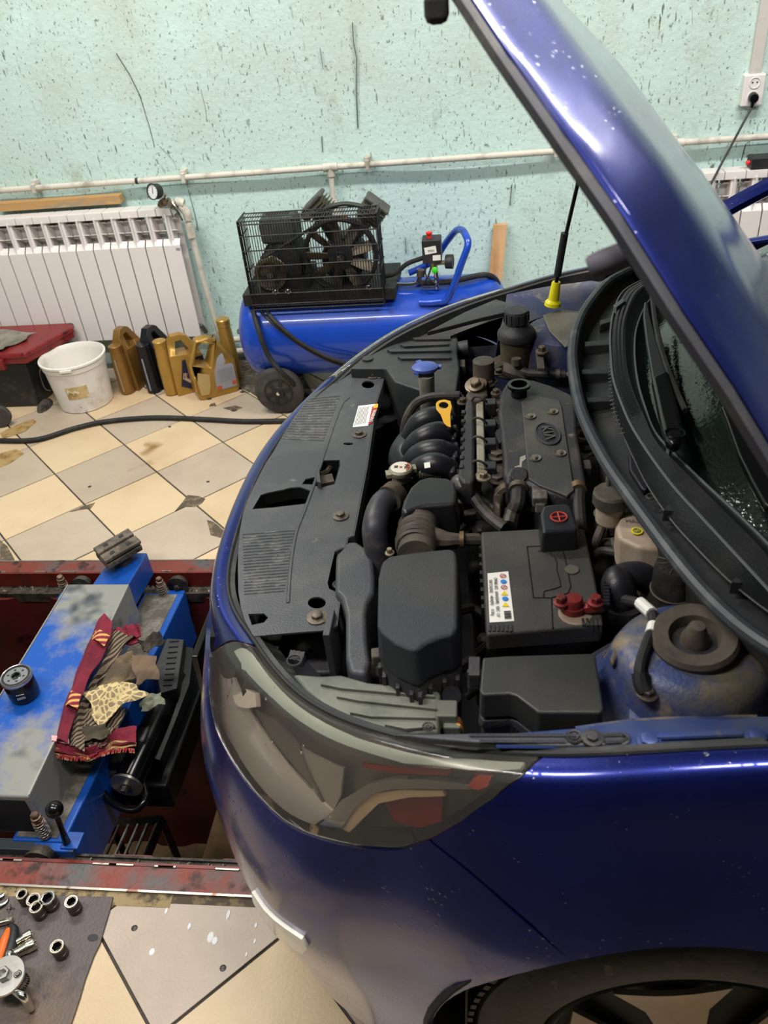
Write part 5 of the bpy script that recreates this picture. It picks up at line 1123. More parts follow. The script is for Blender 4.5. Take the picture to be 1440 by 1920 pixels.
obj('knob', lathe([(.009, 0), (.009, .01), (.006, .013)], (PY(1404, 312, 3.49).x, 3.49, .778), (-1, 0, 0), 14), M('red_knob', '#d8322a', .35), dv)
# ================================================================ THE COMPRESSOR
bl_t = M('tank_blue', '#1746b4', .3, .1, '#123488', 4, .5, .75, '#1c2038', 8, .62, .74, coat=.4)
TX0, TX1, TY, TZ, TR = -1.02, -.0, 3.205, .30, .188
cpr = thing('air_compressor', 'blue tank air compressor with black wire guard against the wall', 'compressor', ((TX0+TX1)/2, TY, 0))
prof = [(.001, -.05), (.06, -.047), (.11, -.036), (.15, -.02), (.177, -.0), (TR, .03), (TR, .06), (TR+.002, .06), (TR+.002, .066), (TR, .066)]
L_ = TX1-TX0; prof += [(TR, L_-.066), (TR+.002, L_-.066), (TR+.002, L_-.06), (TR, L_-.06)]+[(r_, L_-h) for r_, h in reversed(prof[:6])]
tank = obj('tank', lathe([(a_, h+.03) for a_, h in prof], (TX0-.0, TY, TZ), (1, 0, 0), 56), bl_t, cpr)
obj('drain_plug', bolt((TX0-.02, TY, TZ), (-1, 0, 0), .012, .02), steel, tank); obj('welded_boss', lathe([(.02, -.01), (.02, .01)], (TX1-.28, TY-.03, TZ+TR), (0, 0, 1), 14), bl_t, tank)
# saddle platform for motor and pump
obj('platform', prism([(-.97, 3.06, .515), (-.36, 3.06, .515), (-.36, 3.34, .515), (-.97, 3.34, .515)], .05), M('sooty_black', '#1d1e20', .6, .1, '#34322f', 12, .5, .7), cpr, bev=.004)
for x in (-.88,):
    for y in (3.03, 3.39):
        w = obj('transport_wheel', lathe([(.04, -.018), (.09, -.018), (.101, -.012), (.105, -.004), (.105, .004), (.101, .012), (.09, .018), (.04, .018)], (x, y, .105), (0, 1, 0), 40), M('wheel_rubber', '#3c3a38', .7, 0, '#55504a', 14, .5, .7), cpr)
        sd = -1 if y < 3.2 else 1
        obj('wheel_hub', lathe([(.062, .016), (.062, .02), (.056, .021), (.054, .012), (.03, .013), (.024, .024), (.001, .025)], (x, y, .105), (0, sd, 0), 30), blk, w)
        for k in range(6):
            a_ = k*math.pi/3+.2; obj('hub_spoke', obox((x+.04*math.cos(a_), y+sd*.018, .105+.04*math.sin(a_)), V3((math.cos(a_), 0, math.sin(a_)))*.035, V3((-math.sin(a_), 0, math.cos(a_)))*.014, (0, .008, 0)), blk, w, bev=.001)
        obj('axle_nut', lathe([(.009, .02), (.0085, .034), (.006, .036)], (x, y, .105), (0, sd, 0), 6), chrome, w)
    obj('axle', tube([(x, 3.04, .105), (x, 3.38, .105)], .009, 8), steel, cpr)
    obj('axle_bracket', prism([(x-.04, 3.08, .16), (x+.04, 3.08, .16), (x+.04, 3.33, .16), (x-.04, 3.33, .16)], .07), bl_t, cpr, bev=.004)
for y in (3.08, 3.33): obj('foot', box(-.16, -.11, y-.02, y+.02, 0, .17), bl_t, cpr, bev=.004)
# handle
def Hn(u, v, Y=3.05): return PY(u, v, Y)
obj('push_handle', tube([(-.27, 3.07, .445), (-.20, 3.06, .448), (-.155, 3.05, .47), (-.10, 3.05, .60), (-.075, 3.06, .665), (-.085, 3.10, .69), (-.10, 3.15, .692), (-.125, 3.2, .672), (-.17, 3.28, .60), (-.22, 3.33, .52), (-.27, 3.34, .49), (-.33, 3.33, .47)], .0135, 12, 5), bl_t, cpr)
# motor
sb_ = MC['sooty_black']; brs = M('oily_metal', '#6f6658', .45, .6, '#3c372f', 18, .45, .65)
mt_ = obj('motor', J(lathe([(.04, 0), (.075, .01), (.085, .03), (.085, .17), (.07, .19)], (-.80, 3.10, .60), (0, 1, 0), 30)), sb_, cpr)
obj('motor_foot', prism([(-.90, 3.1, .56), (-.70, 3.1, .56), (-.70, 3.28, .56), (-.90, 3.28, .56)], .045), sb_, mt_)
for k in range(16): 
    a_ = 2*math.pi*k/16; obj('cooling_fin', obox((-.80+.088*math.cos(a_), 3.19, .60+.088*math.sin(a_)), V3((math.cos(a_), 0, math.sin(a_)))*.014, (0, .13, 0), V3((-math.sin(a_), 0, math.cos(a_)))*.003), sb_, mt_)
obj('terminal_box', prism([(-.865, 3.13, .785), (-.745, 3.13, .785), (-.735, 3.23, .785), (-.875, 3.23, .785)], [.03, .10], [1.15, 1.1]), M('capacitor_box', '#3a3d3e', .6, 0, '#54544f', 14, .5, .7), mt_, bev=.012)
for k in range(9): obj('vent_slot', box(-.85+k*.0105, -.846+k*.0105, 3.15, 3.2, .784, .789), blk, mt_)
pu = obj('motor_pulley', lathe([(.02, .02), (.045, .018), (.05, .0), (.062, -.004), (.066, .008), (.058, .018), (.066, .028), (.064, .036), (.02, .04)], (-.845, 3.075, .585), (0, 1, 0), 36), brs, cpr)
for k in range(4): a_ = k*math.pi/2+.5; obj('pulley_hole', lathe([(.008, 0), (.008, .002)], (-.845+.035*math.cos(a_), 3.072+.019, .585+.035*math.sin(a_)), (0, -1, 0), 10), blk, pu)
obj('shaft', lathe([(.012, 0), (.012, .03)], (-.845, 3.095, .585), (0, -1, 0), 10), steel, pu)
# flywheel with fan blades
FC = V3((-.565, 3.10, .635))
fw = obj('flywheel', J(ring(FC, (0, 1, 0), .138, .009, 48, 8), ring(FC+V3((0, .02, 0)), (0, 1, 0), .138, .009, 48, 8), lathe([(.048, -.012), (.05, 0), (.05, .03), (.03, .035)], FC, (0, 1, 0), 28), lathe([(.02, -.022), (.022, -.012)], FC, (0, 1, 0), 16)), sb_, cpr)
for k in range(9):
    a_ = 2*math.pi*k/9+.25; e_ = V3((math.cos(a_), 0, math.sin(a_))); t_ = V3((-math.sin(a_), 0, math.cos(a_)))
    obj('fan_blade', grid([[FC+e_*.045-t_*.012+V3((0, -.006, 0)), FC+e_*.045+t_*.012+V3((0, .012, 0))], [FC+e_*.09-t_*.014+V3((0, -.008, 0)), FC+e_*.09+t_*.02+V3((0, .014, 0))], [FC+e_*.134-t_*.012+V3((0, -.006, 0)), FC+e_*.134+t_*.022+V3((0, .012, 0))]]), brs, fw, solid=.004)
obj('hub_bolt', bolt(FC+V3((0, -.02, 0)), (0, -1, 0), .01, .01), steel, fw)
obj('drive_belt', J(tube([FC+V3((-.06, .01, .13)), V3((-.87, 3.085, .645))], .006, 6), tube([FC+V3((-.02, .01, -.142)), V3((-.84, 3.085, .52))], .006, 6)), rub, cpr)
# V pump behind the flywheel
pm = obj('crankcase', lathe([(.05, 0), (.085, .01), (.09, .05), (.085, .12), (.05, .14)], (-.565, 3.14, .60), (0, 1, 0), 26), sb_, cpr)
headm = M('cylinder_head_metal', '#6e675a', .5, .5, '#4c463b', 16, .45, .65)
for sgn, (hu, hv) in ((-1, (590, 380)), (1, (706, 384))):
    hc = PY(hu, hv, 3.2); ax_ = V3((sgn*.62, 0, .78)).normalized(); tx = V3((ax_.z, 0, -ax_.x)); bs_ = V3((-.565+sgn*.02, 3.2, .66))
    cy_ = obj('cylinder', tube([bs_, hc-ax_*.03], .032, 18), headm, cpr)
    n_ = 5
    for k in range(n_): 
        q = hc-ax_*(.012+.013*k); obj('head_fin', obox(q, tx*(.10 if k < 4 else .09), V3((0, .09, 0)), ax_*.0035), headm, cy_, bev=.001)
    obj('head_block', obox(hc-ax_*.03, tx*.07, V3((0, .07, 0)), ax_*.06), headm, cy_)
    obj('head_cover', obox(hc+ax_*.008, tx*.105, V3((0, .09, 0)), ax_*.018), M('head_cover', '#4b4a46', .5, .2, '#66645c', 20, .5, .7), cy_, bev=.008, seg=3)
obj('cross_pipe', tube([PY(580, 400, 3.15), PY(600, 398, 3.13), PY(620, 387, 3.12), PY(650, 382, 3.12), PY(690, 389, 3.13), PY(705, 392, 3.15)], .009, 10, 5), M('pipe_black_green', '#3c403c', .4, .3), cpr)
for u, v in ((575, 403), (703, 393)): obj('fitting', bolt(PY(u, v, 3.13), (0, -1, 0), .014, .02), brs, cpr)
obj('orange_tag', box(PY(645, 409, 3.12).x-.012, PY(645, 409, 3.12).x+.012, 3.11, 3.12, PY(645, 409, 3.12).z-.008, PY(645, 409, 3.12).z+.01), M('orange_tag', '#c07a30', .5), cpr)
# wire guard
GX0, GX1, GZ0, GZ1, GY = -.922, -.402, .468, .81, 3.02
wm = M('wire_black', '#17181a', .35, .4, '#33312e', 30, .5, .7)
gd = obj('guard_frame', J(*[tube([(x, GY, GZ0), (x, GY, GZ1), (x, GY+.10, GZ1+.0)], .0032, 6) for x in (GX0, GX1)], *[tube([(GX0, GY-.002, z), (GX1, GY-.002, z)], .0026, 6) for z in (GZ0, GZ0+.02, .53, .585, .64, .70, .755, GZ1-.012, GZ1)], *[tube([(x, GY, z), (x, GY+.12, z)], .0026, 6) for x in (GX0, GX1) for z in (GZ0, .54, .61, .68, .75, GZ1)], *[tube([(GX0, GY+y, z), (GX1, GY+y, z)], .0026, 6) for y, z in ((.05, GZ1), (.10, GZ1), (.03, GZ0))]), wm, cpr, label='black wire guard over belt and flywheel')
wire0 = None
for k in range(52):
    x = GX0+.01*k+.005
    if wire0 is None: wire0 = obj('guard_wire', tube([(x, GY+.035, GZ0-.012), (x, GY, GZ0), (x, GY, GZ1), (x, GY+.10, GZ1)], .0016, 5), wm, gd)
    else:
        c = wire0.copy(); COL.objects.link(c); c.location = (.01*k, 0, 0)
for x in (GX0, GX1):
    for k in range(7): 
        obj('side_wire', tube([(x, GY+.015*k+.01, GZ0), (x, GY+.015*k+.01, GZ1)], .0016, 5), wm, gd)
for x in (-.83, -.78, -.46): obj('mount_bolt', bolt((x, 3.055, .525), (0, -1, 0), .008, .008), chrome, cpr)
# pressure switch, gauge, valve, hoses
swc = PY(810, 468, 3.12)
sw = obj('pressure_switch', box(swc.x-.036, swc.x+.036, 3.09, 3.16, swc.z-.045, swc.z+.045), blk, cpr, bev=.004, label='black pressure switch with red button and two stickers')
obj('red_button', lathe([(.009, 0), (.009, .012), (.012, .016), (.012, .022), (.001, .023)], (swc.x-.008, 3.12, swc.z+.045), (0, 0, 1), 16), MC['red_knob'], sw)
obj('sticker', obox((swc.x-.004, 3.089, swc.z+.008), V3((.044, 0, .006)), V3((0, .001, 0)), V3((-.003, 0, .026))), stick_m, sw); obj('sticker', obox((swc.x+.018, 3.089, swc.z-.022), V3((.03, 0, .001)), V3((0, .001, 0)), V3((0, 0, .02))), stick_m, sw)
for k in range(5): obj('print_line', obox((swc.x-.012+.005*k, 3.0883, swc.z+.006), V3((.0022, 0, 0)), V3((0, .0004, 0)), V3((0, 0, .008))), ink, sw)
obj('valve_block', J(tube([(swc.x+.004, 3.12, swc.z-.045), (swc.x+.004, 3.12, swc.z-.075)], .013, 8), tube([(swc.x+.0, 3.12, swc.z-.055), (swc.x+.045, 3.12, swc.z-.052)], .009, 8)), M('brass', '#b09c66', .35, .9), sw)
obj('green_valve', lathe([(.012, 0), (.012, .012), (.009, .014)], (swc.x+.008, 3.10, swc.z-.072), (0, -1, .2), 14), M('green_plastic', '#38c41e', .4), sw)
obj('riser_tube', tube([(swc.x+.01, 3.12, swc.z-.07), (swc.x+.012, 3.12, TZ+TR-.01)], .009, 10), chrome, sw)
gc_ = V3((swc.x+.062, 3.12, swc.z-.05)); obj('gauge', lathe([(.001, -.012), (.026, -.012), (.027, 0), (.027, .016), (.024, .017), (.001, .014)], gc_, (1, -.15, 0), 24), blk, sw)
obj('air_line', tube([(swc.x-.036, 3.12, swc.z-.03), (swc.x-.10, 3.12, swc.z-.05), (-.36, 3.12, swc.z-.085), (-.42, 3.13, swc.z-.10)], .009, 10, 4), rub, cpr)
obj('switch_lead', tube([(swc.x-.02, 3.12, swc.z-.05), (swc.x-.03, 3.11, swc.z-.09), (swc.x+.0, 3.10, swc.z-.12), (swc.x+.015, 3.1, swc.z-.135), (swc.x-.02, 3.1, swc.z-.14), (swc.x-.045, 3.11, swc.z-.138), (swc.x-.02, 3.11, swc.z-.10), (swc.x-.005, 3.12, swc.z-.06)], .0035, 6, 5), blk, cpr)
obj('delivery_pipe', tube([(-.41, 3.14, .50), (-.33, 3.13, .495), (-.28, 3.13, .50), (-.265, 3.14, .53)], .009, 10, 5), chrome, cpr)
obj('check_valve', tube([(-.265, 3.14, .525), (-.262, 3.14, .55)], .016, 10), brs, cpr)
obj('motor_cable', tube([(-.27, 3.13, .50), (-.15, 3.13, .50), (-.02, 3.17, .505), (.03, 3.19, .47), (.04, 3.19, .40), (.03, 3.2, .33)], .011, 10, 5), rub, cpr)
hs = cpr
obj('hose', tube([PY(475, 583, 3.05), PY(485, 620, 3.0), PY(505, 670, 2.99), PY(540, 710, 2.98), P(578, 742, .02), P(600, 752, .01), P(640, 758, .01)], .0105, 10, 6), rub, hs)
obj('hose', tube([PY(500, 583, 3.04), PY(520, 607, 3.0), PY(560, 640, 2.99), PY(610, 668, 2.98), PY(660, 688, 2.98), V3((-.45, 2.98, .1)), V3((-.35, 2.95, .01))], .0075, 10, 6), rub, hs)
obj('hose', tube([PY(490, 585, 3.05), PY(512, 607, 3.01), PY(556, 642, 3.0), PY(606, 671, 2.99), PY(656, 691, 2.99)], .006, 8, 5), rub, hs)
fh = tag(obj('floor_hose', tube([P(-60, 824, .012), P(0, 826, .012), P(70, 824, .012), P(140, 803, .012), P(200, 790, .012), P(290, 783, .012), P(380, 786, .012), P(460, 790, .012), P(545, 789, .012), P(600, 792, .012), V3((-.45, 2.85, .012))], .0105, 12, 6), rub, org=P(290, 783, 0)), 'long black rubber hose snaking over the cream tiles', 'hose')
# ================================================================ BUCKET, TOOLBOX, CANS
bc = V3((-1.835, 3.19, 0))
bkt_m = M('bucket_plastic', '#e4dfd8', .4, 0, '#b5aa94', 7, .52, .75, '#4d4a44', 24, .7, .76, bump=.1)
bk = thing('bucket', 'dirty white plastic bucket with a yellowed label on its side', 'bucket', bc)
HB_ = .225
obj('body', lathe([(.001, .004), (.112, .0), (.118, .004), (.134, HB_-.03), (.139, HB_-.028), (.139, HB_-.014), (.1385, HB_-.004), (.146, HB_-.002), (.146, HB_+.006), (.139, HB_+.008), (.134, HB_), (.130, HB_-.02), (.114, .012), (.001, .01)], bc, (0, 0, 1), 56, cap=False), bkt_m, bk)
def cyl(a_, z): r_ = .118+(.134-.118)*(z/(HB_-.03)); return bc+V3((r_*math.cos(a_), r_*math.sin(a_), z))
obj('old_label', grid([[cyl(R(a_), z)*1+V3((math.cos(R(a_)), math.sin(R(a_)), 0))*.001 for a_ in np.linspace(-95, -52, 9)] for z in (.075, .135)]), M('old_paper', '#cdb583', .6, 0, '#9a7b3c', 16, .45, .6, '#e8dcc0', 30, .55, .65), bk, solid=.0008)
obj('rim_tab', obox(bc+V3((.03, -.145, HB_-.005)), V3((.05, .008, 0)), V3((-.001, .006, 0)), V3((0, 0, .012))), bkt_m, bk, bev=.002)
obj('wire_handle', tube([bc+V3((-.142, -.01, HB_-.03)), bc+V3((-.16, -.03, HB_-.06)), bc+V3((-.15, -.05, .10)), bc+V3((-.125, -.05, .085))], .0025, 6, 4), steel, bk)
# toolbox
tbx = thing('toolbox', 'black plastic toolbox with a worn dark red lid beside the radiator', 'toolbox', (-2.2, 3.27, 0))
obj('tub', prism([(-2.52, 3.14, .235), (-2.03, 3.14, .235), (-2.0, 3.40, .235), (-2.52, 3.40, .235)], [.02, .235], [.97, .9]), M('tub_black', '#1f2123', .5, 0, '#45423c', 9, .55, .7), tbx, bev=.012)
lid_m = M('lid_red', '#7c2526', .38, 0, '#3c1616', 5, .48, .68, '#201312', 12, .6, .7)
ld = obj('lid', prism([(-2.52, 3.12, .282), (-2.01, 3.12, .282), (-1.90, 3.38, .282), (-1.92, 3.43, .282), (-2.52, 3.43, .282)], [.006, .022, .024, .05], [1.02, 1.025, 1.0, 1.0]), lid_m, tbx, bev=.004)
obj('latch', box(-2.17, -2.11, 3.095, 3.115, .215, .262), lid_m, tbx, bev=.003)
rgm = M('grey_rag', '#8b867c', .9, 0, '#6a655a', 10, .45, .65, bump=.6)
def cloth(name, pts, z0, amp, mat, n=14, seed=0, th=.003, parent=None, org=None, fl=None):
    """rag: a wrinkled patch inside a pixel quad a,b,c,d at height z0"""
    A, B, C_, D = [V3(p) for p in pts]; rr = random.Random(seed); ph_ = [rr.uniform(0, 6) for _ in range(6)]
    rows = []
    for i in range(n+1):
        r_ = []
        for j in range(n+1):
            s_, t = j/n, i/n; p = (A.lerp(B, s_)).lerp(D.lerp(C_, s_), t)
            w = math.sin(7*s_+ph_[0]+3*t)*.5+math.sin(13*t+ph_[1]+4*s_)*.35+math.sin(17*(s_+t)+ph_[2])*.25
            e_ = (B-A).length*.05; edge = math.sin(9*t+ph_[3])*(abs(s_-.5)*2)**3*e_; ed2 = math.sin(8*s_+ph_[4])*(abs(t-.5)*2)**3*e_
            p = p+(B-A).normalized()*edge+(D-A).normalized()*ed2+V3((0, 0, amp*(w+.9)))
            if fl: p.z += fl(s_, t)
            r_.append(p)
        rows.append(r_)
    return obj(name, grid(rows), mat, parent, org=org or sum((A, B, C_, D), Vector())/4, solid=th)
tag(cloth('rag', [(-2.42, 3.14, .285), (-2.10, 3.15, .285), (-2.04, 3.33, .285), (-2.4, 3.36, .285)], 0, .006, rgm, seed=3), 'crumpled grey rag on the red toolbox lid', 'rag', 'dirty rags')
cq = P(8, 806, 0); cw = thing('trolley_wheel', 'small dusty trolley wheel at the left edge of the floor', 'wheel', cq)
wcx = V3((cq.x-.02, cq.y+.03, .052))
obj('tyre', lathe([(.03, -.014), (.047, -.014), (.052, -.006), (.052, .006), (.047, .014), (.03, .014)], wcx, (.35, -1, 0), 32), MC['wheel_rubber'], cw)
for k in range(5): 
    a_ = 2*math.pi*k/5; x_, y_ = frame(V3((.35, -1, 0))); e_ = x_*math.cos(a_)+y_*math.sin(a_); obj('spoke', tube([wcx+e_*.006, wcx+e_*.034], .005, 6), brown_p, cw)
obj('fork', obox(wcx+V3((-.03, .03, .03)), (.05, .01, 0), (0, .03, 0), (0, 0, .05)), steel, cw)
tag(obj('dirty_lump', lathe([(.06, 0), (.05, .018), (.02, .03), (.002, .032)], P(85, 763, 0), (0, 0, 1), 11, sq=.5), M('lump', '#4b463e', .95, 0, '#2f2b26', 20, .5, .6, bump=1.), org=P(85, 763, 0)), 'dark dirty rag lump between the toolbox and bucket', 'rag')
# oil cans, local frame: x along the width (0 = spout end), y thickness, z up
gold = M('can_gold', '#b8934a', .3, .45, '#a5803c', 5, .4, .7); bronze = M('can_bronze', '#8f6a34', .35, .4, '#7a5828', 5, .4, .7); black_c = M('can_black', '#17181d', .28, .1)
def can(label, loc, rz, mat, Wd=.20, Hh=.27, T=.105, spout=.25, strip=None, lean=0, hscale=1.):
    t = thing('oil_can', label, 'oil can', loc, rz, 'oil cans beside the radiator'); t.rotation_euler = (0, lean, rz)
    out = [(.05, 0), (Wd-.012, 0), (Wd, .015), (Wd, Hh*.62), (Wd-.01, Hh*.72), (Wd-.045, Hh*.95), (Wd-.07, Hh), (.085, Hh), (.062, Hh*.9), (.055, Hh*.7)]
    hole = [(.085, Hh*.70), (.10, Hh*.90), (Wd-.075, Hh*.91), (Wd-.05, Hh*.74), (Wd-.06, Hh*.68)]
    def f3(a, b, k): 
        tt = T*(1 if b < Hh*.66 else max(.34, 1-(b-Hh*.66)/(Hh*.12)*.66)); return (a, (k-.5)*tt, b)
    obj('body', plate(out, [hole], T, f3), mat, t, bev=.012, seg=3, local=True)
    col_ = lathe([(.028, 0), (.033, .006), (.033, spout*.55), (.029, spout*.8), (.0275, spout-.028)], (.035, 0, 0), (0, 0, 1), 24)
    obj('spout_column', J(col_), mat, t, local=True)
    obj('cap', lathe([(.029, spout-.03), (.0295, spout-.026), (.0285, spout-.012), (.0295, spout-.01), (.0295, spout-.002), (.027, spout), (.001, spout)], (.035, 0, 0), (0, 0, 1), 28), mat, t, local=True)
    obj('grip', tube([(.05, 0, Hh*.25), (.075, 0, Hh*.12), (.07, 0, Hh*.42), (.05, 0, Hh*.52)], .012, 10, 4), mat, t, local=True)
    if strip: obj('level_strip', tube([(.0015, -.002, .02), (.0015, -.002, spout*.75)], .0035, 6), M('strip_'+strip, strip, .4), t, local=True)
    return t
can('bronze oil can beside the white bucket', P(234, 742, 0)+V3((-.0, .0, 0)), R(82), bronze, .2, .285, .10, .235, '#8f8678')
can('black oil can between bronze and gold cans', P(284, 740, 0)+V3((0, .0, 0)), R(80), black_c, .2, .285, .10, .235, '#8e93a0')
k3 = can('gold oil can with a dark blue front label', P(310, 741, 0)+V3((-.0, .0, 0)), R(30), gold, .20, .27, .10, .26)
q = [(.075, .045), (.12, .02), (.20, .05), (.20, .165), (.105, .165), (.095, .12)]
lb_ = obj('front_label', plate(q, (), .002, lambda a, b, k: (a, -.052-.0015*(1-k), b)), M('label_navy', '#1b1c3e', .35), k3, local=True)
textmesh('MAGN', .024, stick_m, lb_, (.15, -.0538, .145), (1, 0, 0), (0, 0, 1), local=True, sx=.85); textmesh('ULTRA', .015, stick_m, lb_, (.147, -.0538, .122), (1, 0, 0), (0, 0, 1), local=True)
for k in range(3): obj('chevron', tube([(.100+.006*k, -.054, .105-.002*k), (.090+.008*k, -.054, .08), (.12+.006*k, -.054, .05)], .0016, 4), stick_m if k == 1 else M('chev_gold', '#d9a878', .4), lb_, local=True)
for k in range(3): obj('print_line', tube([(.135, -.054, .10-.006*k), (.165, -.054, .10-.006*k)], .0009, 4), MC['chev_gold'], lb_, local=True)
obj('label_seal', lathe([(.011, 0), (.001, .001)], (.152, -.0538, .06), (0, -1, 0), 18), MC['chev_gold'], lb_, local=True)
# the large can turned the other way: spout at the far right
k4 = thing('oil_can', 'large gold oil can with grey back label, spout at the rear', 'oil can', P(368, 742, 0)+V3((.0, -.01, 0)), R(30), 'oil cans beside the radiator')
H4, W4 = .27, .20
out = [(.0, .03), (.012, 0), (W4-.01, 0), (W4, .02), (W4, .15), (W4-.05, .235), (W4-.09, H4), (.055, H4), (-.0, .17)]
hole = [(.022, .165), (.062, .243), (.125, .243), (.085, .140)]
def f4(a, b, k): return (a, (k-.5)*.115*(1 if b < .15 else max(.45, 1-(b-.15)/.05*.5)), b)
obj('body', plate(out, [hole], .1, f4), gold, k4, bev=.013, seg=3, local=True)
obj('finger_recess', plate([(.02, .025), (.055, .022), (.068, .06), (.075, .115), (.025, .135), (.016, .09)], (), .002, lambda a, b, k: (a, -.0588-.0010*(1-k), b)), M('can_gold_light', '#cdb27a', .3, .4), k4, local=True, bev=.0008)
obj('back_label', plate([(.09, .03), (.185, .03), (.187, .13), (.15, .19), (.125, .175), (.105, .135), (.098, .12)], (), .002, lambda a, b, k: (a, -.0590-.0015*(1-k), b) if b < .15 else (a, -.0590+min(.028, (b-.15)*.45)-.0015*(1-k), b)), M('label_silver', '#a9aab2', .4, .2), k4, local=True)
obj('label_mark', plate([(.092, .032), (.115, .032), (.115, .05), (.095, .05)], (), .001, lambda a, b, k: (a, -.0612-.0006*(1-k), b)), M('label_orange', '#d0592e', .4), k4, local=True); obj('label_mark', plate([(.165, .04), (.183, .042), (.183, .058), (.167, .058)], (), .001, lambda a, b, k: (a, -.0612-.0006*(1-k), b)), MC['label_orange'], k4, local=True)
for k in range(7): obj('print_line', tube([(.112, -.0618, .125-.009*k), (.178, -.0618, .125-.009*k)], .0006, 4), inkl, k4, local=True)
obj('spout_column', lathe([(.03, 0), (.034, .006), (.034, .16), (.03, .24), (.028, .27)], (W4+.005, .06, 0), (0, 0, 1), 24), gold, k4, local=True)
obj('cap', lathe([(.03, .268), (.0305, .275), (.0295, .285), (.0305, .288), (.03, .298), (.027, .301), (.001, .301)], (W4+.005, .06, 0), (0, 0, 1), 28), gold, k4, local=True)
# crumbs and scraps on the floor
for k, (u, v) in enumerate(((402, 693), (438, 770), (455, 735), (392, 748), (380, 728))):
    q = P(u, v, .001); obj('floor_scrap', prism([q+V3((.012*math.cos(a_)*(1+.4*math.sin(3*a_+k)), .008*math.sin(a_), .003)) for a_ in np.linspace(0, 6.28, 8)[:-1]], .002), M('scrap_dark', '#3f382f', .7), floor)
# ================================================================ THE PIT JACK
jk_b = M('jack_blue', '#10499c', .35, .05, '#123c7c', 4, .5, .75, '#2b2f35', 8, .66, .74, coat=.2)
dusty_b = M('jack_worn_blue', '#114ea6', .4, .05, '#85857f', 2.3, .46, .58, '#3f454c', 5, .6, .72)
jk = thing('pit_jack', 'blue traverse jack beam lying across the pit rails', 'jack', (-1.18, 1.4, -.03))
def P3(x, y, z): return V3((x, y, z))
bm_ = obj('main_beam', prism([P3(-1.285, 1.045, .12), P3(-1.065, 1.045, .12), P3(-1.09, 1.785, .12), P3(-1.285, 1.785, .12)], .15), dusty_b, jk, bev=.006, seg=3, label='blue box beam worn grey on top')
for p_, q_ in (((-1.285, 1.05, .1195), (-1.285, 1.78, .1195)), ((-1.066, 1.05, .1195), (-1.091, 1.78, .1195))): obj('worn_edge', tube([p_, q_], .0022, 6), M('bare_edge', '#a3a39c', .4, .5), bm_)
obj('end_plate', prism([P3(-1.27, 1.043, .105), P3(-1.08, 1.043, .105), P3(-1.08, 1.047, .105), P3(-1.27, 1.047, .105)], .12), M('beam_hollow', '#0a0d14', .8), bm_)
arm = obj('extension_arm', prism([P3(-1.225, 1.75, .103), P3(-1.105, 1.75, .103), P3(-1.095, 1.955, .103), P3(-1.205, 1.955, .103)], .09), jk_b, jk, bev=.005)
pad_m = M('lift_pad', '#463f38', .75, .1, '#6b6054', 14, .45, .6, '#2c2722', 30, .58, .66, bump=.6)
pc_ = (P(175, 1030, .165)+P(240, 993, .165)+P(265, 1018, .165)+P(200, 1057, .165))/4; pxx = (P(240, 993, .165)-P(175, 1030, .165)); pyy = (P(265, 1018, .165)-P(240, 993, .165))
pad = obj('lift_pad', obox(pc_-V3((0, 0, .02)), pxx*1.0, pyy*.92, V3((0, 0, .02))), pad_m, jk, bev=.004, label='dirty steel lifting pad with rubber slabs')
for s_ in (-.27, .27):
    sl = obj('pad_slab', obox(pc_+pyy*s_+V3((0, 0, .002)), pxx*1.02, pyy*.42, V3((0, 0, .012))), pad_m, pad, bev=.003)
    for q in (-.22, .22): obj('pad_hole', obox(pc_+pyy*s_+pxx*q+V3((0, 0, .0085)), pxx*.11, pyy*.14, V3((0, 0, .002))), blk, pad)
obj('pad_post', lathe([(.03, 0), (.03, .05)], (pc_.x, pc_.y, .10), (0, 0, 1), 18), pad_m, jk)
lb2 = obj('lower_beam', prism([P3(-1.15, 1.02, -.02), P3(-1.015, 1.02, -.02), P3(-.985, 1.90, -.02), P3(-1.12, 1.90, -.02)], .2), jk_b, jk, bev=.006, label='lower blue beam grimy on top')
obj('beam_grime', prism([P3(-1.14, 1.03, -.0185), P3(-1.035, 1.03, -.0185), P3(-1.005, 1.89, -.0185), P3(-1.11, 1.89, -.0185)], .002), M('thick_grime', '#4e4941', .8, 0, '#77716a', 22, .45, .65, bump=1., bs=80), lb2)
def spring_bolt(x, y, z0, h):
    b0 = obj('spring_bolt', J(lathe([(.007, 0), (.007, h)], (x, y, z0), (0, 0, 1), 10), bolt((x, y, z0+h-.012), (0, 0, 1), .010, .012, 1.2), bolt((x, y, z0+h-.026), (0, 0, 1), .012, .008, 1.2)), M('rusty_bolt', '#8a7464', .45, .6, '#5b4232', 30, .5, .6), jk)
    n_ = 60; obj('spring', tube([V3((x+.0135*math.cos(i*.75), y+.0135*math.sin(i*.75), z0+(h-.03)*i/n_)) for i in range(n_+1)], .0028, 5), M('spring_steel', '#8c8378', .4, .7), b0)
def roller(x, y, z): 
    r0 = obj('roller', lathe([(.008, -.012), (.026, -.012), (.030, -.006), (.030, .008), (.034, .010), (.034, .014), (.01, .015)], (x, y, z), (0, -1, 0), 28), grime, jk)
    obj('roller_nut', bolt((x, y-.014, z), (0, -1, 0), .01, .01), grime, r0)
FY, NY = 1.945, .985
q1, q2, q3 = PY(125, 1108, 1.90), PY(308, 1112, 1.90), PY(86, 1572, 1.03)
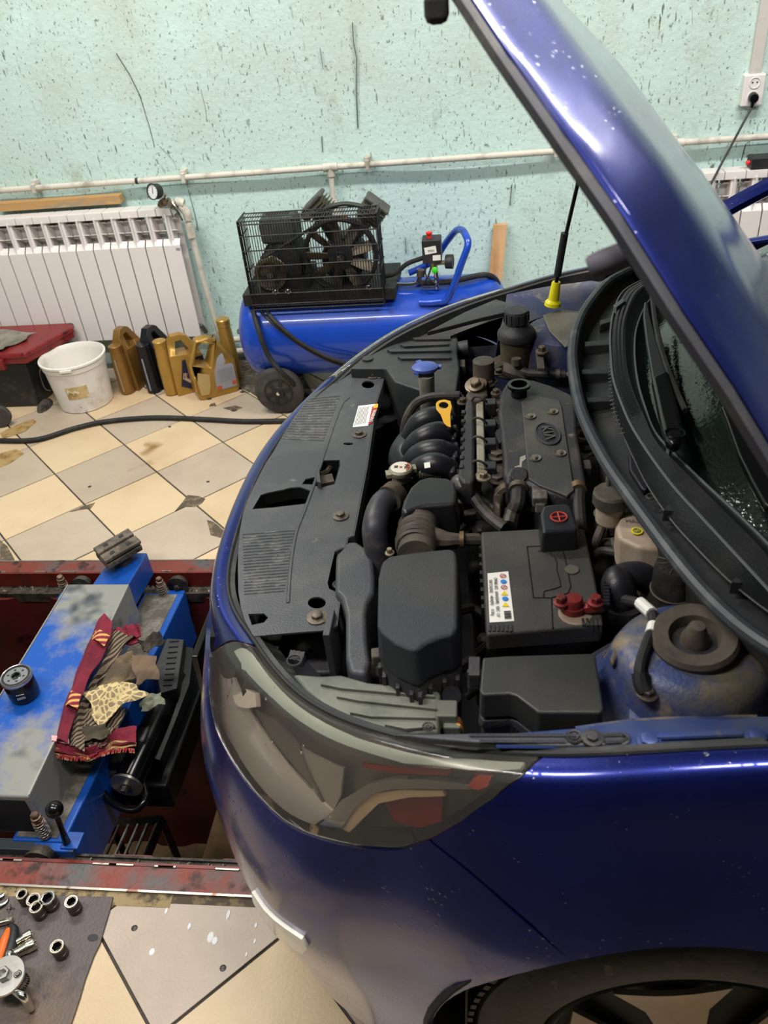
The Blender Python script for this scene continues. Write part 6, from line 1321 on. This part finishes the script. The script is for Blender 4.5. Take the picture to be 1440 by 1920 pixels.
for q in (q1, q2):
    obj('bracket', box(q.x-.02, q.x+.02, 1.865, 1.905, q.z-.07, q.z-.002), jk_b, jk, bev=.003); spring_bolt(q.x, 1.895, q.z-.03, .095); roller(q.x+.035, FY, -.02)
    obj('bracket_arm', box(q.x+.0, q.x+.06, 1.905, 1.925, q.z-.10, q.z-.01), jk_b, jk, bev=.003)
    for k in range(2): obj('bracket_bolt', bolt((q.x+.045, 1.902, q.z-.04-.035*k), (0, -1, 0), .007, .012), grime, jk)
obj('bracket', box(-1.19, -.985, 1.0, 1.03, -.055, -.025), M('near_cross_plate', '#41464d', .5, .3, '#1d5bb8', 7, .52, .6), jk, bev=.003)
obj('bracket', box(-1.02, -.975, 1.005, 1.05, -.11, -.02), jk_b, jk, bev=.003)
spring_bolt(q3.x-.0, 1.035, -.02, .085); roller(PY(78, 1598, .99).x, NY, -.02)
lv = PY(126, 1582, 1.02); lt = PY(102, 1518, 1.02)
lvr = obj('lock_lever', tube([lv, lv.lerp(lt, .4), lt], [.010, .0065, .0065], 10), blkg, jk, label='black ball lever'); obj('lever_ball', lathe([(.02*math.sin(R(a_)), -.02*math.cos(R(a_))) for a_ in range(4, 177, 14)], lt, (0, 0, 1), 20), blkg, lvr)
obj('lever_pivot', tube([lv+V3((-.01, 0, 0)), lv+V3((.02, 0, -.01))], .011, 10), brown_p, lvr)
# black ribbed step pad, hydraulic cylinder, foot ring, side sheet
tp = [P(312, 1196, -.0), P(345, 1198, -.0), P(332, 1290, -.0), P(300, 1300, -.0), P(290, 1250, -.0)]
tpad = obj('ribbed_pad', prism(tp, .04), blk, jk, bev=.004)
for k in range(9): 
    a_ = lerp((318, 1203), (306, 1285), k/8); obj('pad_rib', tube(pp([a_, (a_[0]+17, a_[1]-1)], .001), .0028, 6), smooth_b, tpad)
c0_ = P(238, 1470, -.06); c1_ = P(318, 1300, -.06); ax_ = (c1_-c0_).normalized()
cyl_ = obj('hydraulic_cylinder', lathe([(.036, 0), (.038, .01), (.038, .36), (.03, .37)], c0_, ax_, 32), blkg, jk, label='glossy black hydraulic cylinder with bright washer')
obj('end_washer', lathe([(.010, -.006), (.042, -.006), (.043, 0), (.036, .002)], c0_, ax_, 32), M('washer_steel', '#b3aca3', .3, .9), cyl_); obj('end_nut', bolt(c0_-ax_*.006, -ax_, .009, .014), steel, cyl_)
rc_ = P(228, 1478, -.10); rg = [P(185, 1438, -.07), P(183, 1462, -.09), P(200, 1495, -.10), P(228, 1515, -.10), P(255, 1518, -.10), P(272, 1500, -.09), P(270, 1478, -.09), P(262, 1462, -.08)]
obj('foot_ring', tube(rg, .0095, 12, 5), blkg, jk)
obj('pump_body', J(obox(P(215, 1440, -.10), (.07, .01, 0), (0, .08, 0), (0, 0, .06)), obox(P(232, 1420, -.06), (.05, .01, 0), (0, .06, 0), (0, 0, .05))), M('greasy_casting', '#4b4b42', .5, .2, '#2d3a30', 14, .5, .6, bump=.8), jk, bev=.012)
obj('side_sheet', prism([P(360, 1245, -.12), P(373, 1240, -.12), P(302, 1468, -.12), P(268, 1466, -.12)][::-1], .02), jk_b, jk, bev=.002)
obj('side_rail', tube([P(352, 1225, -.06), P(345, 1290, -.07), P(318, 1360, -.09), P(290, 1430, -.11)], .03, 8), M('jack_dark_frame', '#151618', .4, .2), jk)
obj('cross_beam', prism([P3(-1.03, 1.25, -.12), P3(-.86, 1.25, -.12), P3(-.86, 1.62, -.12), P3(-1.03, 1.62, -.12)], .1), MC['jack_dark_frame'], jk, bev=.01)
# ---- oil filter
fc = P(48, 1303, .122); fc.z = .1215
of = thing('oil_filter', 'new black oil filter with bright steel base standing on blue beam', 'oil filter', fc)
obj('can', lathe([(.030, 0), (.036, .004), (.038, .012), (.038, .066), (.036, .069)], fc, (0, 0, 1), 40), blkg, of)
ft = obj('base_plate', lathe([(.039, .064), (.0405, .067), (.0405, .072), (.038, .076), (.036, .0745), (.034, .0745), (.033, .072), (.0305, .071), (.030, .0735), (.013, .0735), (.0125, .071), (.0125, .055), (.001, .055)], fc, (0, 0, 1), 44), M('filter_zinc', '#b7b9bd', .28, .85), of)
obj('gasket', ring(fc+V3((0, 0, .0735)), (0, 0, 1), .0335, .0028, 40, 6), rub, ft)
obj('thread', ring(fc+V3((0, 0, .074)), (0, 0, 1), .0115, .002, 20, 6), chrome, ft)
for k in range(6): a_ = k*math.pi/3; obj('inlet_hole', lathe([(.0035, 0), (.001, .0006)], fc+V3((.021*math.cos(a_), .021*math.sin(a_), .0737)), (0, 0, 1), 10), blk, ft)
for k in range(5): obj('print_mark', obox(fc+V3((.008+.004*k, -.0375+.0012*k, .040)), V3((.0022, .0006, 0)), V3((0, .001, 0)), V3((0, 0, .0018))), stick_m, of)
obj('print_block', obox(fc+V3((.016, -.036, .028)), V3((.018, .008, 0)), V3((0, .001, 0)), V3((0, 0, .007))), inkl, of)
# ---- rags on the jack
def stripemat(name, base, c2, sc_, ang_, thr=.3, c3=None, c4=None, per=None):
    mt = M(name, base, .9, 0, bump=.6, bs=220); N = mt.node_tree.nodes; L = mt.node_tree.links; b = N['Principled BSDF']
    tc = N.new('ShaderNodeTexCoord'); mp = N.new('ShaderNodeMapping'); mp.inputs['Rotation'].default_value = (0, 0, R(ang_)); L.new(tc.outputs['Object'], mp.inputs[0])
    w = N.new('ShaderNodeTexWave'); w.inputs['Scale'].default_value = sc_; w.inputs['Distortion'].default_value = .6; w.inputs['Detail'].default_value = 1; L.new(mp.outputs[0], w.inputs[0])
    q = N.new('ShaderNodeValToRGB'); q.color_ramp.interpolation = 'CONSTANT'; e = q.color_ramp.elements; e[0].position = 0; e[0].color = lin(base); e[1].position = 1-thr; e[1].color = lin(c2)
    if c3: x = e.new(1-thr*.6); x.color = lin(c3)
    if c4: x = e.new(1-thr*.3); x.color = lin(c4)
    L.new(w.outputs[0], q.inputs[0]); L.new(q.outputs[0], b.inputs['Base Color']); return mt
maroon = M('towel_maroon', '#7a1f33', .9, 0, '#5a1526', 9, .45, .65, bump=.8, bs=260)
t_st = stripemat('towel_stripes', '#7a6a55', '#2f251f', 30, 25, .45)
t_band = stripemat('towel_band', '#7a1f33', '#c99a4a', 18, 70, .5, '#a5402c', '#d7b070')
tw_ = thing('towel', 'maroon striped towel draped over the blue jack beam', 'towel', P(150, 1300, .12))
def tp_(l): return [P(u, v, z) for u, v, z in l]
def ribbonc(name, left, right, mat, n=26, m=9, amp=.004, bulge=.0, seed=1, th=.004, parent=None):
    L_ = smooth(tp_(left), 8); R_ = smooth(tp_(right), 8); rr = random.Random(seed); ph_ = [rr.uniform(0, 6) for _ in range(4)]; rows = []
    def at(l, t): x = t*(len(l)-1); i = min(int(x), len(l)-2); return l[i].lerp(l[i+1], x-i)
    for i in range(n+1):
        t = i/n; a = at(L_, t); b = at(R_, t); r_ = []
        for j in range(m+1):
            s_ = j/m; p = a.lerp(b, s_); p.z += bulge*math.sin(math.pi*s_)+amp*(math.sin(16*t+ph_[0]+5*s_)+.6*math.sin(29*t+ph_[1])+.7*math.sin(9*s_+ph_[2])); r_.append(p)
        rows.append(r_)
    return obj(name, grid(rows), mat, parent or tw_, solid=th)
ribbonc('towel_edge', [(192, 1152, .150), (172, 1185, .145), (155, 1230, .14), (135, 1280, .14), (118, 1330, .13), (103, 1390, .125)], [(212, 1166, .150), (208, 1195, .15), (190, 1235, .15), (162, 1285, .15), (142, 1335, .14), (128, 1395, .13)], maroon, bulge=.012)
ribbonc('towel_band', [(178, 1183, .158), (170, 1200, .157)], [(206, 1192, .162), (196, 1212, .162)], t_band, n=6, bulge=.013, amp=.001, th=.002)
ribbonc('towel_band', [(128, 1300, .145), (120, 1325, .143)], [(152, 1302, .156), (146, 1330, .153)], t_band, n=6, bulge=.012, amp=.001, th=.002)
ribbonc('towel_inside', [(210, 1183, .14), (196, 1230, .135), (170, 1280, .13), (145, 1330, .125), (130, 1395, .12)], [(250, 1190, .135), (215, 1240, .125), (190, 1275, .115), (165, 1330, .11), (160, 1412, .11)], t_st, bulge=.004)
ribbonc('towel_fold', [(205, 1178, .13), (240, 1172, .13)], [(212, 1215, .12), (262, 1205, .12)], maroon, n=8)
ribbonc('towel_tail', [(236, 1170, .14), (260, 1168, .138)], [(240, 1195, .13), (264, 1195, .13)], maroon, n=8, bulge=.006)
ribbonc('towel_bottom', [(100, 1385, .12), (140, 1395, .115), (175, 1400, .11), (210, 1370, .10), (255, 1358, .10)], [(98, 1408, .10), (135, 1416, .09), (178, 1418, .085), (212, 1396, .085), (256, 1396, .085)], maroon, n=24, m=5, amp=.005)
ribbonc('towel_hem', [(97, 1378, .128), (128, 1383, .126)], [(96, 1388, .123), (128, 1394, .122)], M('hem_pink', '#e5a9a6', .9), n=6, m=3, amp=.001)
ribbonc('towel_fringe', [(97, 1400, .105), (135, 1410, .095), (178, 1412, .09), (212, 1390, .088), (256, 1390, .088)], [(95, 1412, .09), (133, 1421, .08), (178, 1424, .075), (213, 1403, .078), (256, 1400, .078)], stripemat('towel_fringe', '#9c8a6a', '#8c2432', 60, 10, .5, '#c79a5a'), n=40, m=3, amp=.004)
ribbonc('towel_lining', [(160, 1300, .11), (150, 1350, .11), (150, 1395, .10)], [(240, 1330, .10), (215, 1370, .10), (190, 1405, .095)], t_st, n=14, amp=.006)
g = []
for k in range(60):
    u = 98+k*2.6; v = 1410+8*math.sin(k*.09); q = P(u, v, .09); g.append(tube([q, q+V3((rnd.uniform(-.004, .004), -.008, -.008))], .0016, 4))
o = obj('fringe_threads', J(*g), M('thread_red', '#a52a35', .9, 0, '#c9a26a', 80, .5, .6), tw_); o['kind'] = 'stuff'
def scale_mat():
    mt = M('scale_print', '#8f7d55', .85, 0, bump=.4, bs=200); N = mt.node_tree.nodes; L = mt.node_tree.links; b = N['Principled BSDF']
    tc = N.new('ShaderNodeTexCoord'); v = N.new('ShaderNodeTexVoronoi'); v.feature = 'DISTANCE_TO_EDGE'; v.inputs['Scale'].default_value = 62; L.new(tc.outputs['Object'], v.inputs['Vector'])
    q = N.new('ShaderNodeValToRGB'); e = q.color_ramp.elements; e[0].position = .06; e[0].color = lin('#c9b583'); e[1].position = .16; e[1].color = lin('#86755a'); L.new(v.outputs['Distance'], q.inputs[0]); L.new(q.outputs[0], b.inputs['Base Color']); return mt
sc_rag = cloth('rag', tp_([(158, 1300, .125), (232, 1278, .135), (278, 1300, .125), (185, 1362, .11)]), 0, .007, scale_mat(), n=20, seed=8, fl=lambda s_, t: .015*math.sin(math.pi*s_)*math.sin(math.pi*t))
tag(sc_rag, 'scale-patterned yellow brown rag on top of the towel', 'rag', 'dirty rags')
br_m = M('rag_brown', '#6d5a48', .9, 0, '#4a3c30', 8, .45, .65, bump=.8); dk_m = M('rag_black', '#2b2622', .85, 0, '#4f463b', 12, .5, .65, bump=1.)
tag(cloth('rag', tp_([(246, 1232, .135), (292, 1232, .13), (299, 1272, .12), (256, 1288, .125)]), 0, .005, br_m, n=14, seed=4), 'plain brown folded rag beside the ribbed pad', 'rag', 'dirty rags')
tag(cloth('rag', tp_([(262, 1206, .12), (298, 1186, .115), (310, 1205, .11), (275, 1228, .12)]), 0, .010, dk_m, n=14, seed=9), 'black oily crumpled rag at the top of the rag heap', 'rag', 'dirty rags')
tag(cloth('rag', tp_([(180, 1275, .105), (245, 1225, .11), (262, 1270, .105), (190, 1310, .10)]), 0, .009, M('rag_oily', '#4f4334', .8, 0, '#776648', 10, .48, .62, bump=1.), n=16, seed=12), 'oily olive brown rag crumpled inside the towel', 'rag', 'dirty rags')
tag(cloth('rag', tp_([(262, 1318, .09), (300, 1300, .085), (312, 1322, .075), (268, 1338, .08)]), 0, .006, M('rag_green', '#7b7f6c', .9, 0, '#5c604f', 10, .45, .65, bump=.8), n=12, seed=6), 'grey green rag end hanging beside the scale-patterned rag', 'rag', 'dirty rags')
tag(cloth('rag', tp_([(155, 1365, .115), (200, 1362, .11), (205, 1385, .105), (160, 1392, .108)]), 0, .005, M('rag_dark_olive', '#3b352a', .9, 0, '#57503f', 10, .45, .65, bump=.8), n=12, seed=16), 'dark olive rag scrap at the bottom of the towel', 'rag', 'dirty rags')
# ================================================================ FLOOR MAT AND TOOLS
mtz = .006
mat_m = M('mat_rubber', '#5a5150', .5, 0, '#6e5a44', 2.5, .5, .7, '#41393a', 9, .55, .7, bump=.4, bs=150)
mp_ = [(-150, 1690), (0, 1680), (60, 1680), (140, 1680), (212, 1681), (208, 1698), (200, 1725), (192, 1752), (188, 1768), (176, 1792), (160, 1835), (150, 1870), (135, 1915), (110, 1990), (-150, 1990)]
mat_o = tag(obj('floor_mat', prism([P(u, v, mtz) for u, v in mp_][::-1], .005), mat_m, org=P(90, 1800, 0), bev=.001), 'dark grey rubber mat with a torn edge under the tools', 'mat')
tear = P(174, 1758, mtz+.0006); obj('torn_hole', prism([tear+V3((.012*math.cos(a_)*(1+.5*math.sin(5*a_)), .008*math.sin(a_), 0)) for a_ in np.linspace(0, 6.28, 11)[:-1]], .0008), blk, mat_o)
sk_m = M('impact_socket', '#5f564c', .4, .7, '#423a32', 20, .5, .65); sk_t = M('socket_rim', '#b5ab9c', .3, .9)
def socket(u, v, r_, h, label, rim=sk_t):
    c = P(u, v, mtz+h); c.z = mtz
    t = thing('socket', label, 'socket', c, 0, 'dark impact sockets on the mat')
    obj('body', lathe([(.001, 0), (r_*.95, 0), (r_, .002), (r_, h*.38), (r_*.93, h*.40), (r_*.93, h*.46), (r_, h*.48), (r_, h*.9)], c, (0, 0, 1), 32, cap=False), sk_m, t)
    obj('rim', lathe([(r_, h*.9), (r_*.97, h), (r_*.78, h), (r_*.76, h*.97)], c, (0, 0, 1), 32, cap=False), rim, t)
    a0 = lathe([(r_*.80, h*.998), (r_*.70, h*.5), (r_*.001, h*.5)], c, (0, 0, 1), 6, cap=False); obj('hex_opening', a0, M('socket_inside', '#0e0c0b', .6), t)
    obj('rim_inset', lathe([(r_*.80, h*.995), (r_*.70, h*.99)], c, (0, 0, 1), 6, cap=False), rim, t)
socket(40, 1676, .0125, .034, 'dark impact socket farthest back on the mat'); socket(62, 1686, .0155, .034, 'dark socket between the small back one and bright rimmed one')
socket(88, 1683, .0165, .036, 'largest socket with the bright silver rim', chrome); socket(67, 1700, .0145, .036, 'dark socket in front of the group of four')
socket(133, 1690, .0145, .036, 'dark socket standing alone beside the mat corner'); socket(106, 1774, .0145, .036, 'dark socket standing alone near the torn mat edge')
def lying(p0, p1, r0, r1, label):
    a, b = P(*p0, mtz+r1), P(*p1, mtz+r1); d_ = (b-a); L_ = d_.length; c = a
    t = thing('chrome_socket', label, 'socket', V3((a.x, a.y, mtz)), 0, 'chrome sockets on the mat')
    obj('body', lathe([(r0*.8, 0), (r0, .002), (r0, L_*.45), (r0*1.1, L_*.47), (r0*1.1, L_*.55), (r1, L_*.58), (r1, L_-.002), (r1*.9, L_), (r1*.7, L_), (r1*.65, L_-.01), (.001, L_-.01)], a, d_, 26), M('socket_chrome', '#cfc8b8', .2, 1.), t)
lying((24, 1771), (60, 1750), .0075, .0105, 'upper of two chrome sockets lying side by side'); lying((28, 1788), (66, 1768), .0105, .0125, 'lower of two chrome sockets lying side by side')
a, b = P(-14, 1735, mtz+.008), P(18, 1726, mtz+.008); tag(obj('extension_bar', J(tube([a, b], .006, 14), obox(b, (b-a).normalized()*.012, V3((0, .009, 0)), V3((0, 0, .009)))), MC.get('socket_chrome') or chrome, org=V3((a.x, a.y, mtz))), 'short chrome extension bar at the left edge of the mat', 'tool')
h_ = thing('screwdriver', 'orange and black tool handle between the sockets and disc tool', 'tool', P(10, 1770, mtz))
orange = M('orange_grip', '#e0661c', .4)
obj('orange_grip', tube([P(-12, 1830, mtz+.012), P(2, 1790, mtz+.014), P(12, 1760, mtz+.014), P(17, 1742, mtz+.012)], [.010, .012, .011, .006], 14, 4), orange, h_)
obj('black_grip', tube([P(2, 1840, mtz+.011), P(14, 1800, mtz+.012), P(24, 1765, mtz+.012), P(26, 1742, mtz+.011), P(18, 1737, mtz+.011)], [.009, .0115, .0115, .009, .006], 14, 4), blk, h_)
fd = thing('filter_wrench', 'three jaw filter wrench with bright round steel head', 'tool', P(18, 1850, mtz))
fc2 = P(10, 1830, .062); zm = M('zinc_disc', '#b9b8b2', .3, .85, '#8a867c', 8, .5, .7)
obj('head_disc', lathe([(.001, -.006), (.034, -.006), (.0375, -.004), (.0385, 0), (.037, .003), (.001, .0035)], fc2, (.05, -.1, 1), 44), zm, fd)
obj('drive_nut', lathe([(.014, .003), (.014, .016), (.012, .018), (.008, .018), (.0075, .004), (.001, .004)], fc2, (.05, -.1, 1), 6), zm, fd)
obj('rivet', J(lathe([(.005, .003), (.004, .005)], fc2+V3((.025, .004, 0)), (0, 0, 1), 12), ring(fc2+V3((.025, .004, .004)), (0, 0, 1), .007, .0008, 16, 5)), steel, fd)
obj('gear', J(lathe([(.016, -.016), (.016, -.006)], fc2+V3((.026, -.004, -.004)), (.3, 0, 1), 26), *[obox(fc2+V3((.026+.017*math.cos(a_), -.004+.017*math.sin(a_), -.015)), V3((.004*math.cos(a_), .004*math.sin(a_), 0)), V3((-.002*math.sin(a_), .002*math.cos(a_), 0)), V3((0, 0, .009))) for a_ in np.linspace(0, 6.28, 27)[:-1]]), dk, fd)
for k, (dx, dy, ex, ey) in enumerate(((.022, -.02, .048, -.03), (-.03, -.012, -.055, -.02), (-.01, .03, -.02, .05))):
    q = fc2+V3((dx, dy, -.012)); w = fc2+V3((ex, ey, -.016)); w2 = V3((w.x+ex*.12, w.y+ey*.12-.004, mtz+.007)); obj('jaw', tube([q, q.lerp(w, .6)+V3((0, 0, .003)), w, w2], [.006, .008, .0085, .007], 12, 4), chrome, fd)
for k, (l, pts) in enumerate((('curved spanner jaw at the left edge of the mat', [(-14, 1702), (0, 1698), (10, 1692), (15, 1683)]), ('upper spanner tip at the left edge of the mat', [(-14, 1684), (0, 1682), (7, 1675)]))):
    tag(obj('spanner', tube([P(u, v, mtz+.004) for u, v in pts], [.008, .007, .005, .0025][:len(pts)], 8, 5, flat=.5), chrome, org=P(0, 1695, mtz)), l, 'spanner')
g = []
for k in range(4):
    q = P(18+rnd.uniform(-4, 4), 1702+rnd.uniform(-4, 4), mtz+.001); g.append(tube([q, q+V3((rnd.uniform(-.01, .01), rnd.uniform(-.01, .01), .004)), q+V3((rnd.uniform(-.012, .012), rnd.uniform(-.012, .012), .001))], .0008, 4, 5))
tag(obj('wire_scrap', J(*g), steel, org=P(18, 1702, mtz)), 'tiny tangle of pale wire lying on the mat', 'wire')
